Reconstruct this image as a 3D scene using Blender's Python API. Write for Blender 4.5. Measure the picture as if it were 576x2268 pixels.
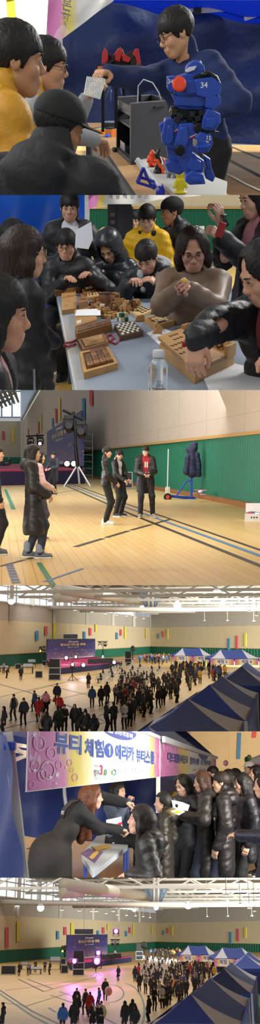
import bpy, bmesh, math, random
import numpy as np
from mathutils import Vector, Matrix, Quaternion

# ---------------------------------------------------------------- camera, sky, exposure
for _o in list(bpy.data.objects): bpy.data.objects.remove(_o)
SC = bpy.context.scene
COL = SC.collection
F, CX, CY, WPX, HPX = 2000.0, 288.0, 1134.0, 576.0, 2268.0
_cd = bpy.data.cameras.new('camera'); CAM = bpy.data.objects.new('camera', _cd); COL.objects.link(CAM)
_cd.sensor_fit = 'VERTICAL'; _cd.sensor_height = 36.0; _cd.lens = 36.0 * F / HPX
_cd.clip_start = 0.05; _cd.clip_end = 2000.0
CAM.rotation_euler = (math.pi / 2, 0, 0)
SC.camera = CAM
WORLD = bpy.data.worlds.new('sky'); SC.world = WORLD; WORLD.use_nodes = True
_bg = WORLD.node_tree.nodes['Background']; _bg.inputs[0].default_value = (0.93, 0.96, 1.0, 1); _bg.inputs[1].default_value = 0.42
SC.view_settings.view_transform = 'Standard'; SC.view_settings.look = 'None'
SC.view_settings.gamma = 1.0; SC.view_settings.use_curve_mapping = False; SC.view_settings.exposure = 0.0
SC.cycles.max_bounces = 6; SC.cycles.diffuse_bounces = 3; SC.cycles.glossy_bounces = 3
SC.cycles.transmission_bounces = 6; SC.cycles.transparent_max_bounces = 8
SC.cycles.sample_clamp_indirect = 4.0
SC.cycles.use_denoising = True
random.seed(7)
R = math.radians

# ---------------------------------------------------------------- a set: one of the six stacked rooms
class Set:
    def __init__(s, top, bottom, horizon, roll=0.0):
        s.top, s.bottom, s.h = top, bottom, horizon
        s.M = Matrix.Rotation(math.atan((CY - horizon) / F), 4, 'X') @ Matrix.Rotation(R(roll), 4, 'Y')
        s.MI = s.M.inverted(); s.roots = []
    def ray(s, px, py):
        d = s.MI.to_3x3() @ Vector(((px - CX) / F, 1.0, (CY - py) / F)); return d / d.y
    def at(s, px, py, Y): return s.ray(px, py) * Y
    def on(s, px, py, z):                      # where the ray meets the level plane at height z
        d = s.ray(px, py); return d * (z / d.z)
    def plane(s, px, py, p0, n):
        d = s.ray(px, py); return d * (Vector(p0).dot(n) / d.dot(n))
    def depth(s, px, py, npx, size):           # depth at which SIZE metres of height fill NPX pixels
        return size / (s.ray(px, py - npx / 2).z - s.ray(px, py + npx / 2).z)
PN = None

# ---------------------------------------------------------------- materials
_mats = {}
def lin(c):
    if isinstance(c, str):
        c = c.lstrip('#'); c = [int(c[i:i + 2], 16) / 255 for i in (0, 2, 4)]
    return tuple((x / 12.92 if x <= .04045 else ((x + .055) / 1.055) ** 2.4) for x in c) + (1.0,)
def mat(col, rough=.6, metal=0, noise=0, nscale=20, bump=0, bscale=60, emit=0, alpha=1, trans=0, coat=0, ior=1.45, name=None, kind=None, spec=.5):
    key = (col, rough, metal, noise, nscale, bump, bscale, emit, alpha, trans, coat, ior, name, kind, spec)
    if key in _mats: return _mats[key]
    m = bpy.data.materials.new(name or 'm_' + str(col).lstrip('#')); m.use_nodes = True
    nt = m.node_tree; b = nt.nodes['Principled BSDF']; c = lin(col)
    b.inputs['Base Color'].default_value = c; b.inputs['Roughness'].default_value = rough; b.inputs['Metallic'].default_value = metal
    b.inputs['Alpha'].default_value = alpha; b.inputs['Transmission Weight'].default_value = trans; b.inputs['IOR'].default_value = ior
    b.inputs['Coat Weight'].default_value = coat; b.inputs['Specular IOR Level'].default_value = spec
    if emit: b.inputs['Emission Color'].default_value = c; b.inputs['Emission Strength'].default_value = emit
    tc = None
    if noise or bump:
        tc = nt.nodes.new('ShaderNodeTexCoord')
    if noise:
        n = nt.nodes.new('ShaderNodeTexNoise'); n.inputs['Scale'].default_value = nscale; n.inputs['Detail'].default_value = 4
        r = nt.nodes.new('ShaderNodeMapRange'); r.inputs[3].default_value = 1 - noise; r.inputs[4].default_value = 1 + noise
        r.inputs[1].default_value = .3; r.inputs[2].default_value = .7
        h = nt.nodes.new('ShaderNodeHueSaturation'); h.inputs['Color'].default_value = c
        nt.links.new(tc.outputs['Object'], n.inputs['Vector']); nt.links.new(n.outputs[0], r.inputs[0])
        nt.links.new(r.outputs[0], h.inputs['Value']); nt.links.new(h.outputs[0], b.inputs['Base Color'])
    if bump:
        bn = nt.nodes.new('ShaderNodeBump'); bn.inputs['Strength'].default_value = min(1, bump); bn.inputs['Distance'].default_value = .004
        if kind == 'knit':
            n = nt.nodes.new('ShaderNodeTexWave'); n.wave_type = 'BANDS'; n.bands_direction = 'Z'; n.inputs['Scale'].default_value = bscale
            n.inputs['Distortion'].default_value = 3; n.inputs['Detail'].default_value = 1
        else:
            n = nt.nodes.new('ShaderNodeTexNoise'); n.inputs['Scale'].default_value = bscale; n.inputs['Detail'].default_value = 3
            if kind == 'nylon': bn.inputs['Distance'].default_value = .016
            if kind == 'cloth': bn.inputs['Distance'].default_value = .03
        nt.links.new(tc.outputs['Object'], n.inputs['Vector']); nt.links.new(n.outputs[0], bn.inputs['Height'])
        nt.links.new(bn.outputs[0], b.inputs['Normal'])
    _mats[key] = m; return m
class NT:
    """short-hand for node materials"""
    def __init__(s, name):
        s.m = bpy.data.materials.new(name); s.m.use_nodes = True; s.t = s.m.node_tree; s.b = s.t.nodes['Principled BSDF']
    def n(s, kind, **kw):
        x = s.t.nodes.new('ShaderNode' + kind)
        for k, v in kw.items():
            if k.startswith('i'):
                key = k[1:]; key = int(key) if key.isdigit() else key.replace('_', ' ')
                if hasattr(v, 'is_output'): s.t.links.new(v, x.inputs[key])
                else: x.inputs[key].default_value = v
            else: setattr(x, k, v)
        return x
    def math(s, op, a, b=0.0, c=0.0):
        return s.n('Math', operation=op, i0=a, i1=b, i2=c).outputs[0]
    def mix(s, f, a, b):
        x = s.n('Mix', data_type='RGBA'); 
        for i, v in ((0, f), (6, a), (7, b)):
            if hasattr(v, 'is_output'): s.t.links.new(v, x.inputs[i])
            else: x.inputs[i].default_value = v if not isinstance(v, str) else lin(v)
        return x.outputs[2]
    def link(s, o, name): s.t.links.new(o, s.b.inputs[name])
    def bump(s, h, strength=.5, dist=.01):
        s.link(s.n('Bump', iStrength=strength, iDistance=dist, iHeight=h).outputs[0], 'Normal')

# ---------------------------------------------------------------- mesh builder
class MB:
    def __init__(s): s.v = []; s.f = []; s.mi = []
    def add(s, vs, fs, mi=0):
        b = len(s.v); s.v.extend([tuple(v) for v in vs]); s.f.extend([tuple(b + i for i in f) for f in fs]); s.mi.extend([mi] * len(fs)); return s
    def quad(s, *p, mi=0): return s.add(p, [tuple(range(len(p)))], mi)
    def box(s, c, d, rot=None, mi=0, taper=1.0):
        c = Vector(c); x, y, z = d[0] / 2, d[1] / 2, d[2] / 2
        vs = [Vector((sx * x * (taper if sz > 0 else 1), sy * y * (taper if sz > 0 else 1), sz * z)) for sz in (-1, 1) for sx, sy in ((-1, -1), (1, -1), (1, 1), (-1, 1))]
        if rot is not None: vs = [rot @ v for v in vs]
        return s.add([c + v for v in vs], [(3, 2, 1, 0), (4, 5, 6, 7), (0, 1, 5, 4), (1, 2, 6, 5), (2, 3, 7, 6), (3, 0, 4, 7)], mi)
    def bar(s, a, b, w, h=None, mi=0, up=(0, 0, 1)):
        a, b = Vector(a), Vector(b); d = b - a; L = d.length
        if L < 1e-6: return s
        z = d / L; u = Vector(up)
        if abs(z.dot(u)) > .99: u = Vector((0, 1, 0))
        x = u.cross(z).normalized(); y = z.cross(x)
        return s.box((a + b) / 2, (w, h or w, L), Matrix((x, y, z)).transposed(), mi)
    def tube(s, pts, r, n=8, mi=0, cap=True):
        pts = [Vector(p) for p in pts]; m = len(pts)
        rs = r if isinstance(r, (list, tuple)) else [r] * m
        vs = []; fs = []; ref = None
        for i, p in enumerate(pts):
            t = (pts[min(i + 1, m - 1)] - pts[max(i - 1, 0)]).normalized()
            if ref is None:
                ref = Vector((0, 0, 1)) if abs(t.z) < .9 else Vector((1, 0, 0))
            x = (ref - t * ref.dot(t)).normalized(); ref = x; y = t.cross(x)
            vs += [p + (x * math.cos(2 * math.pi * k / n) + y * math.sin(2 * math.pi * k / n)) * rs[i] for k in range(n)]
        for i in range(m - 1):
            for k in range(n):
                a, b = i * n + k, i * n + (k + 1) % n; fs.append((a, b, b + n, a + n))
        if cap: fs += [tuple(range(n - 1, -1, -1)), tuple((m - 1) * n + k for k in range(n))]
        return s.add(vs, fs, mi)
    def lathe(s, prof, c=(0, 0, 0), n=20, mi=0, M=None):
        c = Vector(c); vs = []; fs = []
        for r, z in prof:
            for k in range(n):
                v = Vector((r * math.cos(2 * math.pi * k / n), r * math.sin(2 * math.pi * k / n), z))
                vs.append(c + (M @ v if M is not None else v))
        for i in range(len(prof) - 1):
            for k in range(n):
                a, b = i * n + k, i * n + (k + 1) % n; fs.append((a, b, b + n, a + n))
        fs += [tuple(range(n - 1, -1, -1)), tuple((len(prof) - 1) * n + k for k in range(n))]
        return s.add(vs, fs, mi)
    def ball(s, c, r, n=12, mi=0, rot=None):
        r = (r, r, r) if not isinstance(r, (tuple, list)) else r; c = Vector(c); vs = []; m = n // 2; fs = []
        for i in range(m + 1):
            th = math.pi * i / m
            for k in range(n):
                v = Vector((r[0] * math.sin(th) * math.cos(2 * math.pi * k / n), r[1] * math.sin(th) * math.sin(2 * math.pi * k / n), r[2] * math.cos(th)))
                vs.append(c + (rot @ v if rot is not None else v))
        for i in range(m):
            for k in range(n):
                a, b = i * n + k, i * n + (k + 1) % n; fs.append((a + n, b + n, b, a))
        return s.add(vs, fs, mi)
    def prism(s, poly, d, mi=0):
        """closed polygon (3-D points) pushed along the vector d"""
        n = len(poly); p = [Vector(q) for q in poly]; d = Vector(d)
        return s.add(p + [q + d for q in p], [tuple(range(n - 1, -1, -1)), tuple(range(n, 2 * n))] + [(i, (i + 1) % n, (i + 1) % n + n, i + n) for i in range(n)], mi)
    def grid(s, fn, nu, nv, mi=0):
        vs = [fn(i / nu, j / nv) for j in range(nv + 1) for i in range(nu + 1)]; w = nu + 1
        return s.add(vs, [(j * w + i, j * w + i + 1, (j + 1) * w + i + 1, (j + 1) * w + i) for j in range(nv) for i in range(nu)], mi)
    def text(s, body, o, ux, uy, size, mi=0, align='CENTER', bold=.0, lift=.001):
        vs, fs = text_mesh(body, align, bold); o, ux, uy = Vector(o), Vector(ux).normalized(), Vector(uy).normalized()
        n = ux.cross(uy) * lift
        return s.add([o + n + ux * (x * size) + uy * (y * size) for x, y in vs], fs, mi)
    def xf(s, M): s.v = [tuple(M @ Vector(v)) for v in s.v]; return s
    def sh(s, d): d = Vector(d); s.v = [tuple(Vector(v) + d) for v in s.v]; return s
_texts = {}
def text_mesh(body, align, bold):
    key = (body, align, bold)
    if key not in _texts:
        c = bpy.data.curves.new('writing', 'FONT'); c.body = body; c.align_x = align; c.align_y = 'CENTER'; c.offset = bold; c.resolution_u = 3
        o = bpy.data.objects.new('writing', c); COL.objects.link(o)
        dg = bpy.context.evaluated_depsgraph_get(); me = bpy.data.meshes.new_from_object(o.evaluated_get(dg))
        _texts[key] = ([(v.co.x, v.co.y) for v in me.vertices], [tuple(p.vertices) for p in me.polygons])
        bpy.data.objects.remove(o); bpy.data.curves.remove(c); bpy.data.meshes.remove(me)
    return _texts[key]

def to_mesh(name, mb, smooth=False, bevel=0, seg=2):
    me = bpy.data.meshes.new(name)
    if isinstance(mb, MB): me.from_pydata(mb.v, [], mb.f); mi = mb.mi
    else: me.from_pydata(mb[0], [], mb[1]); mi = None
    if mi and any(mi): me.polygons.foreach_set('material_index', mi)
    if bevel:
        bm = bmesh.new(); bm.from_mesh(me); bmesh.ops.remove_doubles(bm, verts=bm.verts, dist=1e-6)
        es = [e for e in bm.edges if len(e.link_faces) == 2 and e.calc_face_angle(0) > .5]
        bmesh.ops.bevel(bm, geom=es, offset=bevel, segments=seg, affect='EDGES', profile=.6, clamp_overlap=True)
        bm.to_mesh(me); bm.free()
    if smooth is True: me.polygons.foreach_set('use_smooth', [True] * len(me.polygons))
    elif smooth: me.set_sharp_from_angle(angle=smooth); me.polygons.foreach_set('use_smooth', [True] * len(me.polygons))
    me.update(); return me

# ---------------------------------------------------------------- things and parts
def tag(o, label=None, cat=None, group=None, kind=None):
    if label: o['label'] = label
    if cat: o['category'] = cat
    if group: o['group'] = group
    if kind: o['kind'] = kind
    return o
def thing(name, label, cat, M=None, group=None, kind=None):
    """an Empty at the thing's base, M in the set's own frame, that parents its parts"""
    o = bpy.data.objects.new(name, None); COL.objects.link(o); o.empty_display_size = .1
    M = M if isinstance(M, Matrix) else Matrix.Translation(M or (0, 0, 0))
    o.matrix_world = PN.M @ M; PN.roots.append(o); LOCAL[o.name] = M
    return tag(o, label, cat, group, kind)
LOCAL = {}
def part(name, mb, m, parent, smooth=False, bevel=0, pan=False, kind=None, label=None):
    """a mesh under its thing; pan: vertices are given in the set's frame"""
    if pan:
        r = parent
        while r.parent: r = r.parent
        I = LOCAL[r.name].inverted(); mb = MB().add([I @ Vector(v) for v in mb.v], mb.f, 0) if not any(mb.mi) else _xfm(mb, I)
    me = to_mesh(name, mb, smooth, bevel); ms = m if isinstance(m, (list, tuple)) else [m]
    for x in ms: me.materials.append(x)
    o = bpy.data.objects.new(name, me); COL.objects.link(o); o.parent = parent
    return tag(o, label, kind=kind)
def _xfm(mb, I):
    q = MB(); q.v = [tuple(I @ Vector(v)) for v in mb.v]; q.f = mb.f; q.mi = mb.mi; return q
def single(name, label, cat, mb, m, M=None, group=None, kind=None, smooth=False, bevel=0):
    """a thing that is one mesh (M: set frame; vertices local to it)"""
    me = to_mesh(name, mb, smooth, bevel)
    for x in (m if isinstance(m, (list, tuple)) else [m]): me.materials.append(x)
    o = bpy.data.objects.new(name, me); COL.objects.link(o)
    M = M if isinstance(M, Matrix) else Matrix.Translation(M or (0, 0, 0))
    o.matrix_world = PN.M @ M; PN.roots.append(o); LOCAL[o.name] = M
    return tag(o, label, cat, group, kind)
def struct(name, mb, m, smooth=False, bevel=0): return single(name, None, None, mb, m, kind='structure', smooth=smooth, bevel=bevel)
def dup(root, M, label=None, group=None):
    def cp(o, par):
        c = o.copy(); COL.objects.link(c)
        if par is not None: c.parent = par
        for ch in [x for x in KIDS.get(o.name, o.children)]: cp(ch, c)
        return c
    r = cp(root, None); r.matrix_world = PN.M @ M; PN.roots.append(r); LOCAL[r.name] = M
    return tag(r, label, group=group)
KIDS = {}
def area(loc, aim, size, power, col=(1, 1, 1), spread=None, name='area_light', sizey=None):
    d = bpy.data.lights.new(name, 'AREA'); d.energy = power; d.color = col; d.shape = 'RECTANGLE'; d.size = size; d.size_y = sizey or size
    if spread: d.spread = R(spread)
    o = bpy.data.objects.new(name, d); COL.objects.link(o)
    loc = Vector(loc); q = (Vector(aim) - loc).to_track_quat('-Z', 'Y').to_matrix().to_4x4()
    o.matrix_world = PN.M @ (Matrix.Translation(loc) @ q); return o
def point(loc, power, col=(1, 1, 1), r=.1, name='lamp_light'):
    d = bpy.data.lights.new(name, 'POINT'); d.energy = power; d.color = col; d.shadow_soft_size = r
    o = bpy.data.objects.new(name, d); COL.objects.link(o); o.matrix_world = PN.M @ Matrix.Translation(loc); return o
def clip_set(S):
    """each room ends at the floor and the ceiling that part it from its neighbours"""
    kill = []
    planes = [(Vector((0, -(CY - S.top) / F, 1)).normalized(), 1), (Vector((0, -(CY - S.bottom) / F, 1)).normalized(), -1)]
    bpy.context.view_layer.update()
    def walk(o):
        for c in list(o.children): walk(c)
        if o.type != 'MESH': return
        mw = o.matrix_world; bb = [mw @ Vector(c) for c in o.bound_box]
        for n, sg in planes:
            ds = [n.dot(p) * sg for p in bb]
            if max(ds) <= 1e-6: continue
            if min(ds) >= -1e-6: kill.append(o); return
            if o.data.users > 1: o.data = o.data.copy()
            inv = mw.inverted(); co = inv @ Vector((0, 0, 0)); no = (mw.to_3x3().transposed() @ (n * sg)).normalized()
            bm = bmesh.new(); bm.from_mesh(o.data)
            g = bmesh.ops.bisect_plane(bm, geom=bm.verts[:] + bm.edges[:] + bm.faces[:], dist=1e-6, plane_co=co, plane_no=no, clear_outer=True)
            ed = [e for e in g['geom_cut'] if isinstance(e, bmesh.types.BMEdge)]
            if ed:
                try: bmesh.ops.holes_fill(bm, edges=ed, sides=0)
                except Exception: pass
            if not bm.faces: kill.append(o); bm.free(); return
            bm.to_mesh(o.data); bm.free()
            bb = [mw @ v.co for v in o.data.vertices]
    for r in S.roots: walk(r)
    for o in kill:
        try:
            if not o.children: bpy.data.objects.remove(o)
            else: o.data = bpy.data.meshes.new('gone')
        except ReferenceError: pass
    for r in list(S.roots):
        try:
            if r.type == 'EMPTY' and not r.children: bpy.data.objects.remove(r)
        except ReferenceError: pass
# ---------------------------------------------------------------- smooth solids: blended round cones and ellipsoids, meshed with surface nets
def snet(f, lo, h):
    s = f < 0
    nx, ny, nz = f.shape
    c = [(i, j, k) for i in (0, 1) for j in (0, 1) for k in (0, 1)]
    V = lambda a, o: a[o[0]:nx - 1 + o[0], o[1]:ny - 1 + o[1], o[2]:nz - 1 + o[2]]
    cnt = sum(V(s, o).astype(np.int8) for o in c)
    idx = np.argwhere((cnt > 0) & (cnt < 8))
    if not len(idx): return [], []
    pos = np.zeros((len(idx), 3)); num = np.zeros(len(idx))
    fv = {o: f[idx[:, 0] + o[0], idx[:, 1] + o[1], idx[:, 2] + o[2]] for o in c}
    for o in c:
        for ax in range(3):
            if o[ax]: continue
            q = tuple(1 if a == ax else o[a] for a in range(3)); a, b = fv[o], fv[q]
            m = (a < 0) != (b < 0); t = np.where(m, a / np.where(m, a - b, 1), 0)
            p = np.tile(np.array(o, float), (len(idx), 1)); p[:, ax] += t
            pos += p * m[:, None]; num += m
    verts = (idx + pos / num[:, None]) * h + lo
    vid = -np.ones((nx - 1, ny - 1, nz - 1), int); vid[tuple(idx.T)] = np.arange(len(idx))
    faces = []
    for ax in range(3):
        o = [0, 0, 0]; o[ax] = 1; u, v = (ax + 1) % 3, (ax + 2) % 3
        sl0 = [slice(1, n - 1) for n in f.shape]; sl1 = list(sl0); sl0[ax] = slice(0, f.shape[ax] - 1); sl1[ax] = slice(1, f.shape[ax])
        d = s[tuple(sl0)].astype(np.int8) - s[tuple(sl1)].astype(np.int8)
        for sg in (1, -1):
            e = np.argwhere(d == sg)
            if not len(e): continue
            off = np.ones(3, int); off[ax] = 0; e = e + off
            q = []
            for du, dv in ((0, 0), (-1, 0), (-1, -1), (0, -1)):
                g = e.copy(); g[:, u] += du; g[:, v] += dv; q.append(vid[g[:, 0], g[:, 1], g[:, 2]])
            q = np.stack(q if sg > 0 else q[::-1], 1)
            faces.append(q[(q >= 0).all(1)])
    return verts, np.concatenate(faces)

class Blob:
    def __init__(s): s.p = []
    def cone(s, a, b, ra, rb=None, k=.03, fr=None, q=None, op='u'): s.p.append(('c', Vector(a), Vector(b), ra, ra if rb is None else rb, k, fr, q, op)); return s
    def ell(s, c, r, k=.03, fr=None, op='u', q=None): s.p.append(('e', Vector(c), Vector(r if not isinstance(r, (int, float)) else (r, r, r)), 0, 0, k, fr, q, op)); return s
    def mesh(s, h, post=None, cut=None):
        lo = np.full(3, 1e9); hi = -lo
        for kd, a, b, ra, rb, k, fr, q, op in s.p:
            if op == 's': continue
            M, ys = fr if fr else (Matrix(), 1.0)
            for c, r in (((a, ra), (b, rb)) if kd == 'c' else ((a, max(b)),)):
                w = np.array(M @ Vector((c.x, c.y * ys, c.z))); r = r + .02
                lo = np.minimum(lo, w - r); hi = np.maximum(hi, w + r)
        lo -= 2 * h; n = np.ceil((hi - lo) / h).astype(int) + 3
        X, Y, Z = np.meshgrid(*[np.float32(lo[i]) + np.float32(h) * np.arange(n[i], dtype=np.float32) for i in range(3)], indexing='ij')
        f = None; cache = {}
        for kd, a, b, ra, rb, k, fr, q, op in s.p:
            if fr:
                key = id(fr)
                if key not in cache:
                    I = fr[0].inverted()
                    cache[key] = (I[0][0] * X + I[0][1] * Y + I[0][2] * Z + I[0][3], (I[1][0] * X + I[1][1] * Y + I[1][2] * Z + I[1][3]) / fr[1], I[2][0] * X + I[2][1] * Y + I[2][2] * Z + I[2][3])
                x, y, z = cache[key]
            else: x, y, z = X, Y, Z
            if kd == 'c':
                d = b - a; L2 = max(d.length_squared, 1e-12); px, py, pz = x - a.x, y - a.y, z - a.z
                t = np.clip((px * d.x + py * d.y + pz * d.z) / L2, 0, 1)
                g = np.sqrt((px - t * d.x) ** 2 + (py - t * d.y) ** 2 + (pz - t * d.z) ** 2) - (ra + (rb - ra) * t)
                if q: g = g - q[1] * (np.sqrt(np.abs(np.sin(math.pi * ((z if q[2] else t * math.sqrt(L2)) + q[3]) / q[0]))) - .65)
            else:
                px, py, pz = (x - a.x) / b.x, (y - a.y) / b.y, (z - a.z) / b.z
                k0 = np.sqrt(px * px + py * py + pz * pz); k1 = np.sqrt((px / b.x) ** 2 + (py / b.y) ** 2 + (pz / b.z) ** 2)
                g = k0 * (k0 - 1) / np.maximum(k1, 1e-6)
                if q: g = g - q[1] * (np.sqrt(np.abs(np.sin(math.pi * (z + q[3]) / q[0]))) - .65)
            if f is None: f = g
            elif op == 'u':
                hh = np.clip(.5 + .5 * (f - g) / k, 0, 1); f = f + (g - f) * hh - k * hh * (1 - hh)
            else:
                g = -g; hh = np.clip(.5 - .5 * (f - g) / k, 0, 1); f = f + (g - f) * hh + k * hh * (1 - hh)
        if post: f = post(f, X, Y, Z)
        v, q = snet(f, lo, h)
        return [tuple(x) for x in v], [tuple(map(int, x)) for x in q]

# ---------------------------------------------------------------- heads, hair, hands
_head = {}
def head_mb(h, child=False, simple=False):
    """skin, eye white, iris, brow, lip as material slots 0..4; origin between chin and crown, facing +Y"""
    key = (h, child, simple)
    if key in _head: return _head[key]
    b = Blob()
    b.ell((0, -.014, .032), (.076, .092, .086)); b.ell((0, .024, -.042), (.060, .060, .068), .03)
    b.cone((0, .056, -.084), (0, .054, -.082), .024, k=.03)
    if not simple:
        for s in (-1, 1):
            b.cone((s * .044, -.004, -.06), (s * .02, .05, -.098), .020, .018, .03)
            b.ell((s * .036, .052, -.03), (.026, .026, .026), .02)
        b.cone((-.032, .074, .020), (.032, .074, .020), .012, k=.02)
        for s in (-1, 1): b.ell((s * .031, .096, .001), (.017, .014, .010), .012, op='s')
        for s in (-1, 1): b.ell((s * .031, .073, .001), (.016, .013, .012), .006)
        b.cone((0, .080, .010), (0, .096, -.026), .007, .010, .014).ell((0, .097, -.030), .0115, .01)
        for s in (-1, 1): b.ell((s * .012, .092, -.035), .0085, .008)
        b.ell((0, .080, -.064), (.030, .010, .018), .014)
    for s in (-1, 1):
        b.ell((s * .075, -.010, -.004), (.011, .020, .031), .008)
        if not simple: b.ell((s * .086, -.006, -.002), (.006, .011, .018), .006, op='s')
    b.cone((0, -.025, -.05), (0, -.035, -.15), .050, .052, .02)
    m = MB().add(*b.mesh(h), 0)
    if not simple:
        for s in (-1, 1):
            m.ball((s * .031, .0795, .001), (.0135, .008, .0042), 10, 1)
            m.ball((s * .031, .0845, .001), (.0060, .004, .0046), 8, 2)
            m.tube([(s * .016, .0925, .0225), (s * .032, .0915, .0255), (s * .047, .079, .0215)], [.0028, .0034, .0016], 6, 3)
            m.tube([(s * .016, .0865, .0035), (s * .031, .0885, .0075), (s * .046, .0805, .002)], [.0012, .0022, .0012], 6, 3)
        m.tube([(-.024, .080, -.0635), (-.009, .0895, -.0605), (0, .0900, -.062), (.009, .0895, -.0605), (.024, .080, -.0635)], [.0014, .0036, .003, .0036, .0014], 8, 4)
        m.tube([(-.022, .080, -.0645), (-.008, .0885, -.068), (.008, .0885, -.068), (.022, .080, -.0645)], [.0014, .0042, .0042, .0014], 8, 4)
    _head[key] = m; return m

_hair = {}
def hair_mb(kind, h, L=.2):
    key = (kind, h, L)
    if key in _hair: return _hair[key]
    b = Blob(); b.ell((0, -.014, .036), (.089, .108, .098))
    P = {'short': ([-.12, -.05, -.03, .02, .045, .06, .12], [-.075, -.07, -.01, -.005, .02, .034, .036]),
         'bowl': ([-.12, -.05, -.03, .02, .045, .06, .12], [-.085, -.08, -.02, -.02, .012, .024, .026]),
         'crop': ([-.12, -.05, -.03, .02, .045, .06, .12], [-.05, -.045, .01, .01, .04, .056, .058])}
    ys, zs = P.get(kind, P['short'])
    if kind in ('long', 'bob', 'fringe', 'pony', 'parted'):
        if kind == 'pony':
            b.ell((0, -.03, .0), (.082, .085, .095), .03)
            b.ell((0, -.125, .03), .03, .02).cone((0, -.14, .03), (0, -.175, -.04), .026, .034, .03).cone((0, -.175, -.04), (.0, -.15, -L), .034, .012, .03)
        else:
            for s in (-1, 1):
                b.cone((s * .068, .006, .03), (s * .078, .0, -.06), .03, .032, .03)
                b.cone((s * .078, .0, -.06), (s * .075, -.005, -L), .032, .024, .03)
                b.cone((s * .04, -.07, .0), (s * .05, -.08, -L), .055, .035, .04)
            b.cone((0, -.075, 0), (0, -.085, -L - .02), .065, .04, .04)
    def post(f, X, Y, Z):
        th = np.arctan2(X, -(Y + .02)); 
        f = f + .0020 * np.sin(th * 46 + 2.5 * np.sin(Z * 14) + 3) + .0012 * np.sin(th * 97 + Z * 14)
        if kind in ('short', 'bowl', 'crop'):
            zc = np.interp(Y.ravel(), ys, zs).reshape(Y.shape).astype(np.float32) + .007 * np.sin(X * 150 + Y * 90) + .004 * np.sin(X * 330 + 1)
            f = np.maximum(f, (zc - Z) * .8)
        else:
            # the face stays open between two curtains
            if kind == 'parted' or kind == 'long': edge = .020 + .38 * np.clip(.105 - Z, 0, .09) ; open_ = np.where(Z < .095, edge - np.abs(X), -.02)
            elif kind == 'fringe': open_ = np.where(Z < .028 + .004 * np.sin(X * 260), .060 - np.abs(X), -.02)
            elif kind == 'bob': open_ = np.where(Z < .070 - .4 * (X + .03), .062 - np.abs(X), -.02)
            else: open_ = np.where(Z < .068, .075 - np.abs(X), -.02)
            y0 = .045 if kind != 'pony' else np.where(Z > .0, .03, -.03)
            f = np.maximum(f, np.minimum(open_, (Y - y0)))
            if kind == 'pony': f = np.maximum(f, np.where(Y > -.09, (-.05 - Z), -1))
        return f
    m = MB().add(*b.mesh(h, post), 0); _hair[key] = m; return m
def cap_mb(h):
    b = Blob(); b.ell((0, -.012, .045), (.096, .113, .092))
    def post(f, X, Y, Z):
        f = np.maximum(f, .028 - Z + .12 * np.abs(X) * 0)
        k = np.sqrt((X / .082) ** 2 + ((Y - .085) / .10) ** 2)
        brim = np.maximum((k - 1) * .07, np.abs(Z - .034 + .9 * X * X * 1.2 + .08 * (Y - .09)) - .0035)
        brim = np.maximum(brim, .04 - Y)
        seam = .0016 * (np.abs(np.sin(3 * np.arctan2(X, Y + .012))) < .06)
        return np.minimum(f + seam, brim)
    b.cone((0, .19, .03), (0, .185, .03), .004, op='u', k=.001)
    m = MB().add(*b.mesh(h, post), 0); m.ball((0, -.012, .137), (.008, .008, .005), 8); return m
def glasses_mb(r=.023, t=.0016, square=False):
    m = MB()
    for s in (-1, 1):
        pts = []
        for k in range(17):
            a = 2 * math.pi * k / 16; c, d = math.cos(a), math.sin(a)
            if square: c, d = [math.copysign(abs(q) ** .55, q) for q in (c, d)]
            pts.append((s * .034 + r * 1.1 * c, .098 - .10 * abs(c * r + 0) * (1 if s * c > 0 else 0), -.001 + r * (.8 if square else 1) * d))
        m.tube(pts, t, 6)
        m.tube([(s * (.034 + r * 1.1), .093, .004), (s * .078, .03, .006), (s * .080, -.02, .0)], t, 6)
    m.tube([(-.034 + r * 1.08, .098, .002), (0, .104, .006), (.034 - r * 1.08, .098, .002)], t, 6)
    return m

POSES = {'relax': (22, 30, 18, 24), 'open': (5, 8, 5, 12), 'fist': (75, 85, 50, 55), 'pinch': (40, 45, 25, 40), 'point': (10, 15, 10, 30), 'grip': (50, 60, 35, 45), 'down': (45, 18, 10, 18)}
_hands = {}
def hand_mb(pose, right, h):
    """wrist at the origin, fingers along +Y, palm towards -Z"""
    key = (pose, right, h)
    if key in _hands: return _hands[key]
    c0, c1, c2, th = POSES[pose]; sx = -1 if right else 1       # thumb side is -X on a right hand seen from its back
    b = Blob(); b.cone((0, -.03, 0), (0, .01, 0), .025, .024)
    for x, w in ((-.026, .014), (-.009, .0145), (.009, .014), (.025, .0125)):
        b.cone((x * .75, .015, 0), (x, .082, 0), .015, w, .012)
    for i, (x, l0, l1, l2, r) in enumerate(((-.028, .036, .024, .020, .0092), (-.0095, .040, .028, .021, .0096), (.0095, .037, .026, .021, .0092), (.027, .029, .020, .018, .0082))):
        i2 = x if right else x
        p = Vector((x, .084, 0)); a = 0.0; sp = x * 1.2
        k = 1.0
        if pose == 'pinch': k = (1.0, 1.0, 1.15, 1.3)[i]
        if pose == 'point': k = (1, 4.5, 5, 5)[i]
        for l, c in ((l0, c0 * k), (l1, c1 * k), (l2, c2 * k)):
            a += R(min(c, 95)); q = p + Vector((sp * l * 1.6, math.cos(a) * l, -math.sin(a) * l)); b.cone(p, q, r, r * .93, .005); p = q; r *= .93
    t0 = Vector((-.02, .018, -.006)); ta = R(th); t1 = t0 + Vector((-.022, .026, -.012)); t2 = t1 + Vector((-.014 + .012 * math.sin(ta), .028, -.012 - .016 * math.sin(ta))); t3 = t2 + Vector((.002 + .012 * math.sin(ta), .024, -.006 - .014 * math.sin(ta)))
    b.cone(t0, t1, .016, .0125, .012).cone(t1, t2, .0118, .0108, .006).cone(t2, t3, .0105, .0088, .005)
    v, f = b.mesh(h)
    if not right: v = [(-x, y, z) for x, y, z in v]; f = [q[::-1] for q in f]
    _hands[key] = (v, f); return v, f

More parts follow.
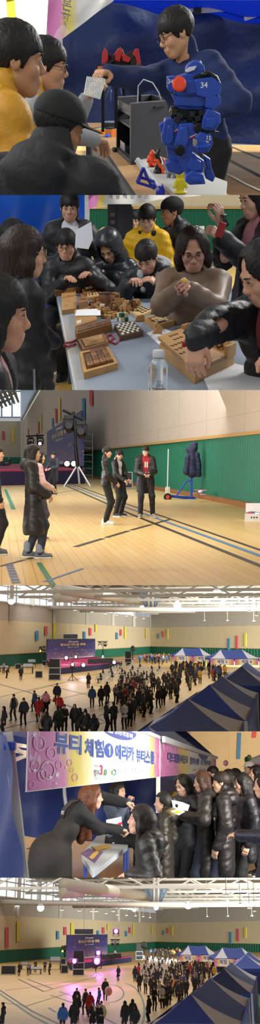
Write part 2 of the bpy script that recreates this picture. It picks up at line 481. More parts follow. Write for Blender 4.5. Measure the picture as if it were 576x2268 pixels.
def frame_y(d, up):
    y = Vector(d).normalized(); z = Vector(up) - y * Vector(up).dot(y)
    z = z.normalized() if z.length > 1e-4 else y.orthogonal().normalized()
    return Matrix((y.cross(z), y, z)).transposed()
def ik(a, t, l1, l2, hint):
    d = t - a; L = d.length; m = (l1 + l2) * .995
    if L > m: t = a + d * (m / L); L = m; d = t - a
    L = max(L, abs(l1 - l2) + .03); u = d.normalized(); x = (l1 * l1 - l2 * l2 + L * L) / (2 * L); y = math.sqrt(max(l1 * l1 - x * x, 0))
    h = hint - u * hint.dot(u); h = h.normalized() if h.length > 1e-4 else u.orthogonal()
    return a + u * x + h * y, t

SKIN, HAIRC = '#d3a384', '#15110f'
def person(label, yaw=180, S=1.68, head=None, hpx=None, foot=None, base=None, lean=0, side=0, twist=0, hd=(0, 0, 0), pose='stand', knee=0,
           RH=None, LH=None, re=(.6, -.5, -.7), le=(-.6, -.5, -.7), rp='relax', lp='relax', rup=None, lup=None, rdir=None, ldir=None, hands=True,
           top='puffer', col='#17181c', thick=None, hem=-.12, quilt=.075, qa=.008, hood=None, hoodcol=None, opened=0, inner=None, rough=.5, bump=0, knit=False,
           sleeve=1.0, flare=0, leg='#15161a', cuff=None, shoe='#202024', sole='#d8d8d4', hair='short', hlen=.2, hcol=HAIRC, cap=None, glasses=None, gsq=False,
           skin=SKIN, vox=.013, hvox=.0045, feet=None, detail=True, group=None, headscale=1.0, name='person', collar=True, wide=1.0, fur=None, lip='#b5766a', zipper=None):
    s = S / 1.7; hk = (.45 + .55 * s) * .98 * headscale
    Rt = Matrix.Rotation(R(side), 4, 'Y') @ Matrix.Rotation(R(-lean), 4, 'X') @ Matrix.Rotation(R(twist), 4, 'Z')
    hipz = .92 * s if pose != 'sit' else .47 * s
    T = Matrix.Translation((0, 0, hipz)) @ Rt                         # torso frame, origin at the hips
    up = lambda x, y, z: T @ Vector((x * s, y * s, z * s))
    neck = up(0, -.01, .50); hc = up(0, .035, .627)
    Hr = Rt.to_3x3().to_4x4() @ Matrix.Rotation(R(-lean) * 0, 4, 'X')
    Hm = Matrix.Rotation(R(side * .5), 4, 'Y') @ Matrix.Rotation(R(-lean * .35), 4, 'X') @ Matrix.Rotation(R(twist + hd[0]), 4, 'Z') @ Matrix.Rotation(R(-hd[1]), 4, 'X') @ Matrix.Rotation(R(hd[2]), 4, 'Y')
    H = Matrix.Translation(hc) @ Hm @ Matrix.Scale(hk, 4)
    Yr = Matrix.Rotation(R(yaw), 4, 'Z')
    if head is not None:
        Yd = PN.depth(head[0], head[1], hpx, .25 * hk); p = PN.at(head[0], head[1], Yd); pos = p - (Yr @ (H @ Vector((0, .0, .006))))
    else:
        pos = base if base is not None else PN.on(foot[0], foot[1], foot[2]); p = pos + Yr @ hc; Yd = p.y
    root = Matrix.Translation(pos) @ Yr; RI = root.inverted()
    def tgt(t, sx):
        if t is None: return None
        if len(t) == 4: return up(*t[:3])                              # (x, y, z, 0): in the torso's own frame
        return RI @ PN.at(t[0], t[1], Yd + t[2])
    sh = {1: up(.158 * wide, -.01, .425), -1: up(-.158 * wide, -.01, .425)}
    el, wr = {}, {}
    for k, t, hint in ((1, tgt(RH, 1), re), (-1, tgt(LH, -1), le)):
        if t is None: t = up(k * .26 * wide, .06, -.07)
        el[k], wr[k] = ik(sh[k], t, .285 * s, .255 * s, Rt.to_3x3() @ Vector(hint))
    hip = {k: up(k * .09, 0, -.02) for k in (1, -1)}; kn, an = {}, {}
    for k in (1, -1):
        if pose == 'sit': an[k] = Vector((k * .13 * s, .40 * s, .08 * s)); kn[k] = Vector((k * .13 * s, .42 * s, .49 * s))
        else:
            a = Vector((k * .1 * s, 0, .085 * s))
            if feet: a = Vector((feet[0 if k > 0 else 1][0] * s, feet[0 if k > 0 else 1][1] * s, .085 * s))
            kn[k], an[k] = ik(hip[k], a, .43 * s, .42 * s, Vector((k * .1, 1, 0)))
    th = thick if thick is not None else {'puffer': .028, 'coat': .022, 'knit': .014, 'hoodie': .022, 'vest': .03}.get(top, .02)
    fr = (T @ Matrix.Scale(s, 4), .66)
    def torso(b, t, hm, q=None, fl=0):
        b.cone((-.075 * wide, 0, .36), (.075 * wide, 0, .36), .094 + t, k=.07, fr=fr, q=q)
        b.cone((-.05, .0, .16), (.05, 0, .16), .105 + t * 1.2, k=.08, fr=fr, q=q)
        b.cone((-.115 * wide, -.01, .43), (.115 * wide, -.01, .43), .052 + t * .9, k=.07, fr=fr, q=q)
        b.cone((-.055, 0, .0), (.055, 0, .0), .115 + t * 1.2, k=.08, fr=fr, q=q)
        b.cone((0, -.03, .47), (0, -.0, .52), .06 + t * .6, .05 + t * .6, .05, fr)
    def arms(b, t, q=None):
        for k in (1, -1):
            b.cone(sh[k], el[k], (.052 + t) * s, (.042 + t) * s, .05 * s, q=q)
            e = el[k] + (wr[k] - el[k]) * sleeve
            b.cone(el[k], e, (.042 + t) * s, (.032 + t * .8) * s, .03 * s, q=q)
    P = thing(name, label, 'person', root, group)
    ms = [mat(skin, .5, noise=.06, nscale=9, name='skin'), mat('#d8d2ca', .3, name='eye_white'), mat('#150d0a', .2, name='iris'), mat('#16110f', .7, name='brow'), mat(lip, .45, name='lip')]
    # body: one surface under the clothes, with head and hands
    b = Blob(); torso(b, -.012, 0); arms(b, -.012)
    for k in (1, -1):
        b.cone(hip[k], kn[k], .075 * s, .052 * s, .05); b.cone(kn[k], an[k], .052 * s, .036 * s, .03)
    b.cone(neck - Vector((0, 0, .04)), H @ Vector((0, -.03, -.09)), .048 * s, .05 * hk, .02)
    body = MB().add(*b.mesh(max(vox * 1.3, .017)), 0)
    hm_ = head_mb(hvox, simple=not detail); body.v, off = body.v + [tuple(H @ Vector(v)) for v in hm_.v], len(body.v)
    body.f += [tuple(i + off for i in f) for f in hm_.f]; body.mi += hm_.mi
    if hands:
        for k, ps, upv, dv in ((1, rp, rup, rdir), (-1, lp, lup, ldir)):
            d = RI.to_3x3() @ Vector(dv) if dv else wr[k] - el[k]; u = (RI.to_3x3() @ Vector(upv) if dv else Vector(upv)) if upv else Vector((k * .8, .1, .35)) if abs(d.normalized().z) > .6 else Vector((k * .3, 0, 1))
            Fm = Matrix.Translation(wr[k]) @ (frame_y(d, u)).to_4x4() @ Matrix.Scale(s * .97, 4)
            v, f = hand_mb(ps, k > 0, .004 if detail else .011); body.add([Fm @ Vector(x) for x in v], f, 0)
    part('body', body, ms, P, True)
    q = (quilt, qa, 1, 0.0) if top in ('puffer', 'vest') and quilt else None; qs = (quilt, qa, 0, 0.02) if top == 'puffer' and quilt else None
    # upper garment
    b = Blob(); torso(b, th, hem, q)
    if top != 'vest': arms(b, th, qs)
    if hem < -.02:
        if pose == 'sit': pass
        else:
            e = min(hem + .1, -.05)
            b.cone((-.06 - flare * .4, 0, e), (.06 + flare * .4, 0, e), .112 + th * 1.2 + flare, k=.09, fr=fr, q=q)
            if hem < -.3: b.cone((-.055 - flare * .2, 0, e / 2), (.055 + flare * .2, 0, e / 2), .112 + th * 1.2 + flare * .5, k=.09, fr=fr, q=q)
    if hood == 'down': b.ell((0, -.16, .45), (.135, .11, .085), .03, fr).ell((0, -.08, .52), (.115, .12, .05), .03, fr)
    if collar and hood != 'up': b.cone((0, -.035, .50), (0, -.01, .555), .075 + th * .3, .072 + th * .3, .02, fr)
    TI = T.inverted(); sI = 1 / s
    def post(f, X, Y, Z):
        x = (TI[0][0] * X + TI[0][1] * Y + TI[0][2] * Z + TI[0][3]) * sI; y = (TI[1][0] * X + TI[1][1] * Y + TI[1][2] * Z + TI[1][3]) * sI; z = (TI[2][0] * X + TI[2][1] * Y + TI[2][2] * Z + TI[2][3]) * sI
        if pose != 'sit': f = np.maximum(f, np.where(np.abs(x) < .24 + flare, (hem - z) * s, -1))
        f = f + .006 * np.sin(X * 31 + 5 * np.sin(Z * 13 + 1)) * np.sin(Z * 37 + Y * 23)
        nk = np.sqrt((x / .052) ** 2 + ((y - .02) / .05) ** 2); f = np.maximum(f, np.where(z > .49, (1 - nk) * .05, -1))
        if opened: f = np.maximum(f, np.where((y > .02) & (z < .52), (opened * np.clip(.35 + z * 1.6, .25, 1) - np.abs(x)) * s, -1))
        return f
    kind = 'knit' if knit else 'nylon' if top in ('puffer', 'vest') and detail else None
    m = mat(col, rough, bump=bump or (.5 if top in ('puffer', 'vest') else .25), bscale=(46 if knit else 20 if top in ('puffer', 'vest') else 160), kind=kind, noise=.08, nscale=30, name='fabric')
    nm = {'puffer': 'padded_jacket', 'coat': 'coat', 'knit': 'sweater', 'hoodie': 'hoodie', 'vest': 'padded_vest'}.get(top, 'jacket')
    J = part(nm, MB().add(*b.mesh(vox, post), 0), m, P, True)
    if inner or top == 'vest':
        b = Blob(); torso(b, th * .35, -.1); 
        if top == 'vest': arms(b, .012)
        part('shirt', MB().add(*b.mesh(vox), 0), mat(inner or '#777777', .8, bump=.2, bscale=120, name='shirt_cloth'), P, True)
    if hood == 'up':
        b = Blob(); b.ell((0, -.02, .03), (.115, .135, .135)).cone((0, -.03, -.05), (0, -.05, -.17), .105, .12, .05)
        def hp(f, X, Y, Z):
            f = f - .006 * np.sqrt(np.abs(np.sin(Z * 42))); k = np.sqrt((X / .07) ** 2 + ((Z + .02) / .105) ** 2)
            inn = np.sqrt((X / .088) ** 2 + ((Y - .02) / .11) ** 2 + ((Z - .02) / .115) ** 2) - 1
            return np.maximum(np.maximum(f, -inn * .09), np.where(Y > .02, (1 - k) * .08, -1))
        part('hood', MB().add(*b.mesh(.008, hp), 0).xf(H), mat(hoodcol or col, rough, bump=.3, bscale=40, noise=.08, name='fabric'), P, True)
    if hood == 'down' and hoodcol:
        b = Blob(); b.ell((0, -.15, .49), (.15, .12, .075), .03, fr).cone((-.075, .03, .46), (-.06, .11, .36), .035, .03, .04, fr).cone((.075, .03, .46), (.06, .11, .36), .035, .03, .04, fr)
        b.cone((-.08, -.06, .5), (-.075, .05, .46), .045, .04, .04, fr).cone((.08, -.06, .5), (.075, .05, .46), .045, .04, .04, fr)
        part('hood', MB().add(*b.mesh(vox * .8), 0), mat(hoodcol, .85, bump=.25, bscale=140, name='hood_cloth'), P, True)
    if fur:
        b = Blob()
        for i in range(9):
            a = R(-125 + 250 * i / 8); b.ell((.14 * math.sin(a), -.05 - .17 * math.cos(a), .50 - .03 * math.cos(a)), .042, .03, fr)
        part('fur_trim', MB().add(*b.mesh(.012, lambda f, X, Y, Z: f + .008 * np.sin(X * 210) * np.sin(Y * 190) * np.sin(Z * 230)), 0), mat(fur, .95, noise=.3, nscale=60, name='fur'), P, True)
    # trousers and shoes
    b = Blob()
    for k in (1, -1):
        b.cone(hip[k] + Vector((0, 0, .03)), kn[k], .094 * s, .070 * s, .05); b.cone(kn[k], an[k] + Vector((0, 0, .0)), .070 * s, .056 * s, .04)
    b.cone((-.05, 0, .03), (.05, 0, .03), .13, k=.06, fr=fr)
    part('trousers', MB().add(*b.mesh(max(vox, .014), lambda f, X, Y, Z: f + .004 * np.sin(Z * 50 + X * 40) * np.sin(X * 30 + Z * 17)), 0), mat(leg, .8, noise=.1, bump=.2, bscale=120, name='trouser_cloth'), P, True)
    for k in (1, -1):
        A = an[k]; dr = Matrix.Rotation(R(-k * 8), 4, 'Z')
        if pose == 'stand' and feet and len(feet[0]) > 2: dr = Matrix.Rotation(R(feet[0 if k > 0 else 1][2]), 4, 'Z')
        fm = Matrix.Translation((A.x, A.y, A.z - .085 * s)) @ dr @ Matrix.Scale(s, 4)
        b = Blob(); b.cone((0, -.045, .045), (0, .05, .045), .042, .040, .03).cone((0, .05, .04), (0, .15, .032), .042, .036, .03).cone((0, -.03, .05), (0, -.03, .10), .042, .042, .03).cone((0, .0, .08), (0, .09, .05), .03, .025, .03)
        sh_ = part('shoe', MB().add(*b.mesh(.012 if detail else .02, lambda f, X, Y, Z: np.maximum(f, .018 - Z)), 0).xf(fm), mat(shoe, .6, noise=.1, name='shoe_leather'), P, True)
        if detail:
            b = Blob(); b.cone((0, -.045, .012), (0, .145, .012), .046, .042, .02)
            part('sole', MB().add(*b.mesh(.011, lambda f, X, Y, Z: np.maximum(np.maximum(f, Z - .024), .001 - Z)), 0).xf(fm), mat(sole, .6, name='shoe_sole'), sh_, True)
    if cuff:
        for k in (1, -1):
            b = Blob(); b.cone(an[k] + Vector((0, 0, .035)), an[k] + Vector((0, 0, .10)), .064 * s, k=.01)
            part('trouser_cuff', MB().add(*b.mesh(.014), 0), mat(cuff, .8, name='cuff_cloth'), P, True)
    if hair and hood != 'up' or hood == 'up' and hair == 'fringe':
        hmat = mat(hcol, .55, noise=.35, nscale=70, name='hair', spec=.4)
        part('hair', MB().add(hair_mb(hair, .006 if detail else .014, hlen).v, hair_mb(hair, .006 if detail else .014, hlen).f).xf(H), hmat, P, True)
    if cap: part('cap', cap_mb(.006 if detail else .014).xf(H), mat(cap, .8, bump=.25, bscale=150, name='cap_cloth'), P, True)
    if glasses: part('glasses', glasses_mb(square=gsq).xf(H), mat(glasses, .3, .6, name='glasses_frame'), P, True)
    if zipper:
        mz = MB(); mz.tube([up(0, .125 + th * .75, z) for z in (hem + .1, .05, .2, .35, .44)], .004, 6); part('zipper', mz, mat(zipper, .35, .9, name='zip_metal'), P)
    INFO[P.name] = dict(root=root, H=H, wr=wr, el=el, sh=sh, Y=Yd, T=T, s=s)
    return P
INFO = {}
# ================================================================ room one: 3-D printing booth under a blue tent
PN = P1 = Set(0, 432, 110)
def tarp_mat(name, col, deep, trans=0.0, scale=3.0, rough=.45):
    t = NT(name); tc = t.n('TexCoord').outputs['Object']
    n = t.n('TexNoise', iVector=tc, iScale=scale, iDetail=3, iRoughness=.5).outputs[0]
    w = t.n('TexNoise', iVector=tc, iScale=scale * 3, iDetail=2).outputs[0]
    t.link(t.mix(n, deep, col), 'Base Color'); t.b.inputs['Roughness'].default_value = rough
    t.bump(t.math('ADD', n, t.math('MULTIPLY', w, .3)), .55, .06)
    if trans:
        tr = t.n('BsdfTranslucent'); tr.inputs[0].default_value = lin(col); mx = t.n('MixShader', i0=trans)
        t.t.links.new(t.b.outputs[0], mx.inputs[1]); t.t.links.new(tr.outputs[0], mx.inputs[2])
        t.t.links.new(mx.outputs[0], t.t.nodes['Material Output'].inputs[0])
    return t.m
def plaster_mat(name='wall_panels', col='#b9aa92', deep='#a89a82', size=(1.2, .6), speck=.25, joint='#8f826e'):
    t = NT(name); tc = t.n('TexCoord').outputs['Object']
    sp = t.n('TexNoise', iVector=tc, iScale=22, iDetail=6, iRoughness=.8).outputs[0]
    big = t.n('TexNoise', iVector=tc, iScale=.35, iDetail=3).outputs[0]
    c = t.mix(big, deep, col); c = t.mix(t.math('MULTIPLY', t.math('SUBTRACT', sp, .45), speck * 2), c, '#4d4436')
    x = t.n('SeparateXYZ', i0=tc)
    g = None
    for o, p in ((0, size[0]), (2, size[1])):
        fr = t.math('FRACT', t.math('DIVIDE', x.outputs[o], p)); l = t.math('LESS_THAN', fr, .012); g = l if g is None else t.math('MAXIMUM', g, l)
    t.link(t.mix(t.math('MULTIPLY', g, .5), c, joint), 'Base Color'); t.b.inputs['Roughness'].default_value = .9
    t.bump(sp, .4, .01); return t.m
def wood_floor(name, a, b, plank=.09, length=1.8, rough=.35, along='Y', gap=.03, gapcol='#6b4a1e', worn=0.0):
    t = NT(name); tc = t.n('TexCoord').outputs['Object']; s = t.n('SeparateXYZ', i0=tc)
    U, V = (s.outputs[0], s.outputs[1]) if along == 'Y' else (s.outputs[1], s.outputs[0])
    row = t.math('FLOOR', t.math('DIVIDE', U, plank)); off = t.n('TexWhiteNoise', noise_dimensions='1D'); t.t.links.new(row, off.inputs['W'])
    vv = t.math('ADD', t.math('DIVIDE', V, length), off.outputs[0]); col = t.math('FLOOR', vv)
    cm = t.n('CombineXYZ', i0=row, i1=col); wn = t.n('TexWhiteNoise', noise_dimensions='2D'); t.t.links.new(cm.outputs[0], wn.inputs['Vector'])
    mp = t.n('Mapping', iVector=tc); mp.inputs['Scale'].default_value = (14, .8, 1) if along == 'Y' else (.8, 14, 1)
    gr = t.n('TexNoise', iVector=mp.outputs[0], iScale=2.2, iDetail=4).outputs[0]
    f = t.math('ADD', t.math('MULTIPLY', wn.outputs[0], .6), t.math('MULTIPLY', gr, .4)); c = t.mix(f, a, b)
    e = t.math('MAXIMUM', t.math('LESS_THAN', t.math('FRACT', t.math('DIVIDE', U, plank)), gap), t.math('LESS_THAN', t.math('FRACT', vv), gap * plank / length))
    if worn:
        wz = t.n('TexNoise', iVector=tc, iScale=.5, iDetail=5).outputs[0]; c = t.mix(t.math('MULTIPLY', t.math('GREATER_THAN', wz, .62), worn), c, '#8d6a35')
    t.link(t.mix(t.math('MULTIPLY', e, .75), c, gapcol), 'Base Color'); t.b.inputs['Roughness'].default_value = rough; t.b.inputs['Specular IOR Level'].default_value = .35
    return t.m
def bokeh_mat(name, axis_w, white_from, white_to, right=True, seed=0.0):
    """banner print: pink and yellow ends with rings and sparkles, white middle; object X runs along the banner (0..axis_w)"""
    t = NT(name); tc = t.n('TexCoord').outputs['Object']; s = t.n('SeparateXYZ', i0=tc); x = t.math('DIVIDE', s.outputs[0], axis_w)
    n = t.n('TexNoise', iVector=tc, iScale=2.2, iDetail=3).outputs[0]; xx = t.math('ADD', x, t.math('MULTIPLY', t.math('SUBTRACT', n, .5), .12))
    r = t.n('ValToRGB', i0=xx); cr = r.color_ramp
    st = [(0, '#d873b6'), (white_from * .45, '#e08fc4'), (white_from * .62, '#efd24a'), (white_from * .82, '#f3e585'), (white_from * 1.05, '#f7f6f4')]
    if right: st += [(white_to - .02, '#f7f6f4'), (white_to + (1 - white_to) * .3, '#f0df5e'), (white_to + (1 - white_to) * .6, '#e58fbd'), (1, '#d873b6')]
    while len(cr.elements) < len(st): cr.elements.new(.5)
    for e, (p, c) in zip(cr.elements, st): e.position = p; e.color = lin(c)
    c = r.outputs[0]
    edge = t.math('MINIMUM', t.math('GREATER_THAN', t.math('ABSOLUTE', t.math('SUBTRACT', x, (white_from + white_to) / 2 if right else .99)), ((white_to - white_from) / 2 if right else .99 - white_from * 1.0)), 1.0)
    for sc, th in ((3.2, .30), (5.5, .22)):
        v = t.n('TexVoronoi', iVector=tc, iScale=sc, iRandomness=.9); d = v.outputs['Distance']
        ring = t.math('LESS_THAN', t.math('ABSOLUTE', t.math('SUBTRACT', d, th)), .055)
        c = t.mix(t.math('MULTIPLY', t.math('MULTIPLY', ring, edge), .45), c, '#fbe3f0')
    t.link(c, 'Base Color'); t.b.inputs['Roughness'].default_value = .55; return t.m
BLUE_TARP = tarp_mat('blue_tarpaulin', '#2a4079', '#1c2c5c', 0)
M_WHITE_METAL = mat('#c9cbd0', .45, .2, name='white_metal')
M_BLACK = mat('#141416', .5, name='black_plastic')
area((-1.6, 2.2, 1.3), (.3, 5.4, -.5), 1.6, 34, (1, .93, .82))
area((4.5, 10.5, 4.2), (0, 13, 0), 2.5, 150, (.8, .88, 1))
area((-3.2, 5.2, 2.0), (.2, 5.5, -.3), 1.6, 120, (.95, .97, 1))
# ---- the gym beyond the open side, the floor
YW = 16.0
m = MB(); a = PN.at(-60, -40, YW); b = PN.at(420, -40, YW); m.quad(PN.at(-60, 432, YW), PN.at(180, 432, YW), PN.at(180, 60, YW), PN.at(420, 60, YW), b, a); struct('wall_gym', m, plaster_mat('gym_wall_cream', '#ccb481', '#bfa774', (1.4, .35), .12, '#b8a478'))
m = MB(); o = PN.at(20, -30, YW - .05); m.quad(PN.at(18, 56, YW - .05), PN.at(37, 56, YW - .05), PN.at(31, -8, YW - .05), PN.at(13, -8, YW - .05)).prism(m.v[:4], (0, .02, 0))
single('paper_strip', 'long yellow paper strip hung on the cream wall behind the two boys', 'paper strip', m, mat('#e2c414', .8, name='yellow_paper'), Matrix())
FZ1 = -1.40
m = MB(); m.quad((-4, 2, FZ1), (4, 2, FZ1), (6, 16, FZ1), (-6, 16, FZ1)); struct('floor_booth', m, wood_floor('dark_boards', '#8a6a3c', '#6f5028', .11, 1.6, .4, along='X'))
m = MB()
for (ax, ay, bx, by, w) in ((500, 350, 580, 392, .035), (510, 324, 580, 352, .03)):
    p, q = PN.on(ax, ay, FZ1 + .003), PN.on(bx, by, FZ1 + .003); d = (q - p).cross(Vector((0, 0, 1))).normalized() * w; m.quad(p - d, q - d, q + d, p + d)
single('trim_floor_lines', None, None, m, mat('#121212', .6, name='line_tape'), Matrix(), kind='structure')
cp = [PN.on(x, y, FZ1 + .012) for x, y in ((500, 384), (520, 394), (545, 408), (580, 424))]
single('cable', 'thin white cable lying on the dark floor boards behind the man', 'cable', MB().tube(cp, .010, 6), mat('#c8c8c4', .5, name='cable_white'), Matrix(), smooth=True)
# ---- blue tent: tarpaulin wall, roof sheet, frame
YT = 13.0
tp = PN.at(350, 432, YT); TB = thing('canopy_tent', 'blue tarpaulin booth tent with white folding frame behind the young man', 'tent', (0, YT, FZ1))
def tarp(u, v):
    x = 128 + (640 - 128) * u; top = -28 + 44 * min(1, u * 1.6) + 4 * math.sin(u * 9); y = top + (322 - top) * v
    if v > .98 and u > .6: y = 320
    p = PN.at(x, y, YT); p.y += .09 * math.sin(u * 17 + 2 * v) + .07 * math.sin(v * 11 + u * 5); return p
part('back_tarpaulin', MB().grid(tarp, 40, 24), BLUE_TARP, TB, True, pan=True)
def roof(u, v):
    x = 236 + (640 - 236) * u; y0 = 6 + 40 * min(1, u * 1.55) + 4 * math.sin(u * 8); y = y0 + (-60 - y0) * v
    return PN.at(x, y, YT - .1 - 3.2 * v) + Vector((0, 0, .03 * math.sin(u * 14)))
part('roof_sheet', MB().grid(roof, 30, 8), tarp_mat('blue_roof', '#1238d8', '#0c2cc0', .6, 2), TB, True, pan=True)
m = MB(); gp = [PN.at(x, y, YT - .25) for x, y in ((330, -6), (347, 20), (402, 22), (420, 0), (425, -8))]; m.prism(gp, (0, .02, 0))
part('window_panel', m, mat('#e8e6da', .7, name='glowing_vinyl', emit=.55), TB, pan=True)  # opaque sheet; its glow stands in for the bright gym beyond the gap
Yb = YT - .5
for a, b in (((437, 25), (346, -3)), ((437, 25), (505, -4)), ((437, 25), (545, 17)), ((545, 17), (600, 5)), ((430, -4), (545, 17)), ((545, 17), (600, 34)), ((541, 42), (600, 22)), ((437, 25), (455, -6)), ((376, -2), (392, 8))):
    part('frame_bar', MB().bar(PN.at(*a, Yb), PN.at(*b, Yb - .05), .04, .05), M_WHITE_METAL, TB, bevel=.004, pan=True)
for x, y in ((437, 25), (545, 17)): part('frame_joint', MB().box(PN.at(x, y, Yb - .03), (.09, .09, .08)), M_BLACK, TB, bevel=.006, pan=True)
part('pole', MB().bar(PN.at(134, 60, YT - .3), PN.at(137, 345, YT - .3), .05, .05), M_WHITE_METAL, TB, bevel=.005, pan=True)
# ---- hanging banner with pink and yellow border
BN = thing('banner', 'white event banner with pink and yellow border hanging over the two boys', 'banner', PN.at(100, 0, 5.0))
def bann(u, v):
    top = Vector((108 + 170 * u, -30, 0)); bot = Vector((100 + 150 * u, 88 + 20 * math.sin(min(u * 4, 1) * 1.57) * (1 - u) - 95 * max(0, u - .12) ** .9, 0))
    p = top.lerp(bot, v); q = PN.at(p.x, p.y, 5.0 + .35 * u); q.y += .03 * math.sin(u * 11 + v * 2); return q
bm_ = bokeh_mat('banner_print', .40, .36, .95, False)
part('sheet', MB().grid(bann, 24, 12), bm_, BN, True, pan=True)
m = MB()
for k, (ch, px, py, sz) in enumerate((('론', 148, 12, .055), ('드', 147, 25, .055), ('회', 145, 38, .04), ('일', 143, 50, .02), ('시', 144, 57, .02))):
    m.text(ch, PN.at(px, py, 4.93), (1, .1, -.25), (.15, 0, 1), sz, bold=.01)
part('writing', m, mat('#7d7f86', .7, name='grey_ink'), BN, pan=True)
# ---- table
TZ = -.656
A, B = PN.on(192, 272, TZ), PN.on(308, 442, TZ); dl = (B - A); RX = Vector((.47, .05, 0))
TABLE = thing('table', 'light wooden workbench with perforated metal side under the blue robot', 'table', (A + B) / 2 + Vector((.5, 0, FZ1 - TZ)))
m = MB(); m.prism([A, B, B + RX, A + RX], (0, 0, -.035)); part('table_top', m, mat('#b98d5c', .45, noise=.12, nscale=3, name='beech_top'), TABLE, bevel=.004, pan=True)
m = MB(); m.bar(A + Vector((-.012, 0, -.02)), B + Vector((-.012, 0, -.02)), .02, .05); part('edge_rail', m, mat('#3a3f46', .4, .6, name='dark_rail'), TABLE, pan=True)
t = NT('perforated_steel'); tc = t.n('TexCoord').outputs['Object']; s_ = t.n('SeparateXYZ', i0=tc)
hx = t.math('SUBTRACT', t.math('FRACT', t.math('MULTIPLY', s_.outputs[1], 11)), .5); hz = t.math('SUBTRACT', t.math('FRACT', t.math('MULTIPLY', s_.outputs[2], 22)), .5)
hole = t.math('LESS_THAN', t.math('ADD', t.math('MULTIPLY', hx, hx), t.math('MULTIPLY', hz, hz)), .05); t.link(t.mix(hole, '#6d737b', '#23262b'), 'Base Color'); t.b.inputs['Metallic'].default_value = .4
m = MB(); o_ = Vector((.03, 0, -.05)); m.prism([A + o_, B + o_, B + o_ + Vector((0, 0, -.6)), A + o_ + Vector((0, 0, -.6))], (.015, 0, 0)); part('side_panel', m, t.m, TABLE, pan=True)
for p in (A, B, A + RX, B + RX):
    q = p + (TABLE.matrix_world.translation * 0); c = (A + B) / 2 + RX / 2; q = p + (c - p).normalized() * .1; part('leg', MB().bar(q + Vector((0, 0, -.036)), Vector((q.x, q.y, FZ1)), .05), mat('#3a3f46', .4, .6, name='dark_rail'), TABLE, pan=True)
# ---- closed 3-D printer
N, L_, Rr = PN.on(290, 366, TZ), PN.on(257, 335, TZ), PN.on(377, 352, TZ); H = .362; up = Vector((0, 0, H)); Bk = L_ + (Rr - N)
PR = thing('3d_printer', 'dark grey box 3D printer with open black front on the wooden table', 'printer', N.lerp(Bk, .5))
mg = mat('#34363c', .45, noise=.05, name='printer_shell'); u, w = (L_ - N), (Rr - N); t_ = .022
m = MB(); m.prism([N, Rr, Rr + up, N + up], u * .07)
part('side_panel', m, mg, PR, bevel=.004, pan=True)
m = MB(); m.prism([L_, Bk, Bk + up, L_ + up], -u * .07); part('side_panel', m, mg, PR, bevel=.004, pan=True)
m = MB(); m.prism([Rr + u * .07, Bk - u * .07, Bk + up - u * .07, Rr + up + u * .07], -w * .06); part('back_panel', m, mg, PR, pan=True)
m = MB()
for z0, z1 in ((0, .03), (H - .05, H - .02)): m.prism([N + u * .07 + Vector((0, 0, z0)), L_ - u * .07 + Vector((0, 0, z0)), L_ - u * .07 + Vector((0, 0, z1)), N + u * .07 + Vector((0, 0, z1))], w * .04)
part('front_frame', m, mg, PR, pan=True)
m = MB(); m.prism([N + u * .08 + w * .05, L_ - u * .08 + w * .05, Bk - u * .08 - w * .07, Rr + u * .08 - w * .07], (0, 0, .04)); part('base', m, mat('#1b1c1f', .5, name='printer_dark'), PR, pan=True)
m = MB(); z_ = Vector((0, 0, .20)); m.prism([N + u * .08 + w * .08 + z_, L_ - u * .08 + w * .08 + z_, L_ - u * .08 + w * .8 + z_, N + u * .08 + w * .8 + z_], (0, 0, .012)); part('build_plate', m, mat('#4a4c50', .4, .3, name='plate_grey'), PR, pan=True)
m = MB(); z_ = Vector((0, 0, .27)); m.prism([N + u * .08 + w * .1 + z_, L_ - u * .08 + w * .1 + z_, L_ - u * .08 + w * .3 + z_, N + u * .08 + w * .3 + z_], (0, 0, .02)); part('gantry', m, mat('#505358', .4, .3, name='gantry_grey'), PR, pan=True)
nrm = w.cross(Vector((0, 0, 1))).normalized(); nrm = nrm if nrm.y < 0 else -nrm
m = MB(); c = N + w * .68 + Vector((0, 0, H - .035)) + nrm * .002; m.bar(c - w * .13, c + w * .13, .02, .006); part('handle_slot', m, mat('#0a0a0b', .8, name='slot_black'), PR, pan=True)
nf = u.cross(Vector((0, 0, 1))).normalized(); nf = nf if nf.x < 0 else -nf
m = MB(); c = N + u * .3 + Vector((0, 0, .055)) + nf * .004; m.prism([c, c + u * .3, c + u * .3 + Vector((0, 0, .05)), c + Vector((0, 0, .05))], nf * .004); part('control_panel', m, mat('#1a2f52', .3, name='panel_glass', emit=.25), PR, pan=True)
TU = [PN.at(305, 228, 5.5), PN.at(306, 190, 5.5), PN.at(318, 176, 5.5), PN.at(338, 183, 5.5), PN.at(352, 205, 5.5), PN.at(357, 222, 5.5)]
sp_ = MB().tube([TU[0].lerp(TU[1], i / 4) for i in range(4)] + TU[1:], .0035, 6); part('feed_tube', sp_, mat('#c9ccd6', .3, name='tube_white'), PR, True, pan=True)
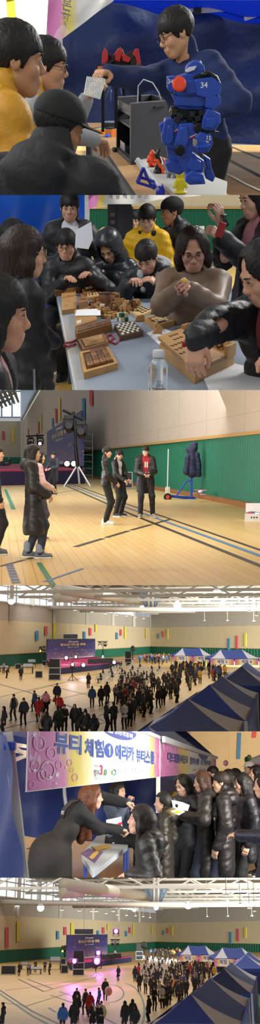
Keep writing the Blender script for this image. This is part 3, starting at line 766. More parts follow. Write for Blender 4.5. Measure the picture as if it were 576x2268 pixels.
# ---- open frame printer behind, with a red walking robot on its top
YD = 7.0; fz = lambda x, y, d=0: PN.at(x, y, YD + d)
DP = thing('3d_printer', 'tall open frame 3D printer with black posts carrying the red robot', 'printer', PN.on(262, 283, TZ) + Vector((0, .2, 0)))
for x, d in ((228, 0), (257, -.15), (309, 0), (274, .3)):
    part('post', MB().bar(fz(x, 150, d), fz(x, 292 if x < 250 else 284, d), .022, .022), mat('#17181b', .35, .5, name='post_black'), DP, pan=True)
m = MB(); m.prism([fz(224, 150), fz(257, 153, -.2), fz(313, 150), fz(276, 147, .3)], (0, 0, .025)); part('top_plate', m, M_BLACK, DP, pan=True)
for x, d in ((228, 0), (257, -.15), (309, 0)): part('corner_bracket', MB().box(fz(x, 153, d - .01), (.07, .05, .035)), mat('#c8641a', .5, name='orange_plastic'), DP, bevel=.004, pan=True)
m = MB(); m.lathe([(.12, 0), (.12, .035), (.10, .045)], PN.on(240, 284, TZ) + Vector((.06, .12, 0)), 24); part('base', m, M_BLACK, DP, pan=True)
m = MB(); m.lathe([(.095, .046), (.095, .052)], PN.on(240, 284, TZ) + Vector((.06, .12, 0)), 24); part('print_bed', m, mat('#9fb3cc', .15, name='bed_glass'), DP, pan=True)
for a, b in (((232, 158), (247, 205)), ((252, 158), (236, 215)), ((243, 160), (246, 225)), ((262, 175), (270, 210))):
    part('diagonal_rod', MB().tube([fz(*a), fz(*b)], .004, 6), mat('#5a6f99', .3, .6, name='rod_steel'), DP, pan=True)
RB = thing('red_walking_robot', 'red printed spider robot standing on the open frame printer', 'robot', fz(268, 148))
mr, mk = mat('#9e1c1c', .45, noise=.1, name='red_plastic'), mat('#1a1113', .5, name='servo_black')
m = MB(); m.prism([fz(246, 138, -.05), fz(252, 120, -.05), (fz(262, 106, -.05)), fz(271, 108, -.05), fz(276, 122, -.05), fz(283, 137, -.05)], (0, .12, 0)); part('body', m, mr, RB, bevel=.006, pan=True)
m = MB(); m.box(fz(264, 140), (.16, .1, .03)); part('chassis', m, mk, RB, bevel=.004, pan=True)
for pts in (((225, 141), (226, 120), (231, 106), (237, 112), (240, 132), (234, 141)), ((293, 120), (300, 107), (307, 108), (312, 140), (304, 143), (300, 126)), ((255, 132), (259, 112), (267, 104), (270, 118), (265, 138)), ((270, 120), (280, 122), (291, 130), (285, 139), (272, 135))):
    lg = part('leg', MB().prism([fz(x, y, -.1) for x, y in pts], (0, .035, 0)), mr, RB, bevel=.004, pan=True)
for a, b in (((237, 135), (250, 128)), ((277, 130), (298, 118)), ((288, 138), (302, 139)), ((240, 120), (246, 135))): part('servo', MB().bar(fz(*a, -.06), fz(*b, -.06), .045, .05), mk, RB, bevel=.004, pan=True)
# ---- small things on the table
def onT(x, y, dz=0): return PN.on(x, y, TZ + dz)
def rz(a): return Matrix.Rotation(R(a), 4, 'Z')
c = onT(222, 296); BX = thing('multimeter', 'orange hand-held controller with cyan screen lying on the table', 'controller', Matrix.Translation(c) @ rz(-38))
part('case', MB().box((0, 0, .02), (.15, .10, .04)), mat('#e08a10', .4, name='orange_case'), BX, bevel=.008)
part('screen', MB().box((.01, .01, .041), (.075, .055, .004)), mat('#35c7d6', .3, emit=.5, name='cyan_screen'), BX)
for k in range(3): part('button', MB().lathe([(.008, .04), (.008, .045)], (-.055, -.03 + .03 * k, 0), 10), M_BLACK, BX)
c = onT(246, 302); BX = thing('power_supply', 'orange and black box beside the open frame printer foot', 'box', Matrix.Translation(c) @ rz(-20))
part('case', MB().box((0, 0, .03), (.06, .13, .06)), mat('#c96a14', .4, name='orange_case2'), BX, bevel=.006); part('cap', MB().box((0, 0, .066), (.062, .132, .012)), M_BLACK, BX, bevel=.003)
c = onT(238, 304); BX = thing('clamp', 'small bright blue plastic clamp beside the orange controller', 'clamp', Matrix.Translation(c) @ rz(-25))
part('jaw', MB().box((0, .02, .012), (.03, .08, .024)), mat('#1f62d0', .4, name='blue_plastic'), BX, bevel=.005); part('screw', MB().tube([(0, -.02, .014), (0, -.05, .014)], .006, 8), mat('#1f62d0', .4, name='blue_plastic'), BX)
c = onT(253, 336); BX = thing('screwdriver', 'short black screwdriver with grey tip in front of the printer', 'screwdriver', Matrix.Translation(c) @ rz(8))
part('handle', MB().tube([(0, -.05, .016), (0, -.04, .016), (0, .02, .016), (0, .03, .016)], [.010, .016, .015, .009], 10), M_BLACK, BX, True); part('shaft', MB().tube([(0, .03, .016), (0, .09, .016)], .005, 8), mat('#9aa0a8', .3, .8, name='steel'), BX)
# ---- blue humanoid robot on a white board
BD = [onT(303, 366), onT(345, 351), onT(503, 413), onT(500, 446), onT(400, 452)]
PL = thing('print_board', 'thick white perforated board under the blue robot and printed figures', 'board', onT(400, 400))
m = MB(); m.prism(BD, (0, 0, .026)); part('slab', m, mat('#b5b3ac', .6, name='white_foam'), PL, bevel=.004, pan=True)
for k in range(5):
    p = BD[4].lerp(BD[3], .25 + .15 * k); part('slot', MB().box(p + Vector((0, -.004, .013)), (.022, .012, .014)), mat('#4a4a48', .8, name='slot_grey'), PL, pan=True)
YR = 4.35; PX = YR / 2000
def rp_(x, y, d=0): return PN.at(x, y, YR + d)
RO = thing('humanoid_robot', 'large blue humanoid robot with orange chest disc standing on the white board', 'robot', PN.on(410, 408, TZ + .027))
mb_, md, mo, mw = mat('#173f9e', .35, noise=.06, nscale=8, coat=.3, name='robot_blue'), mat('#0f1012', .35, .3, name='robot_black'), mat('#d9421c', .4, name='robot_orange'), mat('#c9cdd6', .5, name='robot_white')
def plate(name, pts, d0, dep, par=RO, m_=mb_, bev=.006, lab=None): return part(name, MB().prism([rp_(x, y, d0) for x, y in pts], (0, dep, 0)), m_, par, bevel=bev, pan=True, label=lab)
hd = plate('helmet', ((412, 162), (414, 146), (424, 137), (440, 136), (452, 144), (455, 158), (448, 168), (420, 169)), -.03, .11)
plate('visor', ((410, 158), (419, 149), (436, 146), (431, 155), (415, 161)), -.045, .02, hd, mw, .002, 'white visor')
plate('crest', ((424, 137), (430, 133), (444, 134), (448, 140)), -.01, .06, hd)
ch = plate('chest', ((388, 172), (414, 163), (452, 165), (462, 176), (461, 214), (440, 219), (396, 216), (386, 206)), -.05, .17)
plate('chest_plate', ((404, 178), (452, 176), (446, 206), (412, 210)), -.075, .03, ch)
m = MB(); c = rp_(397, 187, -.09); m.lathe([(.030, 0), (.030, .012), (.022, .016), (.010, .016)], c, 20, M=Matrix.Rotation(R(90), 3, 'X') @ Matrix.Rotation(R(-15), 3, 'X')); part('chest_disc', m, mo, ch, pan=True, label='orange chest disc')
s1 = plate('shoulder_armour', ((371, 170), (388, 168), (391, 200), (378, 206), (371, 196)), -.06, .13)
s2 = plate('shoulder_armour', ((431, 176), (470, 170), (490, 182), (489, 208), (466, 220), (436, 212)), -.10, .12)
plate('shoulder_cap', ((428, 168), (456, 160), (470, 168), (452, 178), (432, 178)), -.07, .10, s2, md)
part('number', MB().text('34', rp_(377.5, 181, -.0605), (1, .0, -.03), (0, 0, 1), .024, bold=.02), mw, s1, pan=True); part('number', MB().text('34', rp_(452, 189, -.1005), (1, 0, .06), (0, 0, 1), .031, bold=.02), mw, s2, pan=True)
part('cable', MB().tube([rp_(x, y, -.09) for x, y in ((446, 166), (462, 163), (478, 172), (486, 188), (482, 204))], .010, 8), md, RO, True, pan=True)
plate('abdomen', ((380, 209), (410, 214), (468, 210), (470, 226), (446, 238), (392, 234)), -.06, .14)
plate('belt', ((384, 230), (400, 234), (450, 236), (470, 226), (470, 234), (448, 244), (398, 242)), -.05, .13)
w_ = plate('hip_frame', ((380, 236), (452, 240), (454, 268), (446, 288), (420, 284), (412, 264), (402, 266), (380, 262), (376, 248)), -.03, .10, RO, md)
for x, y, a in ((386, 248, 0), (398, 256, 20), (425, 252, 0), (438, 262, -15), (430, 274, 10), (446, 250, 0), (392, 264, 0)): part('servo', MB().box(rp_(x, y, -.05), (.026, .05, .024), Matrix.Rotation(R(a), 3, 'Y')), mat('#26282c', .3, .4, name='servo_grey'), w_, bevel=.003, pan=True)
t1 = plate('thigh', ((366, 264), (382, 262), (410, 268), (402, 322), (386, 332), (360, 320), (358, 300)), -.04, .13)
plate('thigh_fin', ((352, 276), (364, 268), (366, 300), (356, 298)), .02, .06, t1)
t2 = plate('thigh', ((398, 274), (424, 272), (450, 284), (446, 312), (424, 340), (394, 338), (386, 322)), -.09, .15)
plate('thigh_plate', ((400, 282), (414, 278), (420, 312), (408, 332), (394, 328), (392, 312)), -.105, .03, t2)
plate('thigh_plate', ((372, 278), (384, 276), (386, 310), (376, 322), (366, 314)), -.055, .03, t1)
m_s = (mw, mat('#b3222a', .5, name='stripe_red'))
for tt, pts in ((t2, ((412, 308), (430, 300), (448, 288))), (t1, ((378, 296), (394, 286), (408, 280)))):
    for k in (0, 1): part('stripe', MB().tube([rp_(x, y + 3.4 * k, -.092 if tt is t2 else -.042) for x, y in pts], .0025, 6), m_s[k], tt, pan=True)
for x, y, d in ((440, 284, -.1), (398, 333, -.11)): part('joint_ring', MB().lathe([(.022, 0), (.022, .012), (.016, .014)], rp_(x, y, d), 16, M=Matrix.Rotation(R(90), 3, 'X')), md, RO, pan=True)
k1 = plate('shin', ((368, 322), (388, 330), (402, 340), (400, 366), (380, 366), (372, 348)), -.0, .10)
k2 = plate('shin', ((392, 338), (424, 338), (452, 356), (450, 380), (424, 392), (404, 376), (396, 356)), -.09, .13)
plate('shin_plate', ((424, 346), (446, 358), (446, 376), (430, 384), (412, 372)), -.105, .03, k2)
plate('calf_armour', ((450, 342), (466, 352), (470, 378), (458, 380)), -.02, .08, k2)
f1 = plate('foot', ((366, 362), (382, 355), (408, 362), (412, 378), (398, 388), (372, 380)), -.01, .13)
f2 = plate('foot', ((412, 388), (426, 378), (450, 386), (456, 408), (420, 410), (410, 402)), -.14, .15)
f3 = plate('heel_foot', ((452, 378), (466, 366), (477, 392), (472, 404), (456, 396)), -.02, .10)
plate('toe_plate', ((420, 392), (444, 390), (450, 402), (424, 404)), -.15, .03, f2)
ua = plate('upper_arm', ((458, 200), (486, 196), (482, 222), (462, 224)), -.08, .07, RO, md)
plate('elbow_armour', ((456, 216), (488, 212), (490, 232), (470, 244), (454, 238)), -.10, .10, ua)
fa = plate('forearm', ((460, 240), (488, 252), (490, 270), (476, 290), (462, 296), (446, 284), (450, 262)), -.12, .11)
plate('forearm_plate', ((458, 262), (474, 258), (482, 272), (470, 286), (456, 282)), -.135, .03, fa)
plate('wrist_blade', ((448, 286), (486, 292), (484, 297), (450, 292)), -.13, .05, fa, md)
fi = plate('fist', ((444, 292), (470, 302), (472, 320), (462, 338), (436, 336), (428, 324), (434, 304)), -.15, .11)
for k in range(4): part('finger', MB().bar(rp_(438 + 7 * k, 322 - .5 * k, -.165), rp_(437 + 7 * k, 336 - k, -.15), .014, .03), mb_, fi, bevel=.004, pan=True)
part('emblem', MB().text('15', rp_(462, 306, -.1515), (1, 0, -.12), (0, 0, 1), .024, bold=.02).text('7L', rp_(460, 317, -.1515), (1, 0, -.12), (0, 0, 1), .02, bold=.02), mw, fi, pan=True)
plate('finger_guard', ((428, 306), (438, 312), (436, 328), (428, 324)), -.16, .03, fi, mat('#8a7f74', .5, name='pad_grey'))
# ---- printed figures on the board
def bl(name, label, prims, c, col, h=.0035, cat='printed figure', scale=1.0, fr=0, rough=.4):
    b = Blob()
    for p in prims:
        if len(p) == 2: b.ell(p[0], p[1], .006)
        else: b.cone(p[0], p[1], p[2], p[3], .005)
    M = Matrix.Translation(c) @ rz(fr) @ Matrix.Scale(scale, 4)
    return single(name, label, cat, MB().add(*b.mesh(h), 0), mat(col, rough, name='filament'), M, smooth=True, group=None)
c0 = lambda x, y: PN.on(x, y, TZ + .0265)
sit = [((0, 0, .012), (.022, .018, .014)), ((0, 0, .035), (.02, .017, .026)), ((0, -.004, .062), (.016, .016, .017)), ((.018, 0, .05), (.024, -.012, .025), .007, .006), ((-.018, 0, .05), (-.024, -.012, .025), .007, .006), ((.012, -.01, .01), (.014, -.03, .01), .009, .008), ((-.012, -.01, .01), (-.014, -.03, .01), .009, .008)]
bl('printed_figure', 'red-orange printed seated figure at the back of the white board', sit + [((0, .01, .06), (0, .015, .078), .014, .006)], c0(337, 369), '#d8431a', scale=1.15)
bl('printed_vase', 'black printed twisted vase beside the red-orange figure', [((0, 0, .008), (.026, .026, .010)), ((0, 0, .02), (.008, 0, .06), .018, .014), ((.008, 0, .06), (-.006, 0, .10), .015, .012), ((-.006, 0, .10), (.006, 0, .125), .013, .008)], c0(349, 384), '#131315', cat='printed vase', rough=.25)
dino = [((0, 0, .035), (.034, .016, .018)), ((.03, 0, .04), (.05, 0, .065), .012, .009), ((.055, 0, .07), (.016, .009, .009)), ((-.03, 0, .035), (-.075, 0, .02), .012, .003), ((.018, .01, .03), (.02, .012, .004), .009, .007), ((.018, -.01, .03), (.02, -.012, .004), .009, .007), ((-.02, .01, .03), (-.022, .014, .004), .010, .007), ((-.02, -.01, .03), (-.022, -.014, .004), .010, .007)]
bl('printed_dragon', 'bright orange printed dragon with raised neck beside the black vase', [(tuple(-v if i == 0 else v for i, v in enumerate(p)) if isinstance(p, tuple) and len(p) == 3 else p) and p for p in dino] + [((0, .0, .05), (.01, .03, .085), .008, .003), ((0, -.0, .05), (.01, -.03, .085), .008, .003)], c0(366, 384), '#e0521b', scale=1.0, fr=200)
bl('printed_dinosaur', 'grey printed dinosaur lying behind the yellow figure', dino, c0(380, 394), '#6f7076', fr=150, scale=.9)
yl = bl('printed_figure', 'yellow printed figure standing on a round foot near the board edge', [((0, 0, .006), (.032, .028, .008)), ((0, 0, .02), (0, 0, .055), .018, .022), ((0, 0, .085), (.024, .022, .024)), ((.02, -.006, .05), (.026, -.014, .03), .008, .007), ((-.02, -.006, .05), (-.026, -.014, .03), .008, .007), ((.018, -.004, .105), (.02, -.004, .112), .008, .006), ((-.018, -.004, .105), (-.02, -.004, .112), .008, .006)], c0(399, 429), '#d8c81c', scale=1.1)
m = MB(); pA, pB = PN.at(305, 356, 5.0), PN.at(360, 430, 4.45); m.bar(pA, pB, .02, .03); m.bar(pA, PN.at(302, 353, 5.0), .024, .03)
single('printed_bar', 'long white printed bar leaning over the board corner', 'bar', m, mat('#cfd0d2', .5, name='white_filament'), Matrix(), bevel=.003)
FRM = thing('printed_lattice', 'dark blue printed lattice frame lying beside the white bar', 'printed lattice', onT(322, 408))
for a, b in (((304, 404), (318, 372)), ((318, 372), (327, 396)), ((304, 404), (342, 416)), ((310, 392), (340, 402)), ((327, 396), (342, 418)), ((314, 380), (306, 406)), ((340, 402), (344, 414))): part('strut', MB().bar(PN.at(*a, 4.55), PN.at(*b, 4.5), .012, .012), mat('#1d2c9c', .4, name='blue_filament'), FRM, bevel=.002, pan=True)
FRM = thing('printed_bracket', 'small blue printed bracket at the front edge of the board', 'printed bracket', onT(358, 436))
m = MB(); m.prism([PN.at(x, y, 4.2) for x, y in ((344, 440), (346, 424), (354, 420), (360, 408), (366, 422), (366, 440))], (0, .05, 0)); part('web', m, mat('#1d2c9c', .4, name='blue_filament'), FRM, bevel=.004, pan=True)
part('rib', MB().bar(PN.at(352, 412, 4.19), PN.at(360, 430, 4.19), .01), mat('#1d2c9c', .4, name='blue_filament'), FRM, pan=True)
# ---- the white lattice plate held between two hands
GP = [PN.at(193, 170, 4.15), PN.at(233, 175, 4.25), PN.at(221, 219, 4.1), PN.at(186, 209, 4.0)]
GR = thing('lattice_plate', 'white printed lattice sheet held up between the man and the boys', 'printed sheet', (GP[0] + GP[2]) / 2)
m = MB(); nu = 11
for i in range(nu + 1):
    k = i / nu; m.bar(GP[0].lerp(GP[1], k), GP[3].lerp(GP[2], k), .0028, .003); m.bar(GP[0].lerp(GP[3], k), GP[1].lerp(GP[2], k), .0028, .003)
part('lattice_sheet', m, mat('#dfe3dc', .6, name='white_filament2'), GR, pan=True)
# ---- people
person('young man in dark blue knit sweater and glasses reaching over the blue robot', yaw=138, head=(388, 70), hpx=112, S=1.74, top='knit', knit=True, col='#17264f', thick=.022, hem=-.02, lean=10, side=9, twist=0,
       hd=(-30, 16, 0), RH=(236, 164, -.32), re=(.2, -.2, -1), rp='pinch', rup=(0, 0, 1), LH=(462, 246, -.05), le=(-1, .3, -.5), lp='relax', hair='bowl', glasses='#2a1a16', gsq=True, skin='#b98a66', rough=.9, leg='#0d0d10', wide=1.05)
person('boy with bowl haircut in mustard padded jacket, nearest the banner edge', yaw=-78, head=(36, 128), hpx=172, S=1.6, top='puffer', col='#b8851c', thick=.03, quilt=.10, qa=.010, lean=2, hd=(0, 4, 0), headscale=1.12, hair='bowl', skin='#a87a58', hoodcol='#c9a21a', hood='down', LH=(.05, .25, .0, 0), RH=(.2, .2, -.05, 0), rough=.6)
person('boy with glasses in mustard padded vest over grey hoodie holding the lattice sheet', yaw=-85, head=(104, 142), hpx=126, S=1.6, top='vest', col='#c08c16', inner='#8d8d8f', thick=.026, quilt=.11, hd=(-6, 5, 0), hair='bowl', skin='#b08160', glasses='#22190f', gsq=True,
       LH=(190, 222, .28), lp='pinch', lup=(0, -.2, 1), le=(0, -.3, -1), RH=(222, 316, .30), re=(.3, -.5, -.8), rp='down', rup=(0, 0, 1), hoodcol='#98989a', hood='down', lean=8)
person('boy in black cap and black padded jacket seen from behind, leaning on the workbench', yaw=-30, head=(134, 276), hpx=146, headscale=.86, S=1.62, top='puffer', col='#141518', thick=.04, quilt=.22, qa=.004, rough=.75, lean=14, hd=(-34, 14, 6), hair='short', cap='#151515', skin='#b9805a', hood='down', LH=(150, 440, .2), RH=(250, 440, .15), wide=1.25, hands=False)
clip_set(PN)
# ================================================================ room two: wooden puzzle table
PN = P2 = Set(432, 864, 470)
def corrugated(name, p0, p1, z0, z1, period, amp, m, nrm=None, square=False):
    p0, p1 = Vector(p0), Vector(p1); d = p1 - p0; L = d.length; u = d / L; n = Vector((u.y, -u.x, 0)); k = int(L / period) * 6; mb = MB(); vs = []
    for i in range(k + 1):
        t = i / k; s = math.sin(2 * math.pi * i / 6); s = math.copysign(abs(s) ** .5, s) if square else s
        q = p0 + d * t + n * amp * s; vs += [(q.x, q.y, z0), (q.x, q.y, z1)]
    mb.add(vs, [(2 * i, 2 * i + 2, 2 * i + 3, 2 * i + 1) for i in range(k)]); return struct(name, mb, m)
GREEN = mat('#12664a', .6, noise=.06, nscale=2, name='green_panel')
RAIL = mat('#b8935a', .6, noise=.1, name='rail_wood')
area((3.0, 8.5, 3.0), (.2, 4.6, -.6), 1.4, 210, (1, .96, .88))
area((2.6, 3.0, 2.2), (-.1, 6.0, -.5), 1.2, 24, (1, .97, .92))
area((0, 16, 5), (1.5, 36, 0), 8, 2200, (1, .97, .9))
YB, FZ2, TZ2 = 37.0, -1.45, -.62
corrugated('wall_green', (-6, YB, 0), (9, YB, 0), FZ2, .15, .115, .03, GREEN)
m = MB(); m.quad((-6, YB + .1, .15), (9, YB + .1, .15), (9, YB + .1, 6), (-6, YB + .1, 6)); struct('wall_upper', m, plaster_mat('gym_wall_pale', '#cfc4a6', '#c4b898', (2.4, 1.2), .12, '#b0a488'))
m = MB(); m.box((1.5, YB - .06, .17), (15, .08, .1)); struct('trim_rail', m, RAIL)
m = MB(); m.quad((-8, 3, FZ2), (10, 3, FZ2), (10, YB, FZ2), (-8, YB, FZ2)); struct('floor_gym', m, wood_floor('yellow_boards', '#d9b45e', '#c9a04c', .1, 2.2, .35, along='Y'))
# far table with small things at the foot of the green wall
FT = thing('trestle_table', 'narrow trestle table with white and red things at the foot of the green wall', 'table', PN.at(468, 520, 33) + Vector((0, 0, -.85)))
q = PN.at(465, 510, 33); part('table_top', MB().box(q, (.95, .6, .04)), mat('#3d4a4c', .5, name='table_grey'), FT, bevel=.005, pan=True)
for dx in (-.42, .42): part('leg', MB().box(q + Vector((dx, 0, -.35)), (.04, .5, .7)), mat('#2a2c2e', .5, name='leg_grey'), FT, pan=True)
for dx, c, w in ((-.3, '#d8d8d8', .2), (.05, '#e0e0dc', .3), (.36, '#a03028', .12)):
    single('small_box', {'#d8d8d8': 'white box at the near end of the far trestle table', '#e0e0dc': 'wide white box in the middle of the far trestle table', '#a03028': 'red box on the far trestle table'}[c], 'box', MB().box((0, 0, .06), (w, .25, .12)), mat(c, .6, name='carton'), q + Vector((dx, 0, .02)), bevel=.01)
# ---- blue tent on the left, banner, loudspeaker
TB = thing('canopy_tent', 'bright blue tent wall with white pole behind the standing boy with the paper', 'tent', PN.at(100, 470, 10) + Vector((0, 0, -1.2)))
def tw(u, v):
    p = PN.at(-40 + 232 * u, 400 + 300 * v, 10.0); p.y += .06 * math.sin(u * 12 + v * 3) + .05 * math.sin(v * 9); return p
part('side_wall', MB().grid(tw, 24, 16), tarp_mat('tent_blue', '#1862e0', '#1250c4', .55, 1.6), TB, True, pan=True)
part('pole', MB().bar(PN.at(193, 420, 9.8), PN.at(193, 640, 9.8), .05, .05), M_WHITE_METAL, TB, bevel=.006, pan=True)
BN = thing('banner', 'white banner with pink end hanging above the black loudspeaker', 'banner', PN.at(196, 440, 9.6))
def bn2(u, v):
    x = 196 + 250 * u; y1 = 463 - 18 * min(1, u * 1.6) - 12 * max(0, u - .5) * 2; p = PN.at(x, 410 + (y1 - 410) * v, 9.6 + .3 * u); p.y += .03 * math.sin(u * 20); return p
part('sheet', MB().grid(bn2, 24, 6), bokeh_mat('banner_print2', 1.2, .13, .98, False), BN, True, pan=True)
m = MB()
for k, c in enumerate('예술체험부스'): m.text(c, PN.at(245 + 16 * k, 436, 9.5), (1, 0, .06), (0, 0, 1), .05, bold=.01)
part('writing', m, mat('#6a6f8a', .7, name='ink2'), BN, pan=True)
SP = thing('loudspeaker', 'tall black loudspeaker cabinet standing before the green wall', 'loudspeaker', PN.at(265, 452, 9.2) + Vector((0, 0, -1.4)))
a, b = PN.at(238, 452, 9.2), PN.at(292, 452, 9.0)
m = MB(); m.box(((a.x + b.x) / 2, 9.4, a.z - .55), (b.x - a.x, .4, 1.1)); part('cabinet', m, mat('#17181a', .7, bump=.3, bscale=200, name='speaker_black'), SP, bevel=.012, pan=True)
m = MB(); m.box((a.x + .055, 9.19, a.z - .5), (.09, .02, .95)); part('side_panel', m, mat('#0c0d0e', .5, name='speaker_panel'), SP, bevel=.004, pan=True)
for z in (.10, .17): part('connector', MB().box((a.x + .05, 9.17, a.z - z), (.045, .02, .04)), mat('#3a3c40', .4, name='jack_grey'), SP, bevel=.005, pan=True)
m = MB(); m.box(((a.x + b.x) / 2 + .05, 9.19, a.z - .5), (.16, .02, .95)); part('grille', m, mat('#22242a', .6, .3, bump=.5, bscale=400, name='grille'), SP, bevel=.004, pan=True)
# ---- long table
A, B = PN.on(121, 632, TZ2), PN.on(166, 872, TZ2); RX = Vector((2.6, .6, 0))
TBL = thing('table', 'long grey-blue folding table covered with wooden puzzles', 'table', (A + B) / 2 + Vector((.8, 0, FZ2 - TZ2)))
far = PN.on(330, 606, TZ2)
m = MB(); m.prism([A, B, B + Vector((2.2, 0, 0)), Vector((1.35, 5.6, TZ2)), Vector((.55, 9.6, TZ2)), Vector((A.x + .15, 9.6, TZ2))], (0, 0, -.045)); part('table_top', m, mat('#8795a6', .35, noise=.04, nscale=2, name='table_blue_grey'), TBL, bevel=.01, pan=True)
for p in (A + Vector((.15, -.3, 0)), B + Vector((.15, .4, 0)), Vector((.9, 5.5, TZ2)), Vector((.5, 8.8, TZ2))): part('leg', MB().bar(p + Vector((0, 0, -.046)), Vector((p.x, p.y, FZ2)), .05), mat('#4a4f57', .4, .7, name='steel_leg'), TBL, pan=True)
# ---- wooden puzzles: corners of each top face as seen, then the height
W = {k: mat(c, .5, noise=.14, nscale=14, name='puzzle_wood') for k, c in dict(light='#a67a45', mid='#85592f', dark='#4c2f1b', oak='#b0854c', red='#6b3f25', pale='#c4a572').items()}
class Slab:
    def __init__(s, name, label, cat, c, h, m='light', open_=False, z0=0.0, pm='body', group=None):
        s.z = TZ2 + z0 + h; s.c = [PN.on(x, y, s.z) for x, y in c]; s.h = h; ctr = sum(s.c, Vector()) / 4
        s.t = thing(name, label, cat, ctr - Vector((0, 0, h)), group); s.m = W.get(m, m) if isinstance(m, str) else m
        if not open_: part(pm, MB().prism(s.c, (0, 0, -h)), s.m, s.t, bevel=.003, pan=True)
        else:
            e = .09; s.i = [s.at(*q) for q in ((e, e), (1 - e, e), (1 - e, 1 - e), (e, 1 - e))]
            part('base', MB().prism([p - Vector((0, 0, h * .55)) for p in s.c], (0, 0, -h * .45)), s.m, s.t, bevel=.002, pan=True)
            for k in range(4): part('rim', MB().prism([s.c[k], s.c[(k + 1) % 4], s.i[(k + 1) % 4], s.i[k]], (0, 0, -h * .6)), s.m, s.t, pan=True)
    def at(s, u, v): return (s.c[0].lerp(s.c[1], u)).lerp(s.c[3].lerp(s.c[2], u), v)
    def tile(s, u0, v0, u1, v1, h, m, name='tile', sink=0.0, parent=None, bev=.002):
        c = [s.at(u, v) + Vector((0, 0, h - sink)) for u, v in ((u0, v0), (u1, v0), (u1, v1), (u0, v1))]
        return part(name, MB().prism(c, (0, 0, -h)), W.get(m, m) if isinstance(m, str) else m, parent or s.t, bevel=bev, pan=True)
INK, CREAM = mat('#2a1a10', .8, name='burnt_ink'), mat('#e6dcc2', .6, name='cream_chip')
def burn(s, u, v, txt, size, par, lift=0.0, stretch=1.0):
    o = s.at(u, v); ux = (s.at(u + .05, v) - o).normalized(); uy = (s.at(u, v - .05) - o).normalized()
    mb = MB(); vs, fs = text_mesh(txt, 'CENTER', .015); mb.add([o + Vector((0, 0, lift + .0008)) + ux * (x * size) + uy * (y * size * stretch) for x, y in vs], fs)
    part('writing', mb, INK, par, pan=True)
# number block puzzle
s = Slab('number_puzzle', 'open wooden box of numbered blocks at the near end of the table', 'puzzle', ((176, 779), (240, 767), (261, 804), (186, 825)), .028, 'oak', True)
nums = [['', '2', '12', '15'], ['1', '7', '10', '18'], ['3', '6', '8', '16'], ['5', '1', '4', '9']]
for i in range(4):
    for j in range(4):
        if not nums[i][j]: continue
        u, v = .12 + .19 * j, .12 + .19 * i; tl = s.tile(u + .008, v + .008, u + .182, v + .182, .012, ('red', 'mid', 'red', 'dark')[(i * 3 + j * 2) % 4 if i != 3 else 1], 'number_block'); burn(s, u + .095, v + .095, nums[i][j], .022, tl, .012, 2.2)
# tangram box
s = Slab('tangram_box', 'wooden tangram box with light triangles behind the numbered blocks', 'puzzle', ((172, 752), (230, 738), (241, 757), (184, 774)), .025, 'mid', True)
for k, (pts, m_) in enumerate(((((.12, .12), (.5, .5), (.12, .88)), 'light'), (((.12, .12), (.88, .12), (.5, .5)), 'oak'), (((.88, .12), (.88, .5), (.69, .31)), 'pale'), (((.5, .5), (.69, .31), (.88, .5), (.69, .69)), 'oak'), (((.12, .88), (.5, .5), (.69, .69), (.5, .88)), 'mid'), (((.88, .5), (.88, .88), (.5, .88)), 'light'))):
    part('tangram_piece', MB().prism([s.at(*p) + Vector((0, 0, .004)) for p in pts], (0, 0, -.012)), W[m_], s.t, bevel=.0015, pan=True)
# long dice box
s = Slab('long_box', 'long dark wooden box with dotted blocks and carved letters behind the tangram', 'puzzle', ((166, 725), (244, 706), (248, 716), (170, 739)), .045, 'mid')
for k in range(4):
    tl = s.tile(.03 + .24 * k, .15, .25 + .24 * k, .85, .004, 'red', 'dotted_block')
    for q in range(1 + k % 3): 
        part('pip', MB().lathe([(.006, 0), (.006, .001)], s.at(.10 + .24 * k + .05 * q, .5) + Vector((0, 0, .004)), 8), INK, tl, pan=True)
mb = MB(); o = s.c[3].lerp(s.c[2], .5) - Vector((0, .002, s.h / 2)); mb.text('THE PUZZLE', o, s.c[2] - s.c[3], (0, 0, 1), .024, bold=.02, lift=-.003); part('writing', mb, INK, s.t, pan=True)
# plank boxes at the far left
s = Slab('plank_box', 'flat wooden plank box at the left table edge, next to the peg tray', 'puzzle', ((136, 650), (168, 643), (170, 682), (137, 687)), .03, 'light')
for u, v in ((.5, .25), (.5, .6), (.3, .8)): part('peg_hole', MB().lathe([(.008, 0), (.008, .001)], s.at(u, v), 8), INK, s.t, pan=True)
s.tile(0, .3, 1, .32, .001, 'dark', 'seam', bev=0)
s = Slab('lid_box', 'light flat wooden box at the far left with a yellow sticker', 'puzzle', ((134, 634), (172, 627), (174, 640), (136, 645)), .02, 'mid'); s.tile(.85, .1, .97, .4, .001, mat('#d8d020', .6, name='yellow_sticker'), 'sticker', bev=0)
s = Slab('hole_box', 'small wooden box with a round hole beside the plank box', 'puzzle', ((172, 659), (193, 655), (196, 666), (174, 671)), .06, 'mid'); part('round_hole', MB().lathe([(.028, 0), (.028, .001)], s.at(.5, .5), 14), INK, s.t, pan=True)
s = Slab('flat_box', 'wide flat wooden box lying under the white paper sheet', 'puzzle', ((165, 686), (206, 680), (216, 706), (166, 724)), .035, 'light'); s.tile(.08, .72, .28, .9, .001, mat('#d8d0c0', .7, name='label_paper'), 'sticker', bev=0)
m = MB(); m.prism([PN.on(x, y, TZ2 + .037) for x, y in ((170, 687), (222, 684), (223, 699), (166, 700))], (0, 0, .002)); single('paper_sheet', 'white paper slip lying on the wide flat wooden box', 'paper', m, mat('#e4e6e8', .8, name='paper'), Matrix())
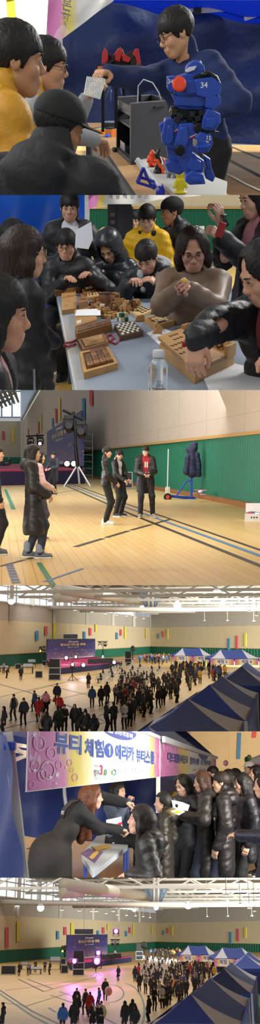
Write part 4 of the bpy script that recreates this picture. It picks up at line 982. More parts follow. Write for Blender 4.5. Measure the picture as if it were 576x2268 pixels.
# open peg trays at the far end
s = Slab('peg_tray', 'open wooden tray of dark pegs under the hands of the seated boy in glasses', 'puzzle', ((117, 627), (170, 621), (178, 636), (121, 644)), .045, 'mid', True)
for k in range(6): part('peg', MB().tube([s.at(.14 + .05 * k, .3), s.at(.16 + .05 * k, .75)], .012, 8), W['dark'], s.t, pan=True)
s = Slab('peg_tray', 'open wooden tray full of upright pegs in front of the hooded person', 'puzzle', ((174, 620), (215, 613), (222, 622), (181, 631)), .04, 'mid', True)
for k in range(7):
    for j in range(2): part('peg', MB().lathe([(.013, -.02), (.013, .03)], s.at(.16 + .11 * k, .3 + .4 * j), 8), W['dark' if j else 'red'], s.t, pan=True)
s = Slab('block_tray', 'shallow tray of pale cubes with a clear plastic lid', 'puzzle', ((179, 632), (231, 624), (238, 638), (184, 648)), .03, 'mid', True)
for k in range(5):
    for j in range(2): s.tile(.13 + .15 * k, .14 + .36 * j, .26 + .15 * k, .42 + .36 * j, .012, 'pale' if (k + j) % 3 else 'mid', 'cube')
pl_ = MB().prism([s.at(.8, .2), s.at(.95, .2), s.at(.95, .2) + Vector((.02, 0, .12)), s.at(.8, .2) + Vector((.02, 0, .12))], (0, .004, 0)); part('clear_lid', pl_, mat('#e8eef2', .1, trans=.9, name='clear_plastic'), s.t, pan=True)
s = Slab('letter_puzzle', 'flat wooden letter puzzle with white pieces at the far middle of the table', 'puzzle', ((236, 619), (276, 615), (280, 627), (240, 632)), .02, 'oak', True)
for k in range(6): s.tile(.12 + .13 * k, .2 + .25 * (k % 2), .22 + .13 * k, .5 + .25 * (k % 2), .008, CREAM, 'piece')
s = Slab('letter_board', 'speckled board with dark symbols in the far middle of the table', 'puzzle', ((192, 645), (222, 640), (226, 652), (194, 657)), .02, 'pale')
for k in range(12): s.tile(.08 + .22 * (k % 4), .08 + .3 * (k // 4), .2 + .22 * (k % 4), .3 + .3 * (k // 4), .003, 'dark' if k % 2 else 'mid', 'symbol', bev=0)
s = Slab('frame_tray', 'open frame tray behind the round wooden pot', 'puzzle', ((178, 650), (232, 640), (238, 652), (182, 664)), .018, 'mid', True)
c = PN.on(234, 678, TZ2); PT = thing('wooden_pot', 'round brown wooden pot with lid in the middle of the table', 'pot', c)
part('pot', MB().lathe([(.040, 0), (.047, .02), (.047, .075), (.044, .08)], c, 20), W['red'], PT, .6, pan=True); part('lid', MB().lathe([(.046, .081), (.046, .092), (.03, .096)], c, 20), W['dark'], PT, .6, pan=True)
# burr puzzles: crossed sticks in a heap
burrs = [(203, 676, 0), (214, 668, 30), (218, 684, 60), (246, 668, 10), (256, 660, 45), (262, 674, 20), (272, 668, 70), (281, 676, 5), (293, 680, 40), (270, 686, 55), (284, 688, 25), (206, 690, 80), (298, 690, 15), (250, 682, 35), (226, 694, 50), (238, 690, 10), (258, 690, 70), (302, 676, 30)]
for i, (x, y, a) in enumerate(burrs):
    c = PN.on(x, y + 6, TZ2); mm = W[('light', 'mid', 'pale', 'red', 'oak')[i % 5]]; r = .022 + .004 * (i % 3)
    b_ = thing('burr_puzzle', 'small wooden burr puzzle of crossed sticks in the heap on the table', 'puzzle', Matrix.Translation(c + Vector((0, 0, r))) @ rz(a), 'burr puzzles heaped on the table')
    for j, d in enumerate(((1, 0, 0), (0, 1, 0), (0, 0, 1))):
        for sg in (-1, 1):
            o = Vector((0, sg * r * .34, 0)) if j == 0 else Vector((0, 0, sg * r * .34)) if j == 1 else Vector((sg * r * .34, 0, 0)); L = r if (j < 2 or sg < 0) else r * .999
            part('stick', MB().bar(o - Vector(d) * L, o + Vector(d) * L, r * .62), mm if (i + j) % 2 else W['dark' if i % 4 == 0 else 'light'], b_, bevel=.0015)
# checkered cubes
def chk(name, a_, b_, n=3):
    t = NT(name); ck = t.n('TexChecker', iVector=t.n('TexCoord').outputs['Object'], iScale=n); ck.inputs[1].default_value = lin(a_); ck.inputs[2].default_value = lin(b_); t.link(ck.outputs[0], 'Base Color'); t.b.inputs['Roughness'].default_value = .5; return t.m
for x, y, sz, cs, lab, a in ((272, 712, .052, ('#2d5a3a', '#cfc8a8'), 'green and cream checkered cube in front of the burr heap', 25), (252, 672, .075, ('#6b4226', '#b98a4c'), 'brown checkered cube beside the wooden pot', 15), (224, 690, .05, ('#3a3430', '#cfc0a0'), 'black and cream checkered cube left of the heap', -20)):
    c = PN.on(x, y, TZ2); single('checkered_cube', lab, 'puzzle', MB().box((0, 0, sz / 2), (sz, sz, sz)), chk('checks', *cs, n=38 if sz < .06 else 32), Matrix.Translation(c) @ rz(a), bevel=.003)
for i, (x, y, a) in enumerate(((240, 700, 20), (250, 697, 70), (244, 706, -10), (258, 702, 40), (234, 705, 5))):
    single('wooden_cross', 'yellow wooden cross piece lying in front of the heap', 'puzzle piece', MB().bar((-.03, 0, .012), (.03, 0, .012), .016, .02).bar((0, -.03, .012), (0, .03, .012), .016, .0199), W['oak'], Matrix.Translation(PN.on(x, y, TZ2)) @ rz(a), group='yellow wooden cross pieces')
# chess board and small boards
s = Slab('chess_board', 'folding chess board with black and white squares in the middle of the table', 'chess board', ((253, 718), (295, 711), (318, 733), (268, 744)), .028, 'dark', pm='box')
for i in range(6):
    for j in range(8):
        u0, v0 = .06 + .11 * j, .07 + .145 * i; s.tile(u0, v0, u0 + .108, v0 + .143, .0015, CREAM if (i + j) % 2 else mat('#2b3138', .5, name='dark_square'), 'square', bev=0)
def dots(s, n, m, cols, r=.010, jump=2):
    for i in range(n):
        for j in range(m):
            if (i * 5 + j * 3) % jump == 0: continue
            part('chip', MB().lathe([(r, 0), (r, .004)], s.at(.15 + .7 * j / (m - 1), .18 + .64 * i / (n - 1)), 10), cols[(i + 2 * j) % len(cols)], s.t, pan=True)
BLK, WHT, BLU = mat('#22201e', .5, name='black_chip'), CREAM, mat('#2b4f8f', .5, name='blue_chip')
s = Slab('peg_board', 'pale square peg board with black dots beside the burr heap', 'board game', ((284, 686), (313, 676), (337, 687), (308, 700)), .02, 'pale'); dots(s, 4, 4, [BLK], .011, 5)
s = Slab('board_game', 'pale boxed board game with blue and black pieces near the tan hoodie girl', 'board game', ((320, 704), (362, 693), (389, 708), (344, 722)), .03, 'oak', True)
for k in range(4): s.tile(.2 + .16 * k, .25, .32 + .16 * k, .75, .004, 'pale', 'card')
dots(s, 3, 5, [BLU, BLK, WHT], .011, 3)
s = Slab('lidded_box', 'light wooden lidded box closest to the tan hoodie girl', 'box', ((331, 676), (364, 669), (381, 681), (346, 689)), .03, 'oak'); s.tile(.2, .15, .8, .8, .006, 'pale', 'lid')
s = Slab('puzzle_plate', 'dark wooden puzzle plate under the hand of the boy with the grey hood', 'puzzle', ((272, 645), (298, 640), (314, 647), (286, 656)), .015, 'pale'); s.tile(.2, .2, .85, .75, .006, 'mid', 'piece'); s.tile(.1, .6, .5, .9, .008, CREAM, 'piece')
for (pts, d, lab) in ((((299, 713), (303, 700), (318, 697), (323, 712)), .05, 'triangular wooden block standing behind the pale boxed game'), (((337, 741), (353, 719), (361, 727), (358, 742)), .05, 'triangular wooden block standing on the table before the pegboard')):
    Y0 = PN.on(pts[0][0], pts[0][1], TZ2).y; m = MB(); m.prism([PN.at(x, y, Y0) for x, y in pts], (0, d, 0)); single('wooden_wedge', lab, 'puzzle', m, W['light'], Matrix(), bevel=.003)
for cs, lab, dots_ in ((((325, 738), (362, 726), (398, 745), (352, 764)), 'white instruction sheet with coloured dots in front of the boxed game', 1), (((450, 838), (520, 806), (590, 822), (590, 866), (470, 880)), 'white paper under the wrist at the near corner of the table', 0)):
    m = MB(); m.prism([PN.on(x, y, TZ2 + .001) for x, y in cs], (0, 0, .002)); T_ = thing('paper_sheet', lab, 'paper', PN.on(cs[0][0], cs[0][1], TZ2)); part('sheet', m, mat('#dcdde0', .8, name='paper2'), T_, pan=True)
    if dots_:
        for k in range(10):
            c = PN.on(334 + 6 * k, 744 - 7 * (k % 3) + k * .8, TZ2 + .0035); part('coloured_dot', MB().lathe([(.009, 0), (.009, .0005)], c, 10), mat(('#c03a3a', '#3a6ac0', '#c0a03a', '#3a9a5a', '#8a4aa0')[k % 5], .7, name='ink_dot'), T_, pan=True)
m = MB(); m.tube([PN.on(x, y, TZ2 + .006) for x, y in ((170, 752), (158, 758), (144, 760), (141, 766), (150, 768), (168, 762))], .005, 6); single('red_string', 'loop of red string beside the tangram box at the table edge', 'string', m, mat('#a81f2c', .7, name='red_cord'), Matrix(), smooth=True)
m = MB(); m.tube([PN.on(x, y, TZ2 + .006) for x, y in ((240, 756), (252, 750), (248, 742), (238, 744), (236, 752), (256, 762), (266, 752))], .005, 6); single('red_string', 'tangled red string between tangram box and chess board', 'string', m, mat('#a81f2c', .7, name='red_cord'), Matrix(), smooth=True)
# peg solitaire box
s = Slab('solitaire_box', 'large wooden peg solitaire box with red pegs under the hand of the near girl', 'board game', ((353, 760), (418, 735), (519, 783), (432, 822)), .05, 'oak', pm='box')
in_ = s
gb = [s.at(0, -.02), s.at(1.0, -.02)]
lid = part('sloping_board', MB().prism([s.at(-.02, -.02) + Vector((0, 0, .03)), s.at(.74, -.02) + Vector((0, 0, .03)), s.at(.74, 1.0) + Vector((0, 0, .008)), s.at(-.02, 1.0) + Vector((0, 0, .008))], (0, 0, -.016)), W['light'], s.t, bevel=.002, pan=True)
for a_, b_ in (((.76, 0), (1, 0)), ((.985, 0), (.985, 1)), ((.76, 1), (1, 1))): part('rim', MB().bar(s.at(*a_) + Vector((0, 0, .02)), s.at(*b_) + Vector((0, 0, .02)), .014, .05), W['oak'], s.t, pan=True)
up_ = lambda u, v: s.at(u, v) + Vector((0, 0, .031 - .022 * v))
MRED = mat('#a8241c', .4, name='red_peg')
for i in range(7):
    for j in range(7):
        if (i in (0, 1, 5, 6)) and (j in (0, 1, 5, 6)): continue
        u, v = .05 + .10 * j, .10 + .125 * i
        part('peg_hole', MB().lathe([(.0095, 0), (.0095, .0008)], up_(u, v), 12), INK, lid, pan=True)
        if (i, j) in ((3, 5), (2, 6), (4, 4), (4, 5), (5, 3), (3, 2), (6, 3)): part('peg', MB().lathe([(.0085, -.005), (.0085, .018), (.007, .02)], up_(u, v), 10), MRED, s.t, pan=True)
for k in range(5):
    p = s.at(.86 + .03 * (k % 2), .18 + .15 * k) + Vector((0, 0, .012)); part('peg', MB().tube([p, p + Vector((.03, .06 * (-1) ** k, .01))], .009, 8), MRED if k % 2 else W['red'], s.t, pan=True)
# ---- water bottle
c = PN.at(350, 860, 3.02); zc = PN.at(350, 775, 3.02).z; zb = TZ2; hgt = zc - zb; r = .034
BT = thing('water_bottle', 'clear plastic water bottle with white cap at the near edge of the table', 'bottle', Vector((c.x, 3.02, zb)))
o = (c.x, 3.02, zb)
prof = [(r * .8, 0), (r, .01)] + [(r * (.95 if k % 2 else 1.0), .02 + (hgt - .08) * k / 9) for k in range(10)] + [(r * .98, hgt - .05), (r * .75, hgt - .036), (r * .45, hgt - .026), (r * .42, hgt - .022)]
part('bottle', MB().lathe(prof, o, 28), mat('#eef4f6', .04, trans=.92, ior=1.33, name='clear_pet'), BT, True, pan=True)
part('cap', MB().lathe([(.0185, hgt - .024), (.0195, hgt - .022), (.0195, hgt - .004), (.0175, hgt)], o, 20), mat('#c8ccd0', .45, name='cap_white'), BT, .6, pan=True)
part('neck_ring', MB().lathe([(.020, hgt - .030), (.020, hgt - .026)], o, 20), mat('#dfe6ea', .2, trans=.5, name='ring_clear'), BT, pan=True)
lb = MB(); 
for k in range(7): lb.text(('생수', '청정수', '500ml', 'WATER', '무라벨', '||||||||', '0.5L')[k], (c.x + .004, 3.02 - r - .002, zb + .035 + .0085 * k), (1, 0, 0), (0, 0, 1), .009, bold=.01)
part('label', lb, mat('#30343a', .6, name='label_ink'), BT, pan=True)
# ---- people round the puzzle table
person('boy standing behind the table in black jacket and white T-shirt holding a white paper', yaw=182, head=(154, 457), hpx=66, S=1.66, top='jacket', col='#22242a', thick=.03, opened=.075, inner='#c9ccd2', hd=(0, 12, 0), LH=(199, 541, -.25), lp='pinch', RH=(.24, .12, -.02, 0), hair='bowl', skin='#c0937a', leg='#1b1c20', glasses=None)
PPR = MB().prism([PN.at(x, y, INFO['person']['Y'] * 0 + 6.9) for x, y in ((168, 510), (202, 491), (206, 528), (196, 552), (166, 548))], (0, .004, 0))
single('paper_sheet', 'white paper held by the standing boy in front of his shirt', 'paper', PPR, mat('#d5d8de', .8, name='paper3'), Matrix())
person('seated boy in round glasses and black puffer at the far end of the table', yaw=176, head=(146, 540), hpx=68, S=1.56, pose='sit', top='puffer', col='#15161b', hood='down', lean=10, hd=(0, 14, 0), RH=(142, 624, -.22), LH=(204, 614, -.15), rp='down', lp='down', rup=(0, 0, 1), lup=(0, 0, 1), hair='bowl', glasses='#4a3a30', skin='#b98a70')
person('person in dark grey puffer with hood up bending over the tray', yaw=152, head=(240, 546), hpx=66, S=1.58, pose='sit', top='puffer', col='#24272e', lean=16, hd=(8, 38, 0), hood='up', hair=None, quilt=.085, qa=.016, RH=(222, 606, -.1), LH=(262, 612, -.2), hands=False, rough=.32)
person('woman with long brown hair and glasses in black coat seen from behind at the table', yaw=-62, head=(56, 556), hpx=116, S=1.62, top='coat', col='#101013', hair='long', hlen=.36, hcol='#24140e', hd=(-12, 4, 0), glasses='#b8a078', lean=4, RH=(110, 900, .1), LH=(120, 760, .5), hands=False, wide=1.1)
person('girl in profile with dark fringe, pink collar and black jacket, at the lower edge', yaw=-88, head=(-4, 690), hpx=172, S=1.58, top='jacket', col='#131318', opened=.06, inner='#c08f92', hair='fringe', hlen=.16, hd=(0, 6, 0), skin='#c08a6c', thick=.03, hands=False, zipper='#9a9aa0')
person('dark-haired person mostly hidden behind the woman with long brown hair', yaw=-60, head=(32, 516), hpx=66, S=1.6, top='coat', col='#33343c', hair='bob', hlen=.12, hands=False)
person('small boy in navy jacket standing far back beside the loudspeaker', yaw=188, head=(294, 488), hpx=47, S=1.34, top='puffer', col='#1a2344', opened=.05, inner='#20232c', hd=(0, 4, 0), hair='bowl', skin='#cfa285', RH=(.1, .25, .1, 0), LH=(-.1, .25, .12, 0))
person('boy in bright yellow padded jacket looking down behind the boy with the grey hood', yaw=172, head=(326, 482), hpx=60, S=1.45, top='puffer', col='#d9a90c', hoodcol='#1d1e22', hood='down', hd=(0, 24, 0), hair='bowl', skin='#c79a7a', RH=(.2, .15, .05, 0), LH=(-.15, .22, .1, 0), quilt=.1)
person('boy in black cap and black padded jacket facing sideways behind the girl with glasses', yaw=108, head=(380, 467), hpx=62, S=1.6, top='puffer', col='#1a1c22', hood='down', hd=(-6, 8, 0), hair='short', cap='#141414', skin='#c08c6c', RH=(.15, .2, .0, 0), LH=(-.1, .2, .05, 0), wide=1.05)
person('boy bending low in black puffer with light grey hood working a wooden puzzle', yaw=158, head=(324, 568), hpx=74, S=1.58, pose='sit', top='puffer', col='#17191f', hoodcol='#a9abb0', hood='down', lean=26, hd=(4, 30, 0), RH=(289, 632, -.15), rp='pinch', rup=(0, 0, 1), LH=(352, 634, -.1), lp='down', hair='short', skin='#c4957c', side=0)
person('girl with round glasses and shoulder-length hair in tan hoodie holding a small piece', yaw=168, head=(427, 550), hpx=98, S=1.6, pose='sit', top='hoodie', col='#75604f', hood='down', lean=8, hd=(12, 22, 4), hair='parted', hlen=.2, hcol='#20130f', glasses='#5a3c34', skin='#c0917c', RH=(398, 640, -.34), LH=(420, 640, -.34), rp='pinch', lp='pinch', rup=(-.6, -.5, .6), lup=(.6, -.5, .6), re=(.6, -.2, -.8), le=(-.6, -.2, -.8))
person('near girl with long dark hair in black puffer reaching over the solitaire box', yaw=128, head=(584, 602), hpx=146, S=1.62, pose='sit', top='puffer', col='#15161c', opened=.05, inner='#6d2a2e', lean=12, hd=(-20, 22, 0), hair='long', hlen=.42, hcol='#140f0e', skin='#c79679', RH=(432, 752, -.28), re=(.9, .2, .5), rp='down', rdir=(-.05, -.25, -1), rup=(-.3, -1, .2), LH=(585, 812, -.75), le=(-.6, .1, -.8), lp='relax', lup=(0, 0, 1), quilt=.085, qa=.009, rough=.5)
person('woman in black jacket and pink sweater standing at the back holding a phone', yaw=112, head=(564, 437), hpx=92, S=1.64, top='jacket', col='#16171d', opened=.085, inner='#c9929a', thick=.035, hd=(0, 14, 0), hair='parted', hlen=.2, skin='#c99c84', RH=(489, 492, -.12), LH=(492, 530, -.32), rp='pinch', lp='grip', re=(.3, -.2, -1), le=(-.3, -.2, -1), rup=(-1, -.2, .3), lup=(-1, -.2, .5))
m = MB(); q = PN.at(490, 508, INFO['person.013' if 'person.013' in INFO else 'person']['Y'] - .3) if False else PN.at(489, 509, 5.0)
m.box((0, 0, 0), (.04, .015, .08), Matrix.Rotation(R(20), 3, 'Y')); single('phone', 'red-cased phone held by the woman in the pink sweater', 'phone', m, mat('#8f1f24', .4, name='red_case'), q, bevel=.006)
m = MB().box((0, 0, 0), (.02, .02, .014)); single('puzzle_piece', 'small yellow puzzle piece between the fingers of the girl in tan hoodie', 'puzzle piece', m, mat('#d8c020', .5, name='yellow_piece'), PN.at(409, 622, 4.55), bevel=.003)
clip_set(PN)
# ================================================================ room three: three boys flying a toy drone beside the green wall
PN = P3 = Set(864, 1296, 1018)
FZ3 = -1.39
WD = Vector((-.1434, 1, 0)).normalized(); W0 = Vector((3.64, 25.3, 0))
def wall_at(Y): return W0 + WD * ((Y - 25.3) / WD.y)
def wall(name, p0, p1, z0, z1, m):
    d = Vector(p1) - Vector(p0); L = d.length; M = Matrix.Translation((p0[0], p0[1], 0)) @ Matrix.Rotation(math.atan2(d.y, d.x), 4, 'Z')
    return single(name, None, None, MB().quad((0, 0, z0), (L, 0, z0), (L, 0, z1), (0, 0, z1)), m, M, kind='structure')
area((-1, 17, 2.55), (-1.5, 18.5, -3), 7, 560, (1, .98, .95), sizey=9)  # added lights out of view: two overhead, a front fill, a side fill
area((-2, 36, 6.5), (-3, 42, -3), 14, 2000, (.97, .98, 1), sizey=18)
area((-3.4, 9.5, .2), (0, 18, -.6), 1.4, 90, (1, .98, .95))
area((-7.5, 21, .5), (3, 24, .9), 7, 950, (.98, .98, 1), sizey=2.2)
p_near, p_far = wall_at(17), wall_at(290)
SIDE = plaster_mat('wall_acoustic', '#c2b6a8', '#b6aa9c', (5.0, 1.35), .42, '#877c6e')
wall('wall_right', p_near, p_far, .77, 12.3, SIDE)
corrugated('wall_green', p_near, wall_at(120), FZ3 + .16, .72, .26, .05, mat('#0f6b50', .55, noise=.05, nscale=1, name='green_panel3'), square=False)
wall('wall_green_far', wall_at(120), p_far, FZ3 + .16, .72, mat('#0f6b50', .55, name='green_flat'))
m = MB(); n3 = Vector((-WD.y, WD.x, 0)) ; m.bar(p_near + n3 * .06 + Vector((0, 0, .76)), p_far + n3 * .06 + Vector((0, 0, .76)), .12, .10); struct('trim_rail', m, RAIL)
m = MB(); m.bar(p_near + n3 * .1 + Vector((0, 0, FZ3 + .08)), p_far + n3 * .1 + Vector((0, 0, FZ3 + .08)), .16, .16); struct('baseboard_right', m, mat('#8a5f34', .6, name='base_wood'))
fl = Vector((p_far.x - 60, p_far.y, 0)); wall('wall_far', fl, p_far, .77, 12.3, plaster_mat('wall_far_mat', '#b9b0a0', '#aea594', (8, 4), .15, '#8f8676')); wall('wall_far_green', fl, p_far, FZ3, .77, mat('#0f6b50', .55, name='green_flat'))
# clerestory windows above both walls
GLOW = mat('#eef4fa', .4, emit=1.25, name='daylight_glass')
def clerestory(i, p0, p1, z0, z1, n):
    d = Vector(p1) - Vector(p0); m = MB(); m.quad(Vector((p0[0], p0[1], z0)), Vector((p1[0], p1[1], z0)), Vector((p1[0], p1[1], z1)), Vector((p0[0], p0[1], z1))); struct('window_%d' % i, m, GLOW)
    m = MB(); nn = Vector((-d.y, d.x, 0)).normalized() * .3
    if nn.y > 0: nn = -nn
    for k in range(n + 1): q = Vector(p0) + d * k / n + nn; m.bar((q.x, q.y, z0), (q.x, q.y, z1), .5)
    for z in (z0, (z0 + z1) / 2, z1): m.bar(Vector((p0[0], p0[1], z)) + nn, Vector((p1[0], p1[1], z)) + nn, .5)
    struct('window_%d_frame' % i, m, mat('#9aa6b2', .5, name='frame_grey'))
clerestory(1, fl, p_far, 13.5, 30, 18); clerestory(2, p_far, wall_at(60), 13.0, 30, 40)
m = MB(); m.bar(p_far + Vector((.0, -.5, FZ3)), p_far + Vector((0, -.5, 26)), 1.2); struct('trim_column', m, mat('#d0d2d0', .6, name='column_paint'))
m = MB()
for k in range(6):
    a, b = PN.at(-4 + 9 * k, 905 - 3 * k, 240), PN.at(-30 + 12 * k, 862, 150); m.bar(a, b, .5)
for y in (872, 884, 895): m.bar(PN.at(-5, y, 200), PN.at(44 - (y - 872) * .6, y - 14, 200), .45)
struct('ceiling_truss', m, mat('#8d98a4', .5, name='truss_grey'))
# floor, boards run along the wall
a3 = math.atan2(WD.y, WD.x) - math.pi / 2; M3 = Matrix.Translation((0, 0, FZ3)) @ Matrix.Rotation(a3, 4, 'Z')
single('floor', None, None, MB().quad((-60, 2, 0), (40, 2, 0), (40, 300, 0), (-60, 300, 0)), wood_floor('maple_boards', '#d9bd80', '#cbad6e', .135, 3.2, .28, along='Y', gap=.05, gapcol='#8a6530', worn=.18), M3, kind='structure')
def line(px, w, col, name, broken=0):
    m = MB(); pts = [PN.on(x, y, FZ3 + .004) for x, y in px]
    for a, b in zip(pts, pts[1:]):
        n = (b - a).cross(Vector((0, 0, 1))).normalized() * w / 2
        k = max(1, int((b - a).length / broken)) if broken else 1
        for i in range(k):
            p, q = a.lerp(b, i / k), a.lerp(b, (i + (.9 if broken else 1)) / k); m.quad(p - n, q - n, q + n, p + n)
    return struct(name, m, mat(col, .55, noise=.15, nscale=3, name='floor_paint'))
line(((140, 1073), (286, 1137), (600, 1262)), .10, '#17181a', 'trim_court_line_1')
line(((150, 1073), (286, 1126), (600, 1239)), .09, '#2f6f9f', 'trim_court_line_2')
line(((160, 1072), (286, 1118), (600, 1226)), .08, '#17181a', 'trim_court_line_3')
line(((166, 1211), (290, 1174), (380, 1149)), .10, '#1b1b1c', 'trim_court_line_4', 1.3)
line(((98, 1288), (183, 1259)), .045, '#2f63a8', 'trim_court_line_5')
line(((86, 1246), (124, 1306)), .07, '#17663f', 'trim_court_line_6')
line(((12, 1084), (30, 1128)), .12, '#2a7a5a', 'trim_court_line_7'); line(((0, 1254), (60, 1238), (118, 1224)), .06, '#2b2b2e', 'trim_court_line_8', .5)
line(((20, 1248), (36, 1292)), .10, '#5d6478', 'trim_court_line_9', .25); line(((120, 1093), (200, 1080)), .07, '#7a4a2a', 'trim_court_line_10')
# paper strips on the walls
pn = Vector((WD.y, -WD.x, 0))
def strip(x, y0, y1, w, col, lab, far=False, S_=None):
    P0, N_ = (p_far, Vector((0, 1, 0))) if far else (W0, pn); off = (-N_ if (N_.dot(Vector((0, -1, 0))) < 0) else N_) * .08
    m = MB(); q = [PN.plane(px, py, Vector(P0) + off, N_) for px, py in ((x - w / 2, y1), (x + w / 2, y1), (x + w / 2 - .5, y0), (x - w / 2 - .5, y0))]
    m.prism(q, off.normalized() * .05); single('paper_strip', lab, 'paper strip', m, mat(col, .85, name='strip_paper'), Matrix())
RED_, BLU_, YEL_ = '#c04a4c', '#3b7fae', '#d2bb52'
for (x, y0, y1, w, c, lab, far) in ((202.5, 858, 898, 6, RED_, 'red paper strip highest on the wall, right of the stage backdrop', 0), (186, 882, 929, 5, BLU_, 'blue paper strip just above the right end of the stage backdrop', 0), (132.5, 881, 930, 4, YEL_, 'yellow paper strip above the middle of the stage backdrop', 0),
    (124.5, 905, 937, 3.5, RED_, 'red paper strip above the stage backdrop between blue and yellow', 0), (117, 926, 946, 3, BLU_, 'short blue paper strip over the stage backdrop', 0), (91, 917, 956, 3, YEL_, 'thin yellow paper strip left of the stage backdrop', 0), (86, 934, 961, 2.5, RED_, 'thin red paper strip left of the stage backdrop', 0), (63, 950, 966, 2, RED_, 'tiny red paper strip near the far corner', 0),
    (8, 955, 974, 6, RED_, 'red paper strip on the far end wall', 1), (29, 947, 982, 6, YEL_, 'yellow paper strip on the far end wall', 1)): strip(x, y0, y1, w, c, lab + ' in the drone scene', far)
# stage with backdrop
S1, S0 = Vector((-2.6, 52.3, FZ3)), Vector((-9.5, 46.0, FZ3)); HS = Vector((0, 0, .82)); back = WD * 58
ST = thing('stage', 'low stage with red top and dark purple skirt under the night-blue backdrop', 'stage', S1)
part('skirt', MB().prism([S0, S1, S1 + back, S0 + back], HS - Vector((0, 0, .06))), mat('#241a3a', .8, bump=.4, bscale=20, name='skirt_cloth'), ST, pan=True)
part('stage_top', MB().prism([p + HS - Vector((0, 0, .06)) for p in (S0, S1, S1 + back, S0 + back)], (0, 0, .06)), mat('#a32648', .7, name='stage_carpet'), ST, pan=True)
def star_backdrop(name, L, H):
    t = NT(name); tc = t.n('TexCoord').outputs['Object']; s = t.n('SeparateXYZ', i0=tc); zz = t.math('DIVIDE', s.outputs[2], H)
    r = t.n('ValToRGB', i0=zz); e = r.color_ramp.elements; e[0].position = 0; e[0].color = lin('#6b6294'); e[1].position = 1; e[1].color = lin('#1d2352'); x_ = e.new(.5); x_.color = lin('#2a2e72')
    c = r.outputs[0]; mp = t.n('Mapping', iVector=tc); mp.inputs['Scale'].default_value = (14 / H, 1, 14 / H)
    v = t.n('TexVoronoi', iVector=mp.outputs[0], iScale=1.6); den = t.math('MULTIPLY', t.math('SUBTRACT', 1.05, zz), .34); k = t.math('LESS_THAN', v.outputs['Distance'], den)
    wn = t.n('TexWhiteNoise', iVector=v.outputs['Position'] if 'Position' in v.outputs else v.outputs[2]).outputs[0]
    k = t.math('MULTIPLY', k, t.math('LESS_THAN', wn, t.math('SUBTRACT', 1.05, zz))); c = t.mix(k, c, '#d9b45a')
    v2 = t.n('TexVoronoi', iVector=mp.outputs[0], iScale=.42); c = t.mix(t.math('MULTIPLY', t.math('LESS_THAN', v2.outputs['Distance'], .3), .16), c, '#8a8fd0')
    t.link(c, 'Base Color'); t.b.inputs['Roughness'].default_value = .6; return t.m
def star(m, o, ux, uy, r, w=.22, mi=0):
    p = [o + (ux * math.sin(math.pi * k / 5) + uy * math.cos(math.pi * k / 5)) * (r if k % 2 == 0 else r * .45) for k in range(10)]; q = [o + (v - o) * (1 - w * 1.6) for v in p]
    for k in range(10): m.quad(p[k], p[(k + 1) % 10], q[(k + 1) % 10], q[k], mi=mi)
def backdrop(p0, p1, z0, z1, label, seed, upper, txt=True, fs=1.0):
    d = (Vector(p1) - Vector(p0)); d.z = 0; L = d.length; H = z1 - z0; M = Matrix.Translation((p0[0], p0[1], z0)) @ Matrix.Rotation(math.atan2(d.y, d.x), 4, 'Z'); rnd = random.Random(seed)
    B = thing('stage_backdrop', label, 'backdrop', M)
    part('panel', MB().box((L / 2, .1, H / 2), (L, .2, H)), star_backdrop('night_print', L, H), B)
    m = MB()
    for k in range(26): star(m, Vector((rnd.uniform(.04, .96) * L, -.02, rnd.uniform(.12, .8) * H)), Vector((L * .02 / .02 * .022, 0, 0)), Vector((0, 0, H * .04)), rnd.uniform(.6, 1.2))
    part('printed_star', m, mat('#d8b65c', .6, name='gold_print'), B)
    m = MB(); gold = mat('#e3c98a', .6, name='title_gold')
    def tx(s_, x, z, h, ww):
        vs, fs_ = text_mesh(s_, 'CENTER', .025); w0 = max(v[0] for v in vs) - min(v[0] for v in vs); m.add([(x + vx * ww / w0, -.03, z + vy * h) for vx, vy in vs], fs_)
    tx('청소년 다드림 축제', L * .5, H * upper[0], H * upper[1], L * .52); part('title', m, gold, B)
    m = MB(); tx('Dream', L * .5, H * (upper[0] + .155), H * upper[1] * .72, L * .2); tx('2017. 2. 25. 토', L * .5, H * (upper[0] - .13), H * .05, L * .22); part('subtitle', m, mat('#e6e8f2', .6, name='title_white'), B)
    m = MB(); m.box((L * .5, -.02, H * .04), (L * .9, .02, H * .06)); part('sponsor_strip', m, mat('#c9c6d8', .6, name='sponsor_white'), B)
    return B
bp0, bp1 = Vector((-10.0, 109, 0)), Vector((-3.35, 62.0, 0))
backdrop(bp0, bp1, -.43, 3.35, 'night-blue stage backdrop with gold stars and a Korean title, seen at an angle', 3, (.74, .13))
